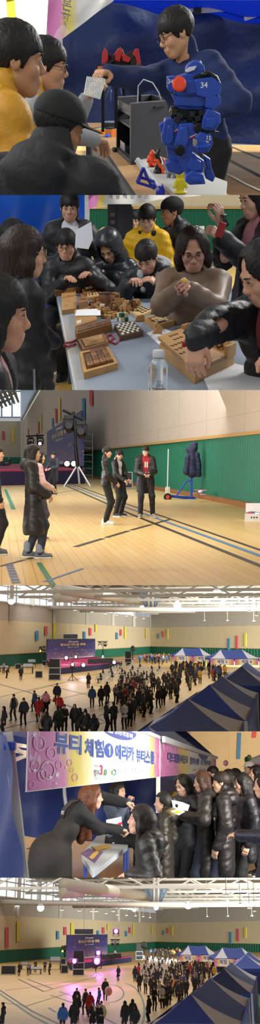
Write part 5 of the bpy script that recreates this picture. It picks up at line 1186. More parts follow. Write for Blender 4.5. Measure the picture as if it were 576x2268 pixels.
# lamp stands
def moving_head(par, c, s, m=M_BLACK, lit=None):
    h = part('moving_head', MB().box(c + Vector((0, 0, -.10 * s)), (.26 * s, .26 * s, .12 * s)).box(c + Vector((-.15 * s, 0, -.28 * s)), (.05 * s, .16 * s, .32 * s)).box(c + Vector((.15 * s, 0, -.28 * s)), (.05 * s, .16 * s, .32 * s)), m, par, bevel=.02 * s, pan=True)
    part('lamp_head', MB().lathe([(.08 * s, -.17 * s), (.12 * s, -.10 * s), (.12 * s, .10 * s), (.10 * s, .16 * s)], c + Vector((0, -.03 * s, -.38 * s)), 16, M=Matrix.Rotation(R(70), 3, 'X')), m, h, .6, pan=True)
    if lit: part('lens', MB().lathe([(.085 * s, -.19 * s), (.085 * s, -.17 * s)], c + Vector((0, -.03 * s, -.38 * s)), 14, M=Matrix.Rotation(R(-80), 3, 'X')), lit, h, pan=True)
def lamp_stand(label, foot, top, bar_a, bar_b, Y, s, legs, lits=(None, None), heads=(.25, .75)):
    f, t = PN.at(*foot, Y), PN.at(*top, Y); L = thing('lamp_stand', label, 'lamp stand', f); r = .035 * s
    part('pole', MB().tube([f + Vector((0, 0, .3 * s)), t], r, 10).tube([f + Vector((0, 0, .5 * s)), f.lerp(t, .55)], r * 1.5, 10), mat('#1a1b1e', .4, .5, name='stand_black'), L, pan=True)
    for x, y in legs: part('leg', MB().tube([f + Vector((0, 0, (t.z - f.z) * .28)), PN.at(x, y, Y - .2)], r * .8, 8), mat('#b9bcc0', .35, .7, name='stand_leg') if s > 1.2 else mat('#1a1b1e', .4, .5, name='stand_black'), L, pan=True)
    a, b = PN.at(*bar_a, Y), PN.at(*bar_b, Y); part('crossbar', MB().tube([a, b], r * 1.1, 8), mat('#1a1b1e', .4, .5, name='stand_black'), L, pan=True)
    for k, u in enumerate(heads): moving_head(L, a.lerp(b, u) - Vector((0, 0, .03)), s, lit=lits[k])
    return L
LIT = mat('#cfe0ff', .3, emit=3, name='lit_lens')
lamp_stand('tall black lamp stand with two moving heads in front of the backdrop edge', (172, 1075), (163, 912), (139, 908), (187, 931), 47, 1.9, ((141, 1079), (200, 1077), (176, 1072)), heads=(.3, .85))
lamp_stand('farther black lamp stand with one lit head left of the backdrop', (85, 1030), (82, 960), (58, 966), (97, 964), 80, 1.7, ((74, 1034), (96, 1034), (86, 1032)), (None, LIT), (.25, .8))
for x, c in ((148, 'left'), (163, 'right')):
    L = thing('floor_lamp', ('nearer' if c == 'right' else 'farther') + ' lit stage floor lamp standing on the stage below the backdrop', 'lamp', PN.at(x, 1036, 58))
    o = PN.at(x, 1026, 58); part('yoke', MB().box(o - Vector((0, 0, .2)), (.36, .3, .1)), M_BLACK, L, bevel=.02, pan=True); part('lamp_head', MB().lathe([(.10, .2), (.22, -.12), (.22, -.2)], o, 16, M=Matrix.Rotation(R(-78), 3, 'X')), M_BLACK, L, .6, pan=True); part('lens', MB().lathe([(.17, 0), (.17, .02)], o + Vector((.03, -.25, -.03)), 14, M=Matrix.Rotation(R(80), 3, 'X')), mat('#fff2d0', .3, emit=2.2, name='warm_lens'), L, pan=True)
SCF = thing('scaffold_tower', 'grey metal scaffold tower between the backdrop and the green wall', 'scaffold', PN.at(194, 1062, 66)); mS = mat('#6d747c', .4, .7, name='scaffold_steel')
for x in (184, 205):
    for d in (0, 4): part('upright', MB().tube([PN.at(x, 1058, 66 + d), PN.at(x, 958 + (4 if d else 0), 66 + d)], .05, 6), mS, SCF, pan=True)
for y in range(962, 1056, 15): part('rung', MB().tube([PN.at(184, y, 66), PN.at(205, y + 1, 66)], .04, 6).tube([PN.at(184, y + 2, 66), PN.at(205, y + 16, 66)], .025, 5), mS, SCF, pan=True)
for i, (x, y, w, h, lab) in enumerate(((4, 1032, 10, 12, 'black equipment case at the far end of the stage'), (14, 1032, 8, 7, 'smaller black amplifier beside the equipment case on the stage'), (20, 1030, 4, 14, 'upright grey speaker box on the far stage'))):
    q = PN.at(x, y, 62); k = 62 / 2000; C_ = thing('equipment_case', lab, 'case', q); part('body', MB().box((0, .3, h * k / 2), (w * k, .5, h * k)), mat('#26282e', .6, name='case_black'), C_, bevel=.02); part('edge_trim', MB().box((0, .04, h * k), (w * k, .04, .04)), mat('#8a8f96', .4, .8, name='alu_edge'), C_)
# flight case behind the boys
q = PN.on(283, 1083, FZ3); FC = thing('flight_case', 'black flight case with silver edges behind the boy in the long puffer', 'case', q)
part('body', MB().box((0, .3, .42), (.42, .5, .74)), mat('#222429', .6, name='case_black2'), FC, bevel=.01)
for x in (-.21, .21): part('corner_edge', MB().box((x, .05, .42), (.03, .03, .75)), mat('#9aa0a6', .35, .8, name='alu_edge2'), FC)
for z in (.05, .42, .79): part('edge_rail', MB().box((0, .05, z), (.42, .03, .03)), mat('#9aa0a6', .35, .8, name='alu_edge2'), FC)
# broom handle, trolley with hung coat, drone, box
Yt = 2000 * 1.39 / (1105 - 1018)
gz = lambda x, y, d=0: PN.at(x, y, Yt + d)
BR = thing('mop', 'long white-handled mop leaning on the green wall beside the blue trolley', 'mop', gz(371, 1103, 1.5)); part('handle', MB().tube([gz(371, 1085, 1.5), gz(373, 995, 2.2)], .022, 8), mat('#b9bfc0', .4, name='handle_white'), BR, pan=True)
m = MB(); m.box(gz(371, 1092, 1.5), (.16, .2, .38)); part('bucket', m, mat('#c3c0b8', .5, name='mop_grey'), BR, bevel=.02, pan=True)
for x in (368, 371.5, 375): part('cloth_strand', MB().tube([gz(x, 1078, 1.35), gz(x + .5, 1100, 1.35)], .02, 6), mat('#d8d5cd', .9, name='mop_cloth'), BR, pan=True)
TR = thing('net_post_trolley', 'blue net post on a wheeled base with red-hubbed tyre before the green wall', 'post', gz(423, 1106)); mB = mat('#1f4aa8', .4, name='trolley_blue')
part('post', MB().bar(gz(424, 1103), gz(424, 1010), .09), mB, TR, bevel=.01, pan=True); part('base_beam', MB().bar(gz(378, 1099, -.3), gz(431, 1104, .1), .10, .10), mB, TR, bevel=.01, pan=True)
part('brace', MB().tube([gz(392, 1097), gz(399, 1086), gz(412, 1067), gz(422, 1064)], .03, 8), mB, TR, pan=True); part('foot_plate', MB().box(gz(428, 1105), (.22, .5, .04)), mB, TR, bevel=.005, pan=True)
wc = gz(371.5, 1101, -.4); RX_ = Matrix.Rotation(R(90), 3, 'X') @ Matrix.Rotation(R(0), 3, 'Y')
part('tyre', MB().lathe([(.07, -.05), (.125, -.055), (.14, -.03), (.14, .03), (.125, .055), (.07, .05)], wc, 24, M=RX_), mat('#151515', .8, name='rubber'), TR, .5, pan=True); part('wheel_hub', MB().lathe([(.02, .065), (.065, .06), (.075, .0), (.02, -.03)], wc, 20, M=RX_), mat('#b5352a', .5, name='hub_red'), TR, .5, pan=True)
HC = thing('hung_coat', 'dark navy padded coat hung over the top of the blue post', 'coat', gz(424, 1060))
b = Blob(); k = Yt / 2000; o = gz(426, 1024, -.12); P_ = lambda x, y, d=0.0: o + Vector(((x - 426) * k, d, -(y - 1024) * k))
q_ = (.17, .016, 1, .05)
b.cone(P_(426, 1002), P_(427, 1045), .15, .21, .1, q=q_).cone(P_(420, 998), P_(424, 990), .13, .11, .08).cone(P_(416, 1010, -.1), P_(411, 1046, -.12), .09, .10, .05, q=(.15, .016, 0, 0)).cone(P_(437, 1005, -.1), P_(440, 1050, -.05), .09, .10, .06, q=(.15, .016, 0, 0)).ell(P_(430, 992), (.13, .13, .15), .06)
part('coat_body', MB().add(*b.mesh(.022, lambda f, X, Y, Z: f + .02 * np.sin(X * 16 + Z * 5) * np.sin(Z * 9)), 0), mat('#1a2240', .6, bump=.3, bscale=30, name='navy_nylon'), HC, True, pan=True)
part('hood', MB().add(*Blob().ell(P_(431, 985), (.11, .12, .09), .03).cone(P_(424, 990), P_(433, 984), .09, .07, .05).mesh(.02), 0), mat('#1a2240', .6, bump=.3, bscale=30, name='navy_nylon'), HC, True, pan=True)
DR = thing('toy_drone', 'small toy drone with pink and orange propellers hovering before the green wall', 'drone', gz(443, 1090, -2)); dz = lambda x, y, d=0: gz(x, y, -2 + d)
part('body', MB().ball(dz(444, 1089), (.09, .12, .05)), mat('#e6e6ea', .4, name='drone_white'), DR, True, pan=True)
for x, y, d, c in ((434, 1092, -.1, '#d8604a'), (452, 1086, .1, '#e08ab0'), (438, 1085, .3, '#d8604a'), (450, 1095, -.3, '#e08ab0')):
    part('arm', MB().bar(dz(444, 1089), dz(x, y, d), .025), mat('#3a4aa0', .5, name='drone_blue'), DR, pan=True); g = part('propeller_guard', MB().lathe([(.10, -.012), (.115, 0), (.10, .012)], dz(x, y, d), 16), mat(c, .5, name='guard'), DR, pan=True); part('propeller', MB().bar(dz(x, y, d) - Vector((.09, .03, 0)), dz(x, y, d) + Vector((.09, .03, 0)), .03, .006), mat('#f0e0e8', .5, name='prop'), g, pan=True)
q = PN.on(563, 1155, FZ3); BX = thing('carton', 'open white carton of small parts standing on the floor by the green wall', 'box', Matrix.Translation(q) @ rz(-8)); mC = mat('#d9d9de', .6, name='carton_white')
part('base', MB().box((.0, .3, .01), (.4, .7, .02)), mC, BX)
for c, d in (((-.2, .3, .09), (.012, .7, .18)), ((.2, .3, .09), (.012, .7, .18)), ((0, -.05, .09), (.4, .012, .18)), ((0, .65, .09), (.4, .012, .18))): part('side_panel', MB().box(c, d), mC, BX)
m = MB(); m.prism([(-.2, .66, .18), (.2, .66, .18), (.2, .9, .36), (-.2, .9, .36)], (0, .01, .01)); part('lid_flap', m, mC, BX)
for i, (x, y, c) in enumerate(((-.1, .1, '#c04a5a'), (.05, .25, '#3a5ab0'), (.1, .05, '#e0e0e0'), (-.05, .4, '#444a55'))): part('content', MB().box((x, y, .16), (.12, .14, .08), Matrix.Rotation(.4 * i, 3, 'Z')), mat(c, .5, name='parts'), BX, bevel=.01)
part('print', MB().text('● ● ●', (0, -.057, .09), (1, 0, 0), (0, 0, 1), .05), mat('#2a2a30', .6, name='print_ink'), BX)
# ---- people on the gym floor
def stand(label, foot, S, yaw, **k): return person(label, yaw=yaw, foot=(foot[0], foot[1], FZ3), S=S, vox=k.pop('vox', .016), **k)
stand('woman in long black hooded coat and rolled jeans standing in profile', (74, 1236), 1.63, -84, top='coat', col='#17181c', hem=-.56, flare=.085, hood='down', hair='bob', hlen=.17, hd=(-2, 4, 0), leg='#2c3444', cuff='#7d8798', shoe='#5d6472', sole='#e2e2de', RH=(.12, .2, .02, 0), rp='relax', LH=(-.15, .18, .0, 0), thick=.05, lean=-2, feet=((.08, .10), (-.09, -.08)), skin='#c29a80', wide=1.25)
stand('person in pink patterned jacket standing behind the woman in the long coat', (84, 1196), 1.58, -70, top='jacket', col='#b79a98', hair='bob', hlen=.15, leg='#3a3540', shoe='#7a6250', RH=(.1, .25, .05, 0))
stand('person in dark navy padded jacket cut by the edge, behind the long coat', (-10, 1228), 1.62, -80, top='puffer', col='#1a1d2a', hem=-.22, hair='short', leg='#17181c', shoe='#4a4e55')
stand('man in dark navy padded coat standing before the stage', (119, 1096), 1.72, 148, top='puffer', col='#232838', hem=-.40, hair='short', leg='#15161a', hd=(10, 6, 0), RH=(.12, .3, .1, 0), LH=(-.12, .3, .12, 0), skin='#c8a088', vox=.02)
stand('boy in black tracksuit with white trainers, first of the three drone players', (234, 1162), 1.70, -92, top='jacket', col='#111215', hem=-.10, hair='bowl', leg='#101114', shoe='#d6d6d6', hd=(-14, 6, 0), RH=(.08, .22, -.02, 0), LH=(-.2, .05, -.1, 0), skin='#c29a84', wide=.92, thick=.02)
stand('boy in black jacket over a white print T-shirt between the other two drone players', (262, 1144), 1.66, -128, top='jacket', col='#16171b', opened=.07, inner='#b9bac0', hem=-.22, hair='bowl', leg='#121317', shoe='#202328', hd=(20, 22, 0), RH=(.1, .25, .0, 0), LH=(-.12, .25, .02, 0), skin='#c29a84', glasses='#22252a')
C3 = stand('boy in long black puffer and red sweatshirt looking down at the controller in his hands', (322, 1146), 1.76, 186, top='puffer', col='#17191e', opened=.085, inner='#a02530', hem=-.36, hood='down', hair='short', leg='#1a1b20', shoe='#8d8578', sole='#d8d5cc', hd=(4, 22, 0), RH=(.07, .27, .10, 0), LH=(-.07, .27, .10, 0), rp='grip', lp='grip', feet=((.13, .1, -12), (-.17, 0, 18)), skin='#c8a08a', quilt=.09)
i3 = INFO[C3.name]; W3 = lambda x, y, z: i3['root'] @ (i3['T'] @ Vector((x * i3['s'], y * i3['s'], z * i3['s'])))
part('shirt_letter', MB().text('II', W3(0, .150, .30), (W3(-1, 0, 0) - W3(0, 0, 0)), (0, 0, 1), .19, bold=.02), mat('#dcdcdc', .7, name='white_print'), C3, pan=True)
CT = thing('controller', 'small dark controller held by the boy in the red sweatshirt', 'controller', W3(0, .34, .11)); part('case', MB().box((0, 0, 0), (.13, .08, .035)), mat('#2b2d33', .4, name='controller_black'), CT, bevel=.01)
for x in (-.035, .035): part('stick', MB().tube([(x, 0, .015), (x, 0, .04)], .006, 8), mat('#c8c8c8', .4, name='stick_grey'), CT)
clip_set(PN)
# ================================================================ rooms four and six: the whole sports hall from the gallery
def pers_kind(kind, **kw):
    base = dict(yaw=180, base=Vector((0, 60, -5.4)), S=1.68, detail=False, vox=.03, hvox=.011, hands=True)
    base.update(kw); return base
KINDS = {
    'long_coat': dict(top='puffer', col='#17181c', hem=-.42, hair='short', quilt=0, hood='down'),
    'long_girl': dict(top='puffer', col='#17181c', hem=-.38, hair='long', hlen=.26, quilt=0),
    'jacket': dict(top='puffer', col='#1a2036', hem=-.13, hair='short', quilt=0, hood='down', feet=((.1, .12), (-.1, -.1))),
    'vest': dict(top='vest', col='#1c1d22', inner='#8c8c8e', hem=-.12, hair='short', quilt=0, feet=((.12, .1), (-.1, -.12))),
    'hands_front': dict(top='jacket', col='#17181c', hem=-.2, hair='short', RH=(.08, .3, .12, 0), LH=(-.08, .3, .12, 0)),
    'bob_girl': dict(top='coat', col='#1b1b20', hem=-.45, hair='bob', hlen=.16, flare=.04, RH=(.1, .25, .08, 0)),
    'wave': dict(top='puffer', col='#b02028', hem=-.16, hair='short', quilt=0, RH=(.42, .1, .48, 0), re=(.5, -.2, -.6)),
    'seat': dict(top='puffer', col='#17181c', hem=-.12, hair='short', quilt=0, pose='sit', lean=10, RH=(.1, .28, .02, 0), LH=(-.1, .28, .02, 0), hood='down'),
    'seat_girl': dict(top='puffer', col='#1a1b20', hem=-.12, hair='long', hlen=.24, quilt=0, pose='sit', lean=14, RH=(.1, .28, .02, 0), LH=(-.1, .28, .02, 0)),
    'bend': dict(top='jacket', col='#20242c', hem=-.12, hair='short', lean=42, RH=(.15, .35, .1, 0), LH=(-.15, .35, .1, 0)),
}
PROTO = {}
def put(kind, foot, yaw, label, group=None, S=1.68, col=None, leg=None, z=-5.4, at=None):
    """one more figure of a kind, its coat in its own colour"""
    pos = at if at is not None else PN.on(foot[0], foot[1], z); s = S / 1.68
    M = Matrix.Translation(pos) @ Matrix.Rotation(R(yaw), 4, 'Z') @ Matrix.Scale(s, 4)
    if kind not in PROTO:
        PROTO[kind] = r = person(label, **pers_kind(kind, **KINDS[kind])); KIDS[r.name] = list(r.children)
        PROTO[kind] = r = (r, list(r.children)); root = r[0]; root.matrix_world = PN.M @ M; tag(root, label, 'person', group)
        SRC[kind] = [(c.name.split('.')[0], c.data, [sl.material for sl in c.material_slots]) for c in r[1]]
    else:
        root = bpy.data.objects.new('person', None); COL.objects.link(root); root.matrix_world = PN.M @ M; PN.roots.append(root); tag(root, label, 'person', group)
        for nm, me, ms in SRC[kind]:
            o = bpy.data.objects.new(nm, me); COL.objects.link(o); o.parent = root
    for c in root.children:
        nm = c.name.split('.')[0]; cc = col if nm in ('padded_jacket', 'jacket', 'coat', 'padded_vest') else leg if nm == 'trousers' else None
        if cc: c.material_slots[0].link = 'OBJECT'; c.material_slots[0].material = mat(cc, .6, noise=.08, nscale=20, name='coat_cloth')
    return root
SRC = {}
def chair_mesh():
    m = MB()
    m.grid(lambda u, v: Vector((-.21 + .42 * u, -.2 + .42 * v, .43 - .03 * math.sin(math.pi * u) * math.sin(math.pi * v))), 4, 4).grid(lambda u, v: Vector((-.21 + .42 * u, -.2 + .42 * v, .41)), 2, 2)
    for i in range(5): x = -.19 + .095 * i; m.bar((x, -.2, .43), (x * 1.05, -.30, .80), .055, .02)
    m.bar((-.24, -.30, .82), (.24, -.30, .82), .08, .03); m.bar((-.22, -.2, .45), (.22, -.2, .45), .05, .03)
    for s in (-1, 1):
        m.bar((s * .2, .2, .42), (s * .26, .25, 0), .06, .05).bar((s * .2, -.2, .42), (s * .26, -.28, 0), .06, .05)
        m.bar((s * .25, -.28, .66), (s * .26, .2, .64), .06, .03).bar((s * .26, .19, .64), (s * .22, .2, .42), .05, .03)
    return m
CHAIR = None
def hall(S_, H, ox, tents, strips, lamps, far_t, stage, tint, tag_, crowd, seatpoly, nearp, purple, rest):
    global PN, CHAIR
    PN = S_; h = -5.4; at, on = PN.at, PN.on; rnd = random.Random(41 + ox)
    X = lambda x: x + ox
    # ---- shell
    A, C, E = on(X(-60), H + 82, h), on(X(333), H + 37, h), on(X(700), H + 50, h); A = on(X(0), H + 68, h); N0 = A - (C - A) * .55
    ST_ = plaster_mat('hall_wall' + tag_, '#c7b896', '#bcae8c', (9, 2.0), .10, '#a5977a'); up_m = plaster_mat('hall_upper' + tag_, '#a9a498', '#a19c90', (12, 6), .06, '#8e897d')
    for nm, p, q in (('left', N0, C), ('back', C, E)):
        wall('wall_' + nm, p, q, h + 2.2, 2.9, ST_); wall('wall_%s_upper' % nm, p, q, 2.9, 6.2 if nm == 'left' else 10.8, up_m)
        corrugated('wall_%s_green' % nm, p, q, h, h + 2.2, 1.4, .12, mat('#17533f', .6, name='hall_green'))
        m = MB(); m.bar(Vector((p.x, p.y, h + 2.25)), Vector((q.x, q.y, h + 2.25)), .3, .12); struct('trim_rail_' + nm, m, RAIL)
    d = (C - N0); G = mat('#e9f1f8', .4, emit=1.0, name='hall_daylight')
    m = MB(); p, q = N0, N0 + d * .86; m.quad((p.x, p.y, 6.2), (q.x, q.y, 6.2), (q.x, q.y, 11), (p.x, p.y, 11)); struct('window_1', m, G)
    m = MB(); n_ = Vector((d.y, -d.x, 0)).normalized() * .4
    for k in range(41):
        b = N0 + d * (.86 * k / 40) + n_; m.bar((b.x, b.y, 6), (b.x, b.y, 11), .9 if k % 5 == 0 else .25)
    for z in (6.2, 7.6, 9.0, 10.4): m.bar(Vector((p.x, p.y, z)) + n_, Vector((q.x, q.y, z)) + n_, .22)
    struct('window_1_frame', m, mat('#b4b6b2', .5, name='mullion_paint'))
    for k in range(0, 9):
        b = N0 + d * (k / 8.0) + n_; m = MB(); m.bar((b.x, b.y, 2.9), (b.x, b.y, 11), .7); struct('trim_pilaster_%d' % (k + 1), m, up_m)
    # floor, boards along the long wall
    fa = math.atan2(d.y, d.x) - math.pi / 2; Mf = Matrix.Translation((0, 0, h)) @ Matrix.Rotation(fa, 4, 'Z')
    single('floor', None, None, MB().quad((-260, -260, 0), (260, -260, 0), (260, 400, 0), (-260, 400, 0)), wood_floor('hall_boards' + tag_, '#d6b472', '#cba968', .5, 9, .42, along='Y', gap=.02, gapcol='#b08a48'), Mf, kind='structure')
    # ceiling: sheet, trusses, ducts
    m = MB(); m.quad((-160, 184, 10.6), (160, 184, 10.6), (160, 330, 10.6), (-160, 330, 10.6)); struct('ceiling', m, mat('#77746d', .8, noise=.1, nscale=.2, name='roof_sheet'))
    mt = mat('#97958d', .5, name='truss_paint')
    dn, dx = d.normalized(), Vector((d.y, -d.x, 0)).normalized()
    for k in range(9):
        o = N0 + d * (.30 + .085 * k); m = MB(); a, b = o + dx * 1, o + dx * 190; w = .55
        a.z = b.z = 9.6; lo = Vector((0, 0, -2.3)); m.bar(a, b, w, .4).bar(a + lo, b + lo, w, .5)
        for i in range(38):
            p, q = a.lerp(b, i / 38), a.lerp(b, (i + 1) / 38); m.bar(p if i % 2 else p + lo, q + lo if i % 2 else q, .26)
        struct('ceiling_truss_%d' % (k + 1), m, mt)
    for k in range(4):
        o = N0 + dx * (24 + 30 * k); m = MB(); a, b = o + Vector((0, 0, 9.2)), o + d * 1.0 + Vector((0, 0, 9.2)); a.z = b.z = 8.6; m.bar(a, b, .5, .35); struct('ceiling_beam_%d' % (k + 1), m, mt)
    for k, (p, q, Y0, Y1, r) in enumerate((((130, -104), (330, -78), 150, 205, 1.0), ((-10, -66), (420, -60), 190, 190, .45), ((150, -58), (600, -62), 215, 200, .5), ((128, -86), (168, -88), 150, 160, .8))):
        m = MB(); m.tube([at(X(p[0]), H + p[1], Y0), at(X(q[0]), H + q[1], Y1)], r, 14); struct('ceiling_duct_%d' % (k + 1), m, mat('#b5b3aa', .5, .1, name='duct_paint'), True)
    # folded basketball frame
    BF = thing('basketball_frame', 'dark blue folded basketball backboard frame hanging under the roof, %s view' % tag_, 'basketball frame', at(X(334), H - 90, 195)); mbf = mat('#41566b', .5, name='frame_blue')
    g = lambda x, y: at(X(x), H + y, 195)
    for a, b in (((308, -97), (359, -97)), ((308, -97), (322, -66)), ((359, -97), (344, -66)), ((322, -66), (344, -66)), ((318, -97), (326, -66)), ((334, -97), (334, -58)), ((350, -97), (340, -66))): part('tube', MB().bar(g(*a), g(*b), .35), mbf, BF, pan=True)
    part('backboard', MB().prism([g(314, -92), g(353, -92), g(343, -72), g(324, -72)], (0, .2, 0)), mat('#566a7c', .5, name='board_blue'), BF, pan=True)
    for x in (329, 338): part('hanger', MB().tube([g(x, -125), g(x, -58)], .3, 8), mt, BF, pan=True)
    # hanging lamps
    for i, (x, y, w, Y0, em) in enumerate(lamps):
        c = at(X(x), H + y, Y0); r = w * Y0 / 2000 / 2; k = len(lamps)
        L = thing('high_bay_lamp', '%s round ceiling lamp of the hall, %s view' % ('bright' if em > 5 else 'dim', tag_), 'lamp', c, 'ceiling lamps, %s view, %s' % (tag_, 'bright' if em > 5 else 'dim'))
        if em > 5:
            part('bulb', MB().ball((0, 0, 0), (r, r, r * .9), 16), mat('#f6fbff', .3, emit=em, name='lamp_glow'), L, True)
            part('shade', MB().lathe([(r * .5, r * 1.2), (r * .95, r * .55), (r * 1.0, r * .5), (r * .5, r * 1.1)], (0, 0, 0), 16), mat('#b9bab8', .4, .5, name='lamp_shade'), L, .6)
        else:
            part('shade', MB().lathe([(r * .4, r * .5), (r * 1.0, .02), (r * 1.0, 0), (r * .4, r * .4)], (0, 0, 0), 16), mat('#b9bab8', .4, .5, name='lamp_shade'), L, .6)
            part('diffuser', MB().lathe([(r * .95, -.05 * r), (r * .95, -.25 * r)], (0, 0, 0), 16), mat('#f2f6f4', .3, emit=em, name='lamp_dim'), L)
        part('stem', MB().tube([(0, 0, r * .5), (0, 0, 10.5 - c.z)], .035, 6), mt, L)
    # paper strips
    names = {'b': ('#3d7ea6', 'blue'), 'r': ('#c2505a', 'red'), 'y': ('#d3c04e', 'yellow')}
    for i, (c, x, y0, y1, w, onback, where) in enumerate(strips):
        P0, D_ = (C, E - C) if onback else (N0, d); n_ = Vector((D_.y, -D_.x, 0)).normalized(); o = Vector(P0) + n_ * .3
        q = [PN.plane(X(px), H + py, o, n_) for px, py in ((x - w / 2, y1), (x + w / 2, y1), (x + w / 2, y0), (x - w / 2, y0))]
        m = MB(); m.prism(q, n_ * .1); single('paper_strip', '%s paper strip %s, %s view' % (names[c][1], where, tag_), 'paper strip', m, mat(names[c][0], .85, name='strip_paper'), Matrix())
    # ---- stage
    sA, sB, bA, bB = [on(X(x), H + y, h) for x, y in stage['front']] + [None, None]; k1, k2 = stage['back']
    bA, bB = at(X(k1[0]), H + 50, k1[1]), at(X(k2[0]), H + 48, k2[1]); bA.z = bB.z = h
    HS_ = Vector((0, 0, .95)); STG = thing('stage', 'stage with %s floor and dark blue skirt in the hall, %s view' % ('magenta' if purple else 'pink-red', tag_), 'stage', (sA + sB) / 2)
    ring = [sA, sB, bB, bA]
    part('skirt', MB().prism(ring, HS_ - Vector((0, 0, .1))), mat('#262a55', .8, name='skirt_blue'), STG, pan=True); part('stage_top', MB().prism([p + HS_ - Vector((0, 0, .1)) for p in ring], (0, 0, .1)), mat('#c2356a', .7, name='stage_pink'), STG, pan=True)
    backdrop(bA + Vector((0, -.5, 0)), bB + Vector((0, -.5, 0)), h + .97, h + 4.95, 'night-blue stage backdrop with gold stars and Korean title, whole, %s view' % tag_, 9, (.70, .13))
    a, b = at(X(stage['box'][0]), H + 5, k1[1] + 14), at(X(stage['box'][1]), H + 5, k1[1] + 18); m = MB(); m.box(((a.x + b.x) / 2, (a.y + b.y) / 2, .05), (b.x - a.x, .6, .85)); PBX = thing('screen_box', 'dark lighting box above the top edge of the stage backdrop, %s view' % tag_, 'box', (a + b) / 2); part('housing', m, mat('#23232e', .5, name='housing_dark'), PBX, bevel=.05, pan=True)
    part('panel', MB().box(((a.x + b.x) / 2, (a.y + b.y) / 2 - .33, .05), ((b.x - a.x) * .92, .06, .6)), mat('#2e2e40', .3, name='panel_dark'), PBX, pan=True)
    part('hanger', MB().tube([((a.x + b.x) / 2, (a.y + b.y) / 2, .4), ((a.x + b.x) / 2, (a.y + b.y) / 2, 9)], .05, 6), mt, PBX, pan=True)
    gl = '#c95cff' if purple else '#f2e6ff'
    for i, (x, y, r, Y0, where) in enumerate(stage['lights']):
        c = at(X(x), H + y, Y0); L = thing('stage_light', 'lit %s stage lamp %s, %s view' % ('purple' if purple else 'white', where, tag_), 'lamp', c); rr = r * Y0 / 2000
        part('lens', MB().ball((0, -.2, 0), (rr, rr * .5, rr), 14), mat(gl, .3, emit=6, name='stage_lens'), L, True); part('housing', MB().box((0, .15, 0), (rr * 2.6, .5, rr * 2.4)), M_BLACK, L, bevel=.08)
        part('yoke', MB().tube([(-rr * 1.4, .1, rr), (-rr * 1.4, .1, -rr * 2.1), (rr * 1.4, .1, -rr * 2.1), (rr * 1.4, .1, rr)], .06, 6), M_BLACK, L)
        point(c + Vector((0, -.6, .3)), (760 if purple else 150), (.62, .12, 1) if purple else (.9, .75, 1), .4)
    for x, y, where in stage['wedges']:
        q = on(X(x), H + y, h + .96); Wd = thing('monitor_speaker', 'black wedge monitor on the stage edge, %s, %s view' % (where, tag_), 'speaker', q); part('cabinet', MB().prism([(-.8, -.5, 0), (.8, -.5, 0), (.8, .3, .75), (-.8, .3, .75)], (0, .5, 0)), M_BLACK, Wd, bevel=.03); part('grille', MB().prism([(-.7, -.53, .05), (.7, -.53, .05), (.7, .25, .72), (-.7, .25, .72)], (0, -.03, 0)), mat('#2a2b30', .6, .3, name='grille2'), Wd)
    for (x, y, w, h1, h2, lab) in stage['stacks']:
        q = on(X(x), H + y, h); k = q.y / 2000; T_ = thing('speaker_stack', lab + ', %s view' % tag_, 'speaker', q); W_ = w * k; z1, z2 = h1 * k, h2 * k
        part('flight_case', MB().box((0, .6, z1 / 2), (W_, 1.2, z1)), mat('#1c1e23', .6, name='case_black3'), T_, bevel=.02); part('speaker_cabinet', MB().box((0, .6, z1 + z2 / 2), (W_ * .92, 1.1, z2)), M_BLACK, T_, bevel=.03)
        fr = MB()
        for sx in (-1, 1): fr.box((sx * W_ / 2, 0, z1 / 2), (.09, .09, z1))
        for z in (.05, z1 / 2, z1): fr.box((0, 0, z), (W_, .09, .09))
        part('metal_frame', fr, mat('#aab0b6', .35, .8, name='alu3'), T_)
    for (foot, top, a_, b_, legs, lit, lab) in stage['stands']:
        Yf = on(X(foot[0]), H + foot[1], h).y; lamp_stand(lab + ', %s view' % tag_, (X(foot[0]), H + foot[1]), (X(top[0]), H + top[1]), (X(a_[0]), H + a_[1]), (X(b_[0]), H + b_[1]), Yf, Yf / 95, [(X(foot[0]) + e, H + foot[1] + 2) for e in legs], (mat('#ffd23a', .3, emit=5, name='yellow_lens') if lit == 'y' else LIT if lit else None, None))
    for i, (x, y, w, hh, nm, lab) in enumerate(stage['gear']):
        q = on(X(x), H + y, h); k = q.y / 2000; W_, Z_ = w * k, hh * k; T_ = thing(nm, lab + ', %s view' % tag_, nm.replace('_', ' '), Matrix.Translation(q) @ rz(6 * (i % 3)))
        if nm == 'mixer_table':
            part('table_top', MB().box((0, .6, Z_ * .7), (W_, 1.4, .08)), mat('#2c2e33', .5, name='gear_grey'), T_); part('mixing_desk', MB().prism([(-W_ * .4, .1, Z_ * .72), (W_ * .4, .1, Z_ * .72), (W_ * .4, 1.1, Z_), (-W_ * .4, 1.1, Z_)], (0, .1, .08)), mat('#8d9096', .5, name='desk_grey'), T_, bevel=.02)
            for sx in (-1, 1): part('leg', MB().box((sx * W_ * .42, .6, Z_ * .35), (.1, 1.2, Z_ * .7)), mat('#2c2e33', .5, name='gear_grey'), T_)
        else:
            part('body', MB().box((0, .6, Z_ / 2), (W_, 1.1, Z_)), mat('#202228', .6, name='gear_black'), T_, bevel=.03); fr = MB()
            for sx in (-1, 1): fr.box((sx * W_ / 2, .02, Z_ / 2), (.1, .1, Z_))
            for z in (.05, Z_): fr.box((0, .02, z), (W_, .1, .1))
            part('edge_frame', fr, mat('#9ca2a8', .35, .8, name='alu4'), T_)
    # ---- tents
    TBL_, TWH = tarp_mat('roof_blue' + tag_, '#2a48a4', '#223c8c', 0, 1.2, .75), mat('#cdd0da', .8, noise=.06, nscale=2, bump=.4, bscale=3, kind='cloth', name='roof_white'); TDK = tarp_mat('tent_wall_blue' + tag_, '#1a3078', '#142763', 0, .8, .5)
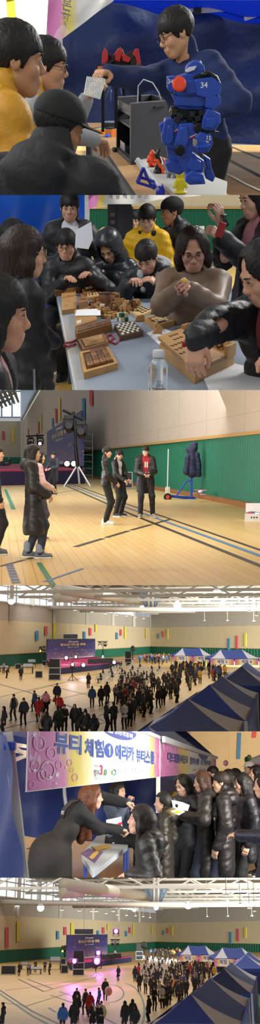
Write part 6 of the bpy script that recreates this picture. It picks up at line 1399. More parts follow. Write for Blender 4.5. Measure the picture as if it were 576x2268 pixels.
    def tent(N, Fp, hw, inset, label, walls=True, ze=-3.2, white=.36, banners=None, sag=.12):
        N, Fp = Vector(N), Vector(Fp); u = (Fp - N); u.z = 0; u.normalize(); r = Vector((u.y, -u.x, 0)); T_ = thing('canopy_tent', label, 'tent', Vector(((N.x + Fp.x) / 2, (N.y + Fp.y) / 2, h)))
        nl, nr, fl_, fr_ = [Vector((p.x, p.y, ze)) for p in (N - u * inset - r * hw, N - u * inset + r * hw, Fp + u * inset - r * hw, Fp + u * inset + r * hw)]
        def tri(m, a, b, c, n=8):
            vs, fs, idx = [], [], {}
            for i in range(n + 1):
                for j in range(n + 1 - i):
                    k = n - i - j; p = (a * k + b * i + c * j) / n; e = (i * j + j * k + k * i) / n / n * 3; idx[i, j] = len(vs); vs.append(p - Vector((0, 0, sag * e)))
            for i in range(n):
                for j in range(n - i):
                    fs.append((idx[i, j], idx[i + 1, j], idx[i, j + 1]))
                    if i + j < n - 1: fs.append((idx[i + 1, j], idx[i + 1, j + 1], idx[i, j + 1]))
            m.add(vs, fs)
        b, ws = MB(), []
        for (a0, a1, e0, e1) in ((N, Fp, nr, fr_), (N, Fp, nl, fl_)):
            q0, q1 = e0.lerp(e1, white), e1.lerp(e0, white * .8); ws.append(MB()); tri(ws[-1], a0, e0, q0); ws.append(MB()); tri(ws[-1], a1, q1, e1); tri(b, a0, q0, q1); tri(b, a0, q1, a1)
        tri(b, N, nl, nr); tri(b, Fp, fr_, fl_)
        part('roof_sheet', b, TBL_, T_, .7, pan=True); [part('roof_gusset', w, TWH, T_, .7, pan=True, label='white roof gusset') for w in ws]
        val = Vector((0, 0, -.32)); m = MB()
        for p, q in ((nl, nr), (nr, fr_), (fr_, fl_), (fl_, nl)): m.prism([p, q, q + val, p + val], (q - p).cross(Vector((0, 0, 1))).normalized() * .03)
        part('valance', m, TBL_, T_, pan=True)
        for p in (nl, nr, fl_, fr_): part('pole', MB().bar(p, Vector((p.x, p.y, h)), .12), M_WHITE_METAL, T_, pan=True)
        if walls:
            def wl(p, q): return lambda s_, t_: p.lerp(q, s_) + Vector((0, 0, -.3 - (abs(h) - abs(ze) - .3) * t_)) + (q - p).cross(Vector((0, 0, 1))).normalized() * (.05 * math.sin(s_ * 40) * t_)
            part('side_wall', MB().grid(wl(nr, fr_), 30, 6), TDK, T_, True, pan=True); part('side_wall', MB().grid(wl(nl, nr), 20, 6), TDK, T_, True, pan=True)
        if banners:
            for k, tx in enumerate(banners):
                p, q = nl.lerp(nr, k / len(banners)), nl.lerp(nr, (k + .97) / len(banners)); L_ = (q - p).length; M = Matrix.Translation(p + Vector((0, -.12, -.7))) @ Matrix.Rotation(math.atan2((q - p).y, (q - p).x), 4, 'Z')
                B_ = thing('booth_banner', '%s banner on the far %s, %s view' % (('first', 'second')[k], label.split(',')[0].replace('blue and white ', ''), tag_), 'banner', M)
                part('sheet', MB().box((L_ / 2, 0, .36), (L_, .04, .75)), bokeh_mat('far_banner%d%s' % (k, tag_), L_, .26, .74), B_); m = MB(); m.text(tx, (L_ / 2, -.021, .42), (1, 0, 0), (0, 0, 1), .5, bold=.02, lift=.003); part('writing', m, mat('#33418c', .7, name='ink_blue'), B_)
        return T_
    for (a_, ya, b_, yb, lab) in tents:
        z = -2.1; tent(on(X(a_), H + ya, z), on(X(b_), H + yb, z), 1.75, 4.6, 'blue and white canopy tent, %s, %s view' % (lab, tag_), ze=-3.25)
    for (x0, x1, Yt_, lab, bn) in far_t:
        l, r_ = at(X(x0), H + 40, Yt_), at(X(x1), H + 40, Yt_); w = r_.x - l.x; y = Yt_ + 5
        T_ = tent((l.x + w * .30, y, -1.9), (r_.x - w * .24, y, -1.9), 5, w * .27, 'blue and white canopy tent, %s, %s view' % (lab, tag_), walls=False, ze=-3.1, white=.30)
        p = Vector((l.x + .1, Yt_ - .2, 0))
        for k, tx in enumerate(bn):
            L_ = w / 2 * .96; M = Matrix.Translation((l.x + w * k / 2 + .1, Yt_ - .3, -4.0)); B_ = thing('booth_banner', '%s pink-ended booth banner on the %s, %s view' % (('left', 'right')[k], lab, tag_), 'banner', M)
            part('sheet', MB().box((L_ / 2, 0, .4), (L_, .06, .85)), bokeh_mat('far_banner%d%d%s' % (k, int(x0), tag_), L_, .26, .74), B_); m = MB(); m.text(tx, (L_ / 2, -.031, .45), (1, 0, 0), (0, 0, 1), .55, bold=.02, lift=.004); part('writing', m, mat('#33418c', .7, name='ink_blue'), B_)
    g0 = [on(X(x), H + y, h + .01) for x, y in ((520, 135), (560, 120), (760, 120), (760, 300), (470, 300))]; m = MB(); m.quad(*g0); struct('trim_floor_mat', m, mat('#1f5a3c', .8, name='mat_green'))
    # court lines
    li = 0
    for pts, w, c in rest['lines']:
        li += 1; m = MB(); P_ = [on(X(x), H + y, h + .012) for x, y in pts]
        for a, b in zip(P_, P_[1:]):
            n = (b - a).cross(Vector((0, 0, 1))).normalized() * w / 2; m.quad(a - n, b - n, b + n, a + n)
        struct('trim_court_line_%d' % (li + 20), m, mat(c, .5, name='court_paint'))
    # ---- chairs and the people
    cm = mat('#d9d9d6', .5, name='white_plastic'); gl_ = 'white plastic chairs, %s view' % tag_; seats = []
    P0, P1, P2_, P3_ = [on(X(x), H + y, h) for x, y in seatpoly]; nr_, nc_ = rest['grid']; sd = math.degrees(math.atan2((P0 - P1).y, (P0 - P1).x))
    for i in range(nr_):
        for j in range(nc_):
            u, v = (j + .5) / nc_, (i + .5) / nr_; p = P0.lerp(P1, u).lerp(P3_.lerp(P2_, u), v) + Vector((rnd.uniform(-.25, .25), rnd.uniform(-.8, .8), 0)); yaw = rest['face'] + rnd.uniform(-14, 14)
            if rnd.random() < .08: continue
            M = Matrix.Translation(p) @ rz(yaw)
            taken = rnd.random() < (.46 if u < .5 else .24)
            if CHAIR is None: CHAIR = single('plastic_chair', 'white plastic armchair in the audience rows before the stage, %s view' % tag_, 'chair', chair_mesh(), cm, M, group=gl_)
            else:
                c = CHAIR.copy(); COL.objects.link(c); c.matrix_world = PN.M @ M; PN.roots.append(c); c['label'] = 'white plastic armchair in the audience rows before the stage, %s view' % tag_; c['group'] = gl_
            if taken: seats.append((p, yaw))
    dark = ['#15161a', '#1a1c22', '#20222a', '#1b2138', '#131316', '#2a2c30']
    for i, (p, yaw) in enumerate(seats):
        k = 'seat' if rnd.random() < .5 else 'seat_girl'; c = dark[i % 6] if rnd.random() < .85 else rnd.choice(['#7a7468', '#8b3038', '#9a8f80'])
        put(k, None, yaw, '%s person sitting in the audience rows, %s view' % ('short-haired' if k == 'seat' else 'long-haired', tag_), 'seated audience %s, %s view' % ('short-haired' if k == 'seat' else 'long-haired', tag_), 1.62 + .1 * rnd.random(), c, at=p + Vector((0, 0, .0)))
    kinds = ['long_coat', 'long_girl', 'jacket', 'hands_front', 'bob_girl', 'long_coat', 'long_girl']
    desc = {'long_coat': 'short-haired person in long dark coat', 'long_girl': 'long-haired person in long dark coat', 'jacket': 'short-haired person in short dark jacket', 'hands_front': 'dark-jacketed person with hands in front', 'bob_girl': 'bob-haired person in dark coat'}
    for poly, n, where, mind, face in crowd:
        pts = []; tries = 0; xs = [p[0] for p in poly]; ys = [p[1] for p in poly]
        while len(pts) < n and tries < 4000:
            tries += 1; x, y = rnd.uniform(min(xs), max(xs)), rnd.uniform(min(ys), max(ys)); ins = False
            for (x1, y1), (x2, y2) in zip(poly, poly[1:] + poly[:1]):
                if (y1 > y) != (y2 > y) and x < (x2 - x1) * (y - y1) / (y2 - y1) + x1: ins = not ins
            if not ins: continue
            q = on(X(x), H + y, h)
            if all((q - o).length > mind for o in pts): pts.append(q)
        if where.startswith('far:'):
            m = MB(); cs_ = ['#17181c', '#1b2138', '#2a2c30', '#7a7468', '#a8342c', '#c8963a', '#24488a']; 
            for q in pts:
                s0 = rnd.uniform(.93, 1.05); ci = rnd.choice((0, 0, 0, 1, 1, 2, 2, 3, 4, 5, 6)); M = Matrix.Translation(q) @ rz(face + rnd.uniform(-80, 80)) @ Matrix.Scale(s0, 4)
                for nm, me, ms in SRC[rnd.choice(kinds)]:
                    mi = 8 if nm == 'body' else 7 if nm in ('hair', 'trousers', 'shoe') else ci; m.add([M @ v.co for v in me.vertices], [tuple(f.vertices) for f in me.polygons], mi)
            single('crowd', where[4:] + ', %s view' % tag_, 'crowd', m, [mat(c, .7, name='crowd_cloth') for c in cs_] + [mat('#141416', .7, name='crowd_dark'), mat(SKIN, .6, name='crowd_skin')], Matrix(), kind='stuff', smooth=True)
            continue
        for i, q in enumerate(pts):
            k = kinds[rnd.randrange(7)]; odd = rnd.random() < .14; c = rnd.choice(['#6b6a60', '#8a8070', '#9a2a30', '#24488a', '#c0b8a8', '#c98a20']) if odd else dark[rnd.randrange(6)]
            lab = ('person in light or bright coat %s, %s view' if odd else desc[k] + ' %s, %s view') % (where, tag_)
            put(k, None, face + rnd.uniform(-70, 70), lab, lab.replace('person', 'people').split(',')[0] + ', ' + tag_, 1.58 + .16 * rnd.random(), c, at=q)
    for (kind, x, y, yaw, c, leg_, S0, lab) in nearp: put(kind, (X(x), H + y), yaw, lab + ', %s view' % tag_, None, S0, c, leg_)
    if rest.get('balloons'):
        for x, y, z, c, lab in rest['balloons']:
            q = on(X(x), H + y, h) + Vector((0, 0, z)); B_ = thing('balloon', lab + ', %s view' % tag_, 'balloon', q); part('balloon', MB().ball((0, 0, 0), (.30, .30, .34), 14), mat(c, .25, name='latex'), B_, True); part('string', MB().tube([(0, 0, -.34), (.05, 0, -1.0)], .01, 5), mat('#cccccc', .6, name='thread'), B_)
    # added fill lights out of view: overhead, right side, front left, far overhead
    area((-6, 125, 8.8), (-6, 125 + .57, -1.2), 64, 17000 * tint, (1, .97, .90), sizey=95)
    area((50, 168, -.5), (22, 275, -9), 60, 54000 * tint, (1, .97, .92), spread=75, sizey=8)
    area((-8.5, 20, -.5), (6, 46, -3.4), 5, 1500, (1, .97, .92), sizey=3)
    area((-4, 172, 11.5), (-2, 212, -14), 90, 9000 * tint, (1, .97, .92), sizey=10)
P4 = Set(1296, 1620, 1410)
LINES4 = [(((-20, 100), (60, 122), (150, 152), (230, 186)), .22, '#3a3a38'), (((60, 122), (250, 74)), .14, '#5b5038'), (((-10, 136), (90, 112), (240, 80)), .14, '#5b5038'), (((-10, 178), (140, 136), (300, 100)), .14, '#6a5a38'), (((0, 205), (120, 176), (230, 150), (300, 128)), .14, '#3e4a50'), (((110, 108), (190, 128), (262, 150)), .16, '#4a4436'), (((150, 95), (260, 118), (330, 136)), .14, '#4a4436'),
          ([(214 + 26 * math.cos(a / 10), 150 + 26 * math.sin(a / 10)) for a in range(-14, 16)], .16, '#3f5a4c'), ([(205 + 62 * math.cos(a / 12), 150 + 44 * math.sin(a / 12)) for a in range(-14, 18)], .14, '#3f5a4c')]
strips4 = [('b', 82, -13, 8, 5.5, 0, 'nearest the yellow stage lamp'), ('r', 102, -23, -3, 5, 0, 'above the left end of the backdrop'), ('y', 120.5, -32, 5, 5, 0, 'long, above the left half of the backdrop'), ('b', 187, -11, 5, 4, 0, 'low, above the right half of the backdrop'), ('r', 200, -19, -2, 4, 0, 'above the right end of the backdrop'), ('y', 213, -27, -10, 4, 0, 'short, right of the backdrop'), ('b', 259, -9, 6, 3.5, 0, 'on the long wall past the stage'), ('r', 268, -16, -2, 3.2, 0, 'on the long wall past the stage'), ('y', 277.5, -22, 5, 3.2, 0, 'on the long wall past the stage'), ('y', 324, -19, 4, 2.6, 0, 'next to the far corner'),
           ('b', 350, -7, 5, 3, 1, 'on the end wall near the corner'), ('r', 361, -12, 1, 3.2, 1, 'on the end wall near the corner'), ('y', 371.6, -17, 6, 3.4, 1, 'on the end wall near the corner'), ('b', 507, 4, 30, 5, 1, 'on the end wall above the far tents'), ('r', 525, -2, 27, 5, 1, 'on the end wall above the far tents'), ('y', 544, -8, 22, 5, 1, 'on the end wall above the far tents')]
lamps4 = [(25, -78, 15, 150, 9), (393, -69, 17, 170, 10), (493, -73, 13, 170, 9), (315, -66, 8, 190, 7), (263, -63, 8, 190, 7)] + [(x, y, w, 200, 2.4) for x, y, w in ((85, -69, 9), (133, -64, 9), (166, -59, 7), (177, -60, 8), (214, -61, 8), (204, -55, 7), (233, -51, 7), (258, -48, 6), (280, -46, 6), (300, -43, 5), (318, -40, 5))] + [(481, -102, 18, 120, 2.4), (526, -71, 13, 130, 2.4), (553, -57, 9, 150, 2.4), (568, -47, 7, 160, 2.4), (453, -36, 4, 210, 2.4), (504, -36, 6, 200, 2.4), (562, -35, 7, 190, 2.4)]
stage4 = dict(front=((131, 84), (266, 68)), back=((105, 172), (211, 205)), box=(139, 173), lights=((147, 47, 3.2, 150, 'at the left of the stage front'), (168, 45, 2.6, 160, 'before the middle of the backdrop'), (185, 63, 3.6, 128, 'on the stage front lip'), (253, 57, 3.2, 150, 'at the right end of the stage'), (161, 62, 2.8, 112, 'on the tripod before the stage')), wedges=((205, 60, 'first'), (223, 59, 'second'), (240, 58, 'third')),
              stacks=((120.5, 97, 25, 27, 19, 'tall black loudspeaker on silver-edged case left of the stage'), (284, 65, 14, 16, 15, 'black loudspeaker on a case past the right end of the stage')),
              stands=(((92, 72), (92, 22), (86, 23), (102, 21), (-5, 5, 1), 'y', 'lamp stand with yellow lit head left of the backdrop'), ((228, 52), (228, 10), (216, 11), (239, 11), (-5, 5, 1), 'w', 'lamp stand with two heads right of the backdrop'), ((160, 98), (160, 50), (157, 62), (164, 62), (-11, 15, 2), None, 'bare tripod lamp stand in front of the stage'), ((294, 62), (294, 20), (291, 21), (297, 21), (-4, 4, 1), None, 'tall single lamp stand past the far speaker')),
              gear=((60, 82, 26, 20, 'mixer_table', 'sound mixing table with grey desk left of the stage'), (86, 92, 15, 15, 'equipment_case', 'silver-edged equipment case beside the mixing table'), (40, 72, 12, 11, 'equipment_case', 'black equipment case at the foot of the green wall'), (97, 64, 10, 10, 'equipment_case', 'black equipment case close to the backdrop'), (70, 70, 20, 18, 'mixer_table', 'rear gear table behind the mixing table'), (10, 78, 22, 12, 'mixer_table', 'low trestle table at the hall edge')))
near4 = [('vest', 30, 187, 150, '#1d1e22', '#16171a', 1.74, 'man in dark vest over a grey shirt walking alone'), ('jacket', 52, 198, 165, '#1a2138', None, 1.72, 'person in navy jacket with fur hood, second from the hall edge'), ('long_girl', 8, 218, 120, '#17181c', None, 1.6, 'long-haired person in black coat at the lower corner'), ('long_coat', 86, 190, 40, '#b3202c', '#18181c', 1.62, 'person in long red coat seen from behind'), ('jacket', 76, 167, 130, '#27508c', '#20242c', 1.55, 'child in blue jacket beside the red coat'), ('long_coat', 101, 176, 200, '#141519', None, 1.7, 'person in black coat behind the pink balloon'), ('jacket', 126, 151, 185, '#1c2a4c', '#131418', 1.74, 'man in navy jacket standing alone with arms down'), ('wave', 131, 181, 200, '#c01f2a', '#17181c', 1.62, 'person in red jacket with one arm stretched out'), ('hands_front', 142, 216, 190, '#141519', None, 1.66, 'person in black coat holding a white paper near the lower edge'), ('long_girl', 165, 212, 170, '#16171b', None, 1.62, 'long-haired person in open black coat near the lower edge'), ('bob_girl', 94, 222, 60, '#b8a890', None, 1.6, 'person in beige coat under the pink balloon at the lower edge'), ('long_girl', 103, 234, 0, '#18181c', None, 1.6, 'long-haired person seen from behind at the lower edge'), ('long_coat', 128, 222, 30, '#2a3830', None, 1.66, 'person in dark green fur-hooded coat at the lower edge'), ('long_girl', 177, 224, 20, '#15151a', None, 1.62, 'dark coated person with back turned, left one of the lower pair'), ('long_girl', 189, 228, 10, '#15151a', None, 1.62, 'dark coated person with back turned, right one of the lower pair'),
         ('bob_girl', 196, 114, 150, '#191a20', None, 1.64, 'woman in dark coat standing by the stage corner'), ('jacket', 204, 158, 5, '#2a5590', '#1b1c20', 1.68, 'person in blue padded jacket seen from behind on the open floor'), ('long_coat', 224, 156, 20, '#17181c', None, 1.66, 'person in black coat right beside the blue padded jacket'), ('long_coat', 237, 146, -30, '#15161a', None, 1.72, 'tall person in black coat near the first chairs'), ('hands_front', 256, 150, 200, '#6a6c70', None, 1.6, 'person in grey jacket at the edge of the crowd'), ('hands_front', 235, 212, -60, '#141519', None, 1.76, 'man in long black jacket with papers near the tent roof'), ('hands_front', 252, 212, 20, '#15161a', None, 1.74, 'second man in black jacket with papers near the tent roof'), ('hands_front', 276, 206, 20, '#b9bcc2', None, 1.62, 'person in white hooded sweater near the tent roof'), ('long_coat', 287, 200, 200, '#1a1b1f', None, 1.68, 'person in black jacket beside the white hooded sweater'), ('long_coat', 190, 232, 100, '#15161a', None, 1.6, 'person at the lower edge left of the tent roof'), ('long_girl', 208, 236, 20, '#15161a', None, 1.5, 'dark-haired person mostly below the lower edge'),
         ('bend', 14, 92, -60, '#1d2634', None, 1.7, 'person bending over the trestle table left of the stage'), ('long_coat', 46, 96, 200, '#1a1b1f', None, 1.7, 'man in black standing at the mixing table'), ('hands_front', 8, 82, 180, '#8a8f98', None, 1.66, 'person in grey behind the trestle table')]
CROWD4 = [(((256, 118), (300, 106), (372, 110), (404, 140), (330, 186), (288, 196), (262, 150)), 48, 'in the crowd beside the tents', .75, 200), (((380, 70), (505, 70), (500, 92), (470, 104), (400, 108), (376, 86)), 52, 'far:crowd of people packed before the far tents', 1.1, 20), (((303, 52), (376, 52), (378, 62), (306, 62)), 22, 'far:row of people standing along the end wall', 1.0, 180), (((330, 108), (400, 100), (440, 108), (400, 134)), 12, 'behind the last chairs', 1.0, 60)]
REST4 = dict(lines=LINES4, grid=(9, 11), face=58, balloons=((101, 176, 1.25, '#e8a0b8', 'pink balloon held beside the red coat'), (298, 66, 1.2, '#d890b0', 'small pink balloon near the far speaker'), (312, 62, 1.4, '#5a90d8', 'small blue balloon near the end wall')))
tents4 = [(330, 200, 415, 137, 'nearest one at the bottom'), (464, 106, 492, 87, 'second of the side row'), (536, 65, 546, 56, 'third of the side row')]
far4 = [(383, 468, 150, 'far left one under the end wall', ('체험 1', '체험 2')), (464, 572, 130, 'far right one under the end wall', ('체험 3', '체험 4'))]
hall(P4, 1410, 0, tents4, strips4, lamps4, far4, stage4, 1.0, 'upper hall', CROWD4, ((204, 104), (262, 66), (362, 78), (318, 124)), near4, False, REST4)
for i, (x, y) in enumerate(((420, 1388), (431, 1376), (446, 1383), (457, 1377), (462, 1394), (444, 1408), (428, 1409), (417, 1400))):
    d_ = bpy.data.lights.new('gobo_light', 'SPOT'); d_.energy = 5200; d_.color = (.12, .25, 1); d_.spot_size = R(5); d_.spot_blend = .3; d_.shadow_soft_size = .02; o_ = bpy.data.objects.new('gobo_light', d_); COL.objects.link(o_)
    l_, t_g = PN.at(330, 1440, 190), PN.at(x, y, 275); o_.matrix_world = PN.M @ (Matrix.Translation(l_) @ (t_g - l_).to_track_quat('-Z', 'Y').to_matrix().to_4x4())
clip_set(PN)
# ================================================================ room five: make-up booth and the queue beside it
PN = P5 = Set(1620, 1944, 1702)
FZ5 = -1.60
area((-3.2, 7.0, .5), (.2, 10.5, -.5), 2.2, 130, (1, .97, .93), sizey=1.4)  # added fill lights outside the view: left, right, queue faces, back wall
area((3.6, 9.0, .7), (.6, 12, -.6), 2.4, 480, (1, .95, .86), sizey=1.6)
area((-.9, 6.2, .75), (1.8, 12, -.2), .9, 60, (1, .96, .9))
area((15, 80, 2.0), (9, 95, 1), 8, 2600, (1, .95, .86), sizey=4)
YB5 = 95.0
m = MB(); m.quad((-8, YB5, -.35), (20, YB5, -.35), (20, YB5, 8), (-8, YB5, 8)); struct('wall_gym_back', m, plaster_mat('booth_back_wall', '#b8a37c', '#ad9972', (5, 2.5), .10, '#98855f'))
corrugated('wall_green_back', (-8, YB5 - .1, 0), (20, YB5 - .1, 0), FZ5, -.32, .5, .06, mat('#1a4a33', .6, name='dark_green'))
m = MB(); m.quad(*[PN.at(x, y, YB5 - .2) for x, y in ((372, 1648), (418, 1646), (418, 1600), (372, 1600))]); struct('window_1', m, mat('#cfc8c2', .4, emit=.25, name='dull_window'))
m = MB()
for k in range(10): m.bar(PN.at(373 + 5 * k, 1648, YB5 - .4), PN.at(373 + 5 * k, 1600, YB5 - .4), .07)
for k in range(6): m.bar(PN.at(372, 1646 - 8 * k, YB5 - .4), PN.at(418, 1645 - 8 * k, YB5 - .4), .06)
m.bar(PN.at(418, 1700, YB5 - .3), PN.at(418, 1600, YB5 - .3), .3); struct('window_1_frame', m, mat('#8a6f62', .6, name='lattice_paint'))
for x, y0, y1, w, c, lab in ((528.5, 1623, 1681, 8, '#3a6f96', 'wide blue paper strip on the wall above the queue'), (563, 1612, 1634, 9, '#b8474a', 'short red paper strip at the top above the queue')):
    m = MB(); m.prism([PN.at(x - w / 2 - .5, y1, YB5 - .15), PN.at(x + w / 2 - .5, y1, YB5 - .15), PN.at(x + w / 2 + 2, y0, YB5 - .15), PN.at(x - w / 2 + 2, y0, YB5 - .15)], (0, .05, 0)); single('paper_strip', lab, 'paper strip', m, mat(c, .85, name='strip_paper'), Matrix())
m = MB(); m.quad((-9, 6, FZ5), (22, 6, FZ5), (22, YB5, FZ5), (-9, YB5, FZ5)); struct('floor_booth_area', m, wood_floor('booth_boards', '#b98a4c', '#a5783c', .12, 2.2, .35, along='Y', gapcol='#6b4a22'))
m = MB()
for (ax, ay, bx, by, w) in ((60, 1830, 118, 1812, .08), (62, 1880, 100, 1868, .05), (372, 1900, 576, 1850, .06)):
    p, q = PN.on(ax, ay, FZ5 + .004), PN.on(bx, by, FZ5 + .004); d = (q - p).cross(Vector((0, 0, 1))).normalized() * w; m.quad(p - d, q - d, q + d, p + d)
struct('trim_booth_line', m, mat('#2a2622', .6, name='booth_line'))
# ---- booth tent
def bl_pt(t, z): return Vector((-.53 + .955 * t, 5 + 8.5 * t, z))
def bt(px):   # place along the banner line that a pixel column meets
    k = (px - CX) / F; return (k * 5 + .53) / (.955 - k * 8.5)
TB = thing('canopy_tent', 'dark blue booth tent with white pole around the make-up table', 'tent', (-.6, 8, FZ5)); NAVY = tarp_mat('booth_navy', '#2a4088', '#1f316c', 0, 1.6, .5); SIDEB = tarp_mat('booth_side_blue', '#24408e', '#1b3174', 0, 1.2, .5)
def bk(u, v):
    x = 24 + 335 * u; y = 1590 + (1846 + 16 * math.sin(u * 3) - 1590) * v; p = PN.at(x, y, 16.5 + 2 * u); p.y += .14 * math.sin(u * 16 + v * 2) + .08 * math.sin(v * 9 + u * 6); return p
part('back_tarpaulin', MB().grid(bk, 36, 16), NAVY, TB, True, pan=True)
def sd(u, v):
    x = -30 + (14 + 38 * v) * 1.0 * u + 30 * u; y = 1628 + (1960 - 1628) * v; p = PN.at(x, y, 5.6 - .6 * u); p.x += .015 * math.sin(v * 10 + u * 6); return p
part('side_tarpaulin', MB().grid(sd, 16, 20), SIDEB, TB, True, pan=True)
pa, pb = PN.at(18, 1622, 5.15), PN.at(55, 1960, 5.15); part('pole', MB().bar(pa, pb, .045, .05), mat('#cdc8be', .5, name='pole_cream'), TB, bevel=.004, pan=True)
part('pole_clamp', MB().box(PN.at(22, 1652, 5.1), (.065, .07, .045)), mat('#2a48a8', .4, name='clamp_blue'), TB, bevel=.006, pan=True)
for a, b in (((24, 1648), (64, 1654)), ((26, 1662), (70, 1668)), ((30, 1684), (74, 1666)), ((24, 1650), (80, 1690))): part('frame_bar', MB().bar(PN.at(*a, 5.5), PN.at(*b, 6.6), .018, .022), M_WHITE_METAL, TB, pan=True)
part('corner_pole', MB().bar(PN.at(351, 1640, 13.7), PN.at(350, 1800, 13.7), .06, .06), mat('#cdc8be', .5, name='pole_cream'), TB, pan=True)
m = MB(); n = 20; 
for i in range(n):
    t0, t1 = -.12 + 1.13 * i / n, -.12 + 1.13 * (i + 1) / n; o = Vector((-1.2, 2.0, 1.3)); m.quad(bl_pt(t0, .44), bl_pt(t1, .44), bl_pt(t1, .44) + o, bl_pt(t0, .44) + o)
part('roof_sheet', m, SIDEB, TB, pan=True); m = MB(); m.bar(bl_pt(-.12, .43), bl_pt(1.01, .43), .03, .05); part('roof_edge', m, mat('#d4d4dc', .6, name='edge_white'), TB, pan=True, label='white roof edge')
m = MB(); m.prism([PN.at(-6, 1640, 5.2), PN.at(20, 1626, 5.2), PN.at(56, 1634, 5.3), PN.at(56, 1606, 5.3), PN.at(-6, 1606, 5.2)], (0, .03, 0)); part('roof_corner', m, mat('#8e97b4', .6, name='corner_white'), TB, pan=True)
part('tie_cord', MB().tube([PN.at(142, 1738, 15.5), PN.at(143, 1760, 15.5), PN.at(146, 1784, 15.5)], .03, 6), mat('#b8b8c0', .6, name='cord_white'), TB, pan=True)
# banner one
BW = 8.56; BM_ = Matrix.Translation(bl_pt(bt(74), 0)) ; ang = math.atan2(8.5, .955); BMM = Matrix.Translation(bl_pt(bt(66), -.115)) @ Matrix.Rotation(ang, 4, 'Z'); t0_ = bt(66); LB = (1.0 - t0_) * math.hypot(.955, 8.5)
B1 = thing('banner', 'large white banner with blue Korean title and pink ring print over the make-up booth', 'banner', BMM)
def lu(px): return (bt(px) - t0_) * math.hypot(.955, 8.5)            # length along the banner for a pixel column
def lz(px, py): return -(py - 1702) / 2000 * (5 + 8.5 * bt(px)) + .115
part('sheet', MB().grid(lambda u, v: Vector((LB * u, 0, .525 * v)), 40, 6), (lambda mm: mm)(bokeh_mat('booth_banner_print', LB, .26, .80)), B1, True)
mfr = MB()
for a, b in (((0, 0, 0), (LB, 0, 0)), ((0, 0, 0), (0, 0, .52)), ((LB, 0, 0), (LB, 0, .52))): mfr.bar(Vector(a) + Vector((0, -.006, 0)), Vector(b) + Vector((0, -.006, 0)), .012, .004)
part('hem', mfr, mat('#efeeee', .6, name='hem_white'), B1)
def btext(mb, s_, x0, x1, yc, hp, mi=0, bold=.03, dx=0.0, lift=-.006):
    """writing between two pixel columns on the slanting banner"""
    vs, fs = text_mesh(s_, 'LEFT', bold); a0, a1 = min(v[0] for v in vs), max(v[0] for v in vs); b0, b1 = min(v[1] for v in vs), max(v[1] for v in vs); xc = (x0 + x1) / 2; zc = lz(xc, yc); hz = hp / 2000 * (5 + 8.5 * bt(xc))
    l0, l1 = lu(x0), lu(x1); mb.add([(l0 + (l1 - l0) * (vx - a0) / (a1 - a0) + dx, -.003 + lift * .15, zc + hz * ((vy - b0) / (b1 - b0) - .5)) for vx, vy in vs], fs, mi)
BLUE_INK, WHT_INK = mat('#3a57a8', .6, name='title_blue'), mat('#f6f6f8', .6, name='outline_white')
words_ = (('뷰', 125, 154, 1650, 44), ('티', 157, 183, 1652, 42), ('체', 190, 209, 1659, 38), ('험', 212, 231, 1661, 37), ('에', 256, 268, 1668, 32), ('리', 270, 282, 1670, 31), ('카', 283, 296, 1671, 30), ('뷰', 301, 310, 1676, 27), ('티', 311, 320, 1677, 26), ('스', 321, 330, 1678, 26), ('쿨', 331, 339, 1680, 26))
mo_, mt_ = MB(), MB()
for w_ in words_: btext(mo_, *w_, bold=.06, lift=-.006); btext(mt_, *w_, bold=.035, lift=-.016)
part('title_outline', mo_, WHT_INK, B1); part('title', mt_, BLUE_INK, B1)
def disc(px, py, rp, mb, lift=-.006, half=False, rx=None):
    cz, cl, hz = lz(px, py), lu(px), rp / 2000 * (5 + 8.5 * bt(px)); wl = (lu(px + (rx or rp)) - lu(px - (rx or rp))) / 2; n_ = 28
    an = [math.pi + math.pi * k / n_ for k in range(n_ + 1)] if half else [2 * math.pi * k / n_ for k in range(n_)]
    mb.add([(cl + wl * math.cos(a), -.003 + lift * .15, cz + hz * math.sin(a)) for a in an], [tuple(range(len(an)))])
mb2 = MB(); disc(242.5, 1665, 15, mb2, rx=9.5); part('number_disc', mb2, BLUE_INK, B1); mb2 = MB(); mb2.add([(lu(x), -.006, lz(x, y)) for x, y in ((242.4, 1675), (244.6, 1675), (244.6, 1655), (242.8, 1655.5), (239.8, 1659.5), (240.2, 1662.5), (242.4, 1660.5))], [tuple(range(7))]); part('number', mb2, WHT_INK, B1)
mb2 = MB(); disc(265, 1617, 25, mb2, half=True, rx=41); part('header_disc', mb2, mat('#4a5596', .6, name='header_blue'), B1); mb2 = MB(); btext(mb2, 'Dream', 232, 250, 1623, 9, lift=-.016); btext(mb2, '청소년 다드림 축제', 254, 293, 1630, 11, lift=-.016, bold=.02); part('header_writing', mb2, WHT_INK, B1)
mb2 = MB(); btext(mb2, '정부', 210, 222, 1711, 14, bold=.01); part('logo_word', mb2, mat('#3f4550', .6, name='logo_grey'), B1)
for ch, x0, x1, y, hh, c in (('3', 223, 229, 1705, 21, '#c0306a'), ('.', 230, 231.5, 1714, 3, '#d08a20'), ('0', 232, 238, 1710, 13, '#3f9a4a')):
    mb2 = MB(); btext(mb2, ch, x0, x1, y, hh, bold=.03); part('logo_figure', mb2, mat(c, .6, name='logo_ink'), B1)
mb2 = MB(); btext(mb2, '국민행복을 여는', 211, 226, 1697, 5, bold=0); btext(mb2, '개방 공유 소통 협력', 212, 237, 1722, 5, bold=0); part('logo_small_writing', mb2, mat('#7a7480', .6, name='logo_small'), B1)
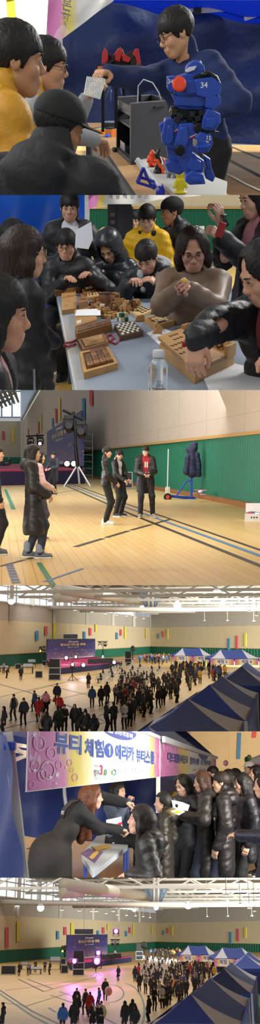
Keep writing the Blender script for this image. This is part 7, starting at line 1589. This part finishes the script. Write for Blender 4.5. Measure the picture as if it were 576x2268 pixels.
for (k, c, a0) in ((0, '#2f62a8', 0), (1, '#7fae3a', 2.1), (2, '#2f9ab0', 4.2)):
    mb2 = MB(); cz, cl = lz(253, 1710), lu(253); hz = 6.5 / 2000 * (5 + 8.5 * bt(253)); wl = (lu(258) - lu(248)) / 2; an = [a0 + 1.9 * q / 8 for q in range(9)]
    mb2.add([(cl + wl * math.cos(a), -.0065, cz + hz * math.sin(a)) for a in an] + [(cl + wl * .62 * math.cos(a), -.0065, cz + hz * .62 * math.sin(a)) for a in an[::-1]], [tuple(range(18))]); part('swirl_logo', mb2, mat(c, .6, name='swirl_ink'), B1)
mb2 = MB(); btext(mb2, '창원시설공단', 261, 283, 1709, 12, bold=.0); btext(mb2, '진해청소년전당', 290, 316, 1707, 11, bold=.0); part('sponsor_writing', mb2, mat('#4a5260', .6, name='sponsor_ink'), B1)
mst, mrg, rn = MB(), MB(), random.Random(5)
for (x, y, r) in ((92, 1650, 17), (100, 1715, 13), (84, 1696, 12), (112, 1706, 20), (118, 1670, 13), (135, 1695, 9), (158, 1690, 7), (170, 1720, 8), (163, 1705, 5), (78, 1735, 8), (128, 1735, 6)):
    cz, cl, hz, wl = lz(x, y), lu(x), r / 2000 * (5 + 8.5 * bt(x)), (lu(x + r * .8) - lu(x - r * .8)) / 2; an = [2 * math.pi * k / 24 for k in range(25)]
    for k in range(24): mrg.quad(*[(cl + wl * q * math.cos(a), -.0055, cz + hz * q * math.sin(a)) for a, q in ((an[k], 1), (an[k + 1], 1), (an[k + 1], .78), (an[k], .78))])
for (x, y, r) in ((80, 1632, 10), (117, 1720, 7), (83, 1706, 7), (129, 1733, 4), (100, 1708, 4), (131, 1715, 9), (150, 1700, 4), (110, 1690, 5)):
    cz, cl, hz, wl = lz(x, y), lu(x), r / 2000 * (5 + 8.5 * bt(x)), (lu(x + r * .8) - lu(x - r * .8)) / 2; k_ = 10 if r in (7, 4) else 16
    mst.add([(cl + wl * (1 if k % 2 == 0 else .32) * math.sin(2 * math.pi * k / k_), -.0065, cz + hz * (1 if k % 2 == 0 else .32) * math.cos(2 * math.pi * k / k_)) for k in range(k_)], [tuple(range(k_))])
part('ring_print', mrg, mat('#e6a8cc', .6, name='ring_pink'), B1); part('star_print', mst, mat('#fbf3f6', .6, name='star_white'), B1)
# banner two and the next tent
q0, q1 = Vector((.455, 13.8, -.115)), Vector((3.5, 38, -.115)); B2L = (q1 - q0).length
B2 = thing('banner', 'second white banner with pink end and small blue Korean lines on the next booth', 'banner', Matrix.Translation(q0) @ Matrix.Rotation(math.atan2(q1.y - q0.y, q1.x - q0.x), 4, 'Z'))
part('sheet', MB().box((B2L / 2, .02, .24), (B2L, .02, .49)), bokeh_mat('booth_banner_two', B2L, .30, .72), B2)
m = MB()
def b2t(s_, u0, u1, z, hh, bold=.03):
    vs, fs = text_mesh(s_, 'LEFT', bold); a0, a1 = min(v[0] for v in vs), max(v[0] for v in vs); m.add([(B2L * (u0 + (u1 - u0) * (vx - a0) / (a1 - a0)), -.002, z + hh * vy) for vx, vy in vs], fs)
b2t('다드림봉사단과', .05, .26, .28, .17); b2t('함께하는♥', .29, .45, .27, .17); b2t('도전 구름과학 만들기', .48, .78, .27, .17); part('title', m, BLUE_INK, B2)
m = MB(); b2t('정부3.0', .33, .40, .08, .06, 0); b2t('창원시설공단', .44, .60, .08, .06, 0); part('logo_writing', m, mat('#6a5a78', .6, name='logo_small2'), B2)
m = MB(); n_ = 20; m.add([(B2L * (.56 + .12 * math.cos(math.pi + math.pi * k / n_)), -.003, .49 + .13 * math.sin(math.pi + math.pi * k / n_)) for k in range(n_ + 1)], [tuple(range(n_ + 1))]); part('header_disc', m, mat('#4a5596', .6, name='header_blue'), B2)
T2 = thing('canopy_tent', 'blue and white roofed next tent behind the second banner', 'tent', (2, 26, FZ5)); o = Vector((-1.4, 2, 1.4)); zt = Vector((0, 0, .52))
m = MB(); m.prism([q0 + zt, q1 + zt, q1 + zt + o * .85, q0 + zt + o], (0, .02, .02)); part('roof_sheet', m, SIDEB, T2, pan=True)
m = MB(); m.bar(q0 + zt + Vector((.04, -.04, .01)), q1 + zt + Vector((.04, -.04, .01)), .05, .09); part('roof_edge', m, mat('#d4d4dc', .6, name='edge_white'), T2, pan=True, label='white roof edge')
m = MB(); m.quad(PN.at(352, 1722, 15.2), PN.at(470, 1706, 39), PN.at(470, 1745, 39), PN.at(352, 1800, 19)); part('back_wall', m, NAVY, T2, pan=True)
m = MB(); m.prism([PN.at(x, y, 60) for x, y in ((398, 1648), (412, 1642), (474, 1686), (474, 1692))], (0, 1, 0)); part('far_roof', m, SIDEB, T2, pan=True)
T3 = thing('canopy_tent', 'white tent corner with pink banner at the edge behind the queue', 'tent', PN.at(575, 1760, 45))
m = MB(); m.prism([PN.at(x, y, 45) for x, y in ((552, 1684), (600, 1666), (640, 1690), (640, 1696), (556, 1690))], (0, 2, 0)); part('roof_sheet', m, mat('#d9d7d8', .6, name='tent_white'), T3, pan=True)
m = MB(); m.prism([PN.at(x, y, 45.2) for x, y in ((560, 1690), (640, 1694), (640, 1716), (560, 1712))], (0, .05, 0)); part('banner_sheet', m, mat('#d9a0b8', .6, noise=.2, nscale=1.5, name='banner_pink'), T3, pan=True)
part('pole', MB().bar(PN.at(562, 1690, 45.4), PN.at(562, 1738, 45.4), .1), M_WHITE_METAL, T3, pan=True)
# ---- table
TZ5 = -.88
A, B, C_, D_ = PN.on(180, 1893, TZ5), PN.on(206, 1932, TZ5), PN.on(284, 1872, TZ5), PN.on(290, 1832, TZ5)
TBL5 = thing('table', 'light grey folding table with leaflets in front of the make-up booth', 'table', ((A + C_) / 2).xy.to_3d() + Vector((0, 0, FZ5)))
def rnd_poly(P, r, n=6):
    out = []
    for i, p in enumerate(P):
        a, b = (P[i - 1] - p), (P[(i + 1) % len(P)] - p); ra = min(r, a.length * .4); a, b = p + a.normalized() * ra, p + b.normalized() * min(r, b.length * .4)
        out += [(a * (1 - t) ** 2 + p * 2 * t * (1 - t) + b * t * t) for t in [k / n for k in range(n + 1)]]
    return out
E_ = PN.on(236, 1826, TZ5)
part('table_top', MB().prism(rnd_poly([A, B, C_, D_, E_], .12), (0, 0, -.05)), mat('#b4bcc4', .4, name='table_plastic'), TBL5, .5, pan=True)
for p in (A, B, C_, D_): q = p + ((A + C_) / 2 - p) * .16; part('leg', MB().tube([q - Vector((0, 0, .05)), Vector((q.x, q.y, FZ5))], .02, 8), mat('#3a4f9c', .4, .3, name='leg_blue'), TBL5, pan=True)
def flat(name, lab, cat, cs, m_, hgt=.003, tx=None):
    P_ = [PN.on(x, y, TZ5 + hgt) for x, y in cs]; T_ = thing(name, lab, cat, sum(P_, Vector()) / 4 - Vector((0, 0, hgt))); part('sheet', MB().prism(P_, (0, 0, -hgt + .001)), m_, T_, pan=True); return T_, P_
t_, P_ = flat('leaflet', 'purple printed leaflet on the near end of the grey table', 'leaflet', ((178, 1890), (196, 1879), (229, 1886), (210, 1911)), mat('#6a4a7c', .4, noise=.35, nscale=9, name='leaflet_print'))
m = MB(); m.prism([P_[0].lerp(P_[1], .1).lerp(P_[3].lerp(P_[2], .1), .55) + Vector((0, 0, .0008)), P_[0].lerp(P_[1], .9).lerp(P_[3].lerp(P_[2], .9), .55) + Vector((0, 0, .0008)), P_[0].lerp(P_[1], .9).lerp(P_[3].lerp(P_[2], .9), .8) + Vector((0, 0, .0008)), P_[0].lerp(P_[1], .1).lerp(P_[3].lerp(P_[2], .1), .8) + Vector((0, 0, .0008))], (0, 0, .0004)); part('title_band', m, mat('#c9a04a', .5, name='gold_band'), t_, pan=True)
t_, P_ = flat('folder', 'tan cardboard folder in the middle of the grey table', 'folder', ((203, 1876), (240, 1869), (246, 1876), (212, 1884)), mat('#b3924c', .6, name='folder_tan'), .012)
m = MB(); m.bar(P_[0] + Vector((0, 0, .002)), P_[3] + Vector((0, 0, .002)), .01, .006); part('spine', m, mat('#4a3520', .6, name='spine_brown'), t_, pan=True)
tis = MB(); o = PN.on(260, 1868, TZ5)
for k, (dx, dy, a) in enumerate(((-.03, 0, 20), (.03, .1, -30), (.0, .2, 60))): tis.box(o + Vector((dx, dy, .02 + .012 * k)), (.11, .16, .012), Matrix.Rotation(R(a), 3, 'Z') @ Matrix.Rotation(R(10 * (k - 1)), 3, 'Y'))
single('tissue', 'crumpled white tissue on the grey table before the sign card', 'tissue', tis, mat('#d4d4dc', .9, name='tissue_white'), Matrix())
SG = thing('sign_card', 'standing white sign card with red hearts on the grey table', 'sign', PN.on(252, 1852, TZ5)); Ys = 11.0; cs = [PN.at(x, y, Ys) for x, y in ((237, 1850), (272, 1840), (269, 1809), (235, 1816))]
part('card', MB().prism(cs, (0, .02, 0)), mat('#d3d9e0', .6, name='card_white'), SG, pan=True); m = MB(); ux = (cs[1] - cs[0]).normalized(); uz = (cs[3] - cs[0]).normalized(); c = (cs[0] + cs[2]) / 2
m.text('심리테라', c, ux, uz, .035, bold=.03, lift=.004); part('writing', m, mat('#8a2a3a', .6, name='sign_ink'), SG, pan=True)
m = MB(); m.text('♥', c - ux * .075, ux, uz, .04, lift=.004).text('♥', c + ux * .075, ux, uz, .04, lift=.004); part('heart', m, mat('#c01a2a', .6, name='heart_red'), SG, pan=True)
# ---- people at the booth
def q5(*a, **k): return person(*a, **k)
q5('make-up artist with long auburn hair in black shirt and apron bending over the table', yaw=-78, head=(205, 1762), hpx=58, S=1.64, lean=34, side=0, top='jacket', col='#1d1c20', thick=.022, hem=-.15, hair='long', hlen=.40, hcol='#5a3018', hd=(-6, -8, 0), LH=(276, 1778, .10), RH=(262, 1838, .12), re=(.2, -.3, -1), le=(.2, -.2, .6), rp='point', lp='grip', rup=(0, 0, 1), leg='#17171a', skin='#caa188', rough=.85, wide=1.1)
i5 = INFO['person.%03d' % (len([1 for k in INFO if k.startswith('person')]) - 1)] if False else list(INFO.values())[-1]; AP = list(INFO.keys())[-1]; apo = bpy.data.objects[AP]; W5 = lambda x, y, z: i5['root'] @ (i5['T'] @ Vector((x, y, z)))
m = Blob(); fr5 = (i5['root'] @ i5['T'], .7)
m.cone((-.07, 0, .22), (.07, 0, .22), .148, k=.05, fr=fr5).cone((-.09, 0, -.1), (.09, 0, -.1), .175, k=.08, fr=fr5); f2 = (Matrix.Translation(W5(0, 0, 0)), 1.0); m.cone(W5(-.06, .0, -.05), W5(-.06, 0, -.05) + Vector((0, 0, -.5)), .19, .20, .08).cone(W5(.06, 0, -.05), W5(.06, 0, -.05) + Vector((0, 0, -.5)), .19, .20, .08)
part('apron', MB().add(*m.mesh(.016), 0), mat('#211d1c', .8, bump=.3, bscale=100, noise=.08, name='apron_cloth'), apo, True, pan=True)
for sx in (-.07, .07): part('apron_strap', MB().tube([W5(sx, -.10, .28), W5(sx * .9, -.125, .36), W5(sx * .8, -.11, .45), W5(sx * .7, -.06, .50)], .014, 6), mat('#2c2624', .7, name='strap_cloth'), apo, True, pan=True)
part('strap_buckle', MB().box(W5(.066, -.128, .32), (.03, .03, .035)), mat('#8a8580', .35, .8, name='buckle'), apo, bevel=.004, pan=True)
q5('seated girl with dark shoulder-length hair in black puffer having her make-up done', yaw=92, head=(311, 1814), hpx=68, S=1.56, pose='sit', top='puffer', col='#1e1b1c', hood='down', hair='parted', hlen=.2, hcol='#1a110e', hd=(0, -6, 0), skin='#c79c84', RH=(300, 1935, .1), LH=(290, 1940, -.1), quilt=.10, qa=.007, rough=.5, wide=1.05)
q5('person with dark hair seated behind the table holding a phone to the face', yaw=-120, head=(262, 1752), hpx=44, S=1.6, pose='sit', top='jacket', col='#4a5266', hair='bob', hlen=.14, RH=(284, 1776, -.2), rp='grip', LH=(280, 1800, -.1), skin='#c09880')
q5('child with ponytail in dark olive padded coat standing behind the seated girl', yaw=75, head=(360, 1776), hpx=46, S=1.36, top='puffer', col='#242019', hood='down', hem=-.45, hair='pony', hlen=.17, hd=(10, 0, 0), skin='#caa086', quilt=.10, leg='#1a1a1e', hoodcol='#6a5e34', wide=1.1)
q5('woman with long black hair in black jacket with white sleeve stripes reading a paper', yaw=130, head=(405, 1738), hpx=47, S=1.66, top='jacket', col='#18181b', hair='long', hlen=.3, hcol='#15100e', hd=(0, 20, 0), skin='#c79e8a', RH=(390, 1790, -.25), LH=(412, 1792, -.25), rp='pinch', lp='pinch', thick=.03)
q5('woman with brown hair in long black puffer and red cuff holding papers', yaw=84, head=(447, 1730), hpx=47, S=1.62, top='puffer', col='#1d1918', hood='down', hem=-.50, hair='bob', hlen=.17, hcol='#3c241a', hd=(0, 10, 0), skin='#c49a84', RH=(410, 1798, -.15), LH=(406, 1806, -.25), rp='grip', lp='grip', quilt=.11, qa=.006, leg='#232a3a', shoe='#b8b4b0', wide=1.15, thick=.04)
q5('woman with tied dark hair in long black coat with a label patch on the sleeve', yaw=78, head=(489, 1732), hpx=48, S=1.66, top='puffer', col='#1b1718', hood='down', hem=-.42, hair='short', hcol='#20160f', hd=(6, 4, 0), skin='#c49a80', quilt=.12, qa=.005, leg='#2a3040', shoe='#2a2a2e', wide=1.1, thick=.035)
q5('woman with long black hair behind the label-patch coat', yaw=100, head=(536, 1735), hpx=46, S=1.62, top='puffer', col='#1c1a22', hem=-.3, hair='parted', hlen=.26, hcol='#120e0f', skin='#c79e88', quilt=.1, hd=(0, 4, 0))
q5('person in dark navy puffer at the edge with one hand hanging down', yaw=80, head=(584, 1738), hpx=58, S=1.64, top='puffer', col='#171a2c', hem=-.24, hair='bob', hlen=.18, hcol='#120e0f', RH=(.2, .06, -.08, 0), LH=(531, 1850, -.1), le=(-.4, -.4, -.6), lp='relax', quilt=.07, leg='#23242c', shoe='#9a5a6a', wide=1.1, hd=(0, 4, 0))
for x, y, hp_, kind, c, lab, S0 in ((505, 1722, 38, 'bob', '#201c1e', 'dark-haired person half hidden between two queue women', 1.64), (566, 1712, 36, 'bob', '#2a2630', 'dark-haired person in the second row of the queue by the edge', 1.6), (520, 1716, 30, 'long', '#1c1c22', 'long-haired person farther back in the queue', 1.62), (551, 1700, 27, 'short', '#33343a', 'person in white cap far back in the queue', 1.7), (470, 1712, 32, 'short', '#26262c', 'short-haired person far back left of the queue', 1.66)):
    q5(lab, yaw=95, head=(x, y), hpx=hp_, S=S0, top='coat', col=c, hair=kind, hlen=.16, cap='#d8d6d6' if 'cap' in lab else None, skin='#c49c86', hvox=.007, vox=.02)
q5('boy in yellow padded vest with grey sleeves inside the next booth', yaw=160, head=(375, 1742), hpx=26, S=1.6, pose='sit', top='vest', col='#c9a01c', inner='#8a8a8c', hair='short', hd=(20, 16, 0), lean=14, skin='#c49c86', hvox=.007, vox=.018)
# papers, patch, stripes, bags, balloons
for cs, Yp, lab, c in ((((380, 1772), (405, 1778), (420, 1784), (416, 1796), (384, 1792)), 10.4, 'white paper sheet held by the woman with sleeve stripes', '#c9ccd6'), (((378, 1797), (396, 1792), (410, 1798), (396, 1806)), 10.2, 'white card with yellow print held by the woman with the red cuff', '#d9d6cc')):
    T_ = thing('paper_sheet', lab, 'paper', PN.at(*cs[0], Yp)); part('sheet', MB().prism([PN.at(x, y, Yp) for x, y in cs], (0, .012, .004)), mat(c, .8, name='paper5'), T_, pan=True)
    if 'yellow' in lab: part('print_patch', MB().prism([PN.at(x, y, Yp - .03) for x, y in ((385, 1798), (395, 1795), (402, 1798), (393, 1802))], (0, .008, 0)), mat('#d9b01c', .6, name='print_yellow'), T_, pan=True)
BG = thing('shopping_bag', 'white and pink paper bag standing on the floor between the queue women', 'bag', PN.on(524, 1932, FZ5)); o = PN.on(524, 1936, FZ5)
part('bag', MB().prism([o + Vector((-.14, 0, 0)), o + Vector((.14, 0, 0)), o + Vector((.12, 0, .34)), o + Vector((-.12, 0, .34))], (0, .3, 0)), mat('#d6d2d4', .6, name='bag_white'), BG, bevel=.005, pan=True); part('print_band', MB().box(o + Vector((0, -.005, .08)), (.26, .01, .12)), mat('#c06a7c', .6, name='bag_pink'), BG, pan=True); part('handle', MB().tube([o + Vector((-.06, .02, .33)), o + Vector((-.05, .02, .43)), o + Vector((.05, .02, .43)), o + Vector((.06, .02, .33))], .008, 6), mat('#d6d2d4', .6, name='bag_white'), BG, pan=True)
for x, y, c, lab in ((547, 1682, '#3f8a62', 'dark green balloon above the heads of the queue'), (552, 1678, '#c9cf7a', 'pale yellow-green balloon above the heads of the queue'), (500, 1690, '#d49aa6', 'pink balloon over the queue near the second banner')):
    c_ = PN.at(x, y, 40); B_ = thing('balloon', lab, 'balloon', c_); part('balloon', MB().ball((0, 0, 0), (.11, .11, .125), 14), mat(c, .25, name='latex'), B_, True); part('string', MB().tube([(0, 0, -.12), (.03, 0, -.5)], .006, 5), mat('#cccccc', .6, name='thread'), B_)
clip_set(PN)
P6 = Set(1944, 2268, 2064)
strips6 = [('r', 15.5, -11, 35, 6, 0, 'widest, at the hall edge'), ('y', 40.5, -23, 22, 6, 0, 'beside the widest red one'), ('b', 128, -2, 17, 4.5, 0, 'left of the stage backdrop'), ('r', 144.5, -11, 7, 5, 0, 'above the left end of the backdrop'), ('y', 160, -20, 14, 5, 0, 'above the left half of the backdrop'), ('b', 217, -3, 13, 4, 0, 'above the right end of the backdrop'), ('r', 229, -10, 4, 4, 0, 'right of the dark screen box'), ('y', 240, -17, -3, 4, 0, 'short, right of the backdrop'), ('b', 279.5, -2, 10, 3.5, 0, 'on the long wall past the stage'), ('r', 287.5, -10, 3, 3.2, 0, 'on the long wall past the stage'), ('y', 296, -16, 9, 3.4, 0, 'on the long wall past the stage'), ('y', 337, -15, 6, 2.8, 0, 'next to the far corner'),
           ('b', 361.5, -4, 7, 3, 1, 'on the end wall near the corner'), ('r', 371.5, -9, 3, 3.2, 1, 'on the end wall near the corner'), ('y', 382, -13, 8, 3.4, 1, 'on the end wall near the corner'), ('b', 510.5, 0, 27, 4.5, 1, 'on the end wall above the far tents'), ('r', 527, -7, 21, 5, 1, 'on the end wall above the far tents'), ('y', 544, -10, 14, 5, 1, 'on the end wall above the far tents')]
lamps6 = [(90, -53, 14, 150, 9), (417, -58, 14, 170, 9), (504, -63, 11, 170, 9), (346, -53, 9, 190, 8), (297, -49, 8, 190, 6)] + [(x - 12 * 0, y, w, 200, 2.4) for x, y, w in ((38, -58, 10), (137, -49, 8), (176, -47, 7), (203, -46, 7), (213, -46, 8), (235, -41, 6), (251, -46, 7), (260, -38, 6), (280, -37, 6), (300, -36, 5), (317, -34, 5), (332, -32, 5))] + [(501, -81, 15, 120, 2.4), (532, -62, 10, 130, 2.4), (552, -53, 8, 150, 2.4), (564, -46, 6, 160, 2.4), (459, -34, 4, 210, 2.4), (505, -35, 5, 200, 2.4), (558, -36, 6, 190, 2.4)]
stage6 = dict(front=((160 - 12, 86), (292 - 12, 66)), back=((137, 172), (226, 205)), box=(164, 193), lights=((153, 65, 4.2, 118, 'beside the left end of the stage'), (203, 65, 6.0, 108, 'on the tripod before the stage'), (206, 47, 4.0, 150, 'at the middle of the stage'), (245, -1 + 0, 4.0, 175, 'on the far lamp stand')), wedges=((232, 61, 'first'), (246, 60, 'second'), (259, 58, 'third')),
              stacks=((161.5, 97, 22, 23, 21, 'tall black loudspeaker on silver-edged case left of the stage'), (297, 62, 14, 15, 15, 'black loudspeaker on a case past the right end of the stage')),
              stands=(((131, 68), (131, 30), (124, 32), (137, 30), (-5, 5, 1), 'y', 'lamp stand with yellow lit head left of the backdrop'), ((243, 50), (243, 16), (232, 17), (254, 17), (-5, 5, 1), None, 'lamp stand with two heads right of the backdrop'), ((200, 98), (200, 62), (197, 66), (203, 66), (-11, 15, 2), None, 'bare tripod lamp stand in front of the stage'), ((307, 62), (307, 22), (304, 23), (310, 23), (-4, 4, 1), None, 'tall single lamp stand past the far speaker')),
              gear=((6, 95, 28, 16, 'equipment_case', 'long silver-edged case pair at the foot of the green wall'), (110, 84, 24, 22, 'mixer_table', 'sound mixing table with grey desk left of the stage'), (131, 92, 13, 14, 'equipment_case', 'silver-edged equipment case beside the mixing table'), (66, 94, 24, 12, 'mixer_table', 'low trestle table between the men at the wall'), (128, 72, 9, 10, 'equipment_case', 'black equipment case close to the backdrop'), (46, 84, 20, 12, 'mixer_table', 'rear trestle table at the green wall')))
near6 = [('bob_girl', 30, 98, 160, '#1c1a1c', None, 1.68, 'woman in black coat standing first at the green wall'), ('hands_front', 50, 97, 190, '#6d7076', None, 1.7, 'man in grey jacket at the trestle table by the green wall'), ('hands_front', 66, 90, 170, '#2c2e2c', None, 1.7, 'man in dark green jacket behind the trestle table'), ('hands_front', 87, 90, 180, '#33353c', None, 1.7, 'man in white cap and dark jacket at the mixing table'), ('long_coat', 98, 95, 120, '#1a1b1f', None, 1.72, 'man in black standing beside the mixing table'),
         ('long_coat', -8, 226, 80, '#17181a', None, 1.66, 'person in black padded coat cut off at the hall edge'), ('jacket', 126, 228, 10, '#2c5a9c', '#17181c', 1.66, 'person in blue fur-hooded jacket seen from behind on the open floor'), ('long_coat', 151, 224, 15, '#141519', None, 1.74, 'person in long black coat beside the blue fur-hooded jacket'), ('long_coat', 157, 180, 200, '#1f2440', None, 1.68, 'person in dark blue padded coat standing under the loudspeaker stack'), ('jacket', 158, 196, 190, '#1b1c28', None, 1.62, 'person in fur-hooded dark jacket behind the black coat'), ('vest', 177, 184, 150, '#1d1f26', '#17181c', 1.7, 'man in dark vest over grey sleeves facing the others'), ('long_coat', 187, 190, 20, '#b3202c', '#1b1c20', 1.62, 'person in long red padded coat seen from behind'), ('jacket', 207, 172, 110, '#2a4f94', '#20222a', 1.52, 'child in blue jacket holding the pink balloon'), ('long_coat', 221, 153, 185, '#1a1a26', None, 1.76, 'man in dark navy coat walking alone on the open floor'), ('wave', 212, 222, 170, '#c4b08c', '#17181c', 1.66, 'person in beige padded jacket with one arm raised'), ('bob_girl', 193, 220, 160, '#17171a', None, 1.6, 'woman in black coat beside the raised arm in beige'), ('hands_front', 207, 225, 200, '#15151a', None, 1.6, 'person in black behind the beige jacket at the lower edge'),
         ('long_girl', 265, 222, 30, '#141418', None, 1.68, 'dark coated person in the lower middle pair, taller one'), ('long_girl', 282, 214, 20, '#17171c', None, 1.64, 'long-haired person seen from behind beside the lower middle pair'), ('jacket', 288, 232, 30, '#1b1c22', None, 1.6, 'person in fur-hooded dark coat at the lower middle edge'), ('bob_girl', 250, 108, 140, '#18181c', None, 1.66, 'woman in dark coat standing at the stage front'), ('long_coat', 287, 110, 20, '#1a2032', None, 1.7, 'person in dark blue coat at the first chairs'), ('hands_front', 295, 104, 10, '#a82a30', None, 1.64, 'person in red jacket at the first chairs'), ('long_coat', 297, 132, 20, '#15161a', None, 1.72, 'tall person in black coat before the crowd'), ('hands_front', 310, 138, 200, '#6f7278', None, 1.6, 'person in grey jacket at the edge of the crowd'),
         ('hands_front', 330, 176, 200, '#15161a', None, 1.72, 'man in black jacket with papers near the tent roof'), ('hands_front', 348, 170, 20, '#b9bcc2', None, 1.62, 'person in white hooded sweater near the tent roof'), ('long_coat', 362, 162, 200, '#1a1b1f', None, 1.68, 'person in black jacket beside the white hooded sweater'), ('long_coat', 318, 200, 60, '#17181c', None, 1.6, 'dark coated person hugging the tent roof edge')]
CROWD6 = [(((318, 132), (345, 104), (400, 92), (440, 128), (392, 156), (350, 172), (322, 152)), 48, 'in the crowd beside the tents', .75, 200), (((394, 72), (512, 70), (506, 90), (480, 102), (420, 112), (390, 92)), 52, 'far:crowd of people packed before the far tents', 1.1, 20), (((320, 48), (388, 48), (390, 60), (322, 60)), 22, 'far:row of people standing along the end wall', 1.0, 180), (((370, 104), (430, 98), (462, 108), (440, 128)), 10, 'behind the last chairs', 1.0, 60)]
LINES6 = [(((-20, 124), (60, 176), (120, 204), (180, 236)), .2, '#2d3f4a'), (((-20, 132), (60, 186), (110, 212)), .2, '#2a6a66'), (((28, 104), (85, 132)), .2, '#2a2a28'), (((48, 104), (105, 126)), .2, '#2a2a28'), (((85, 132), (200, 100)), .14, '#4a4436'), (((0, 130), (105, 116), (180, 104)), .14, '#6a5a38'), (((40, 166), (130, 138), (230, 112)), .14, '#5b5038'), (((-10, 156), (36, 162)), .16, '#3a6a9c'), (((96, 168), (112, 178)), .22, '#3a6a9c'), (((100, 140), (170, 164), (260, 212)), .16, '#4a4436'), (((120, 132), (220, 168)), .16, '#4a4436'),
          ([(262 + 46 * math.cos(a / 12), 176 + 62 * math.sin(a / 12)) for a in range(-18, 14)], .16, '#3f6a4c'), ([(228 + 34 * math.cos(a / 10), 136 + 20 * math.sin(a / 10)) for a in range(-16, 16)], .14, '#5a5a44')]
REST6 = dict(lines=LINES6, grid=(9, 11), face=58, balloons=((228, 170, 1.2, '#e8a0b8', 'pink balloon held by the child in blue'), (322, 56, 1.3, '#5a90d8', 'small blue balloon near the end wall')))
tents6 = [(422, 136.6, 466, 102, 'nearest one at the bottom'), (496, 81, 513, 67, 'second of the side row'), (546, 50, 551, 43, 'third of the side row')]
far6 = [(397, 480, 150, 'far left one under the end wall', ('체험 1', '체험 2')), (472, 568, 130, 'far right one under the end wall', ('체험 3', '체험 4'))]
hall(P6, 2064, 12, [(a - 12, ya, b - 12, yb, l) for a, ya, b, yb, l in tents6], [(c, x - 12, *r) for c, x, *r in strips6], [(x - 12, *r) for x, *r in lamps6], [(a - 12, b - 12, *r) for a, b, *r in far6],
     dict(front=stage6['front'], back=tuple((x - 0, y) for x, y in stage6['back']), box=(164 - 12, 207 - 12), lights=[(x - 0, *r) for x, *r in stage6['lights']], wedges=[(x - 12 + 12 * 0, *r) for x, *r in stage6['wedges']], stacks=[(x, *r) for x, *r in stage6['stacks']], stands=stage6['stands'], gear=[(x, *r) for x, *r in stage6['gear']]), .95, 'lower hall', CROWD6, ((276, 104), (320, 62), (402, 74), (368, 118)), near6, True, REST6)
clip_set(PN)
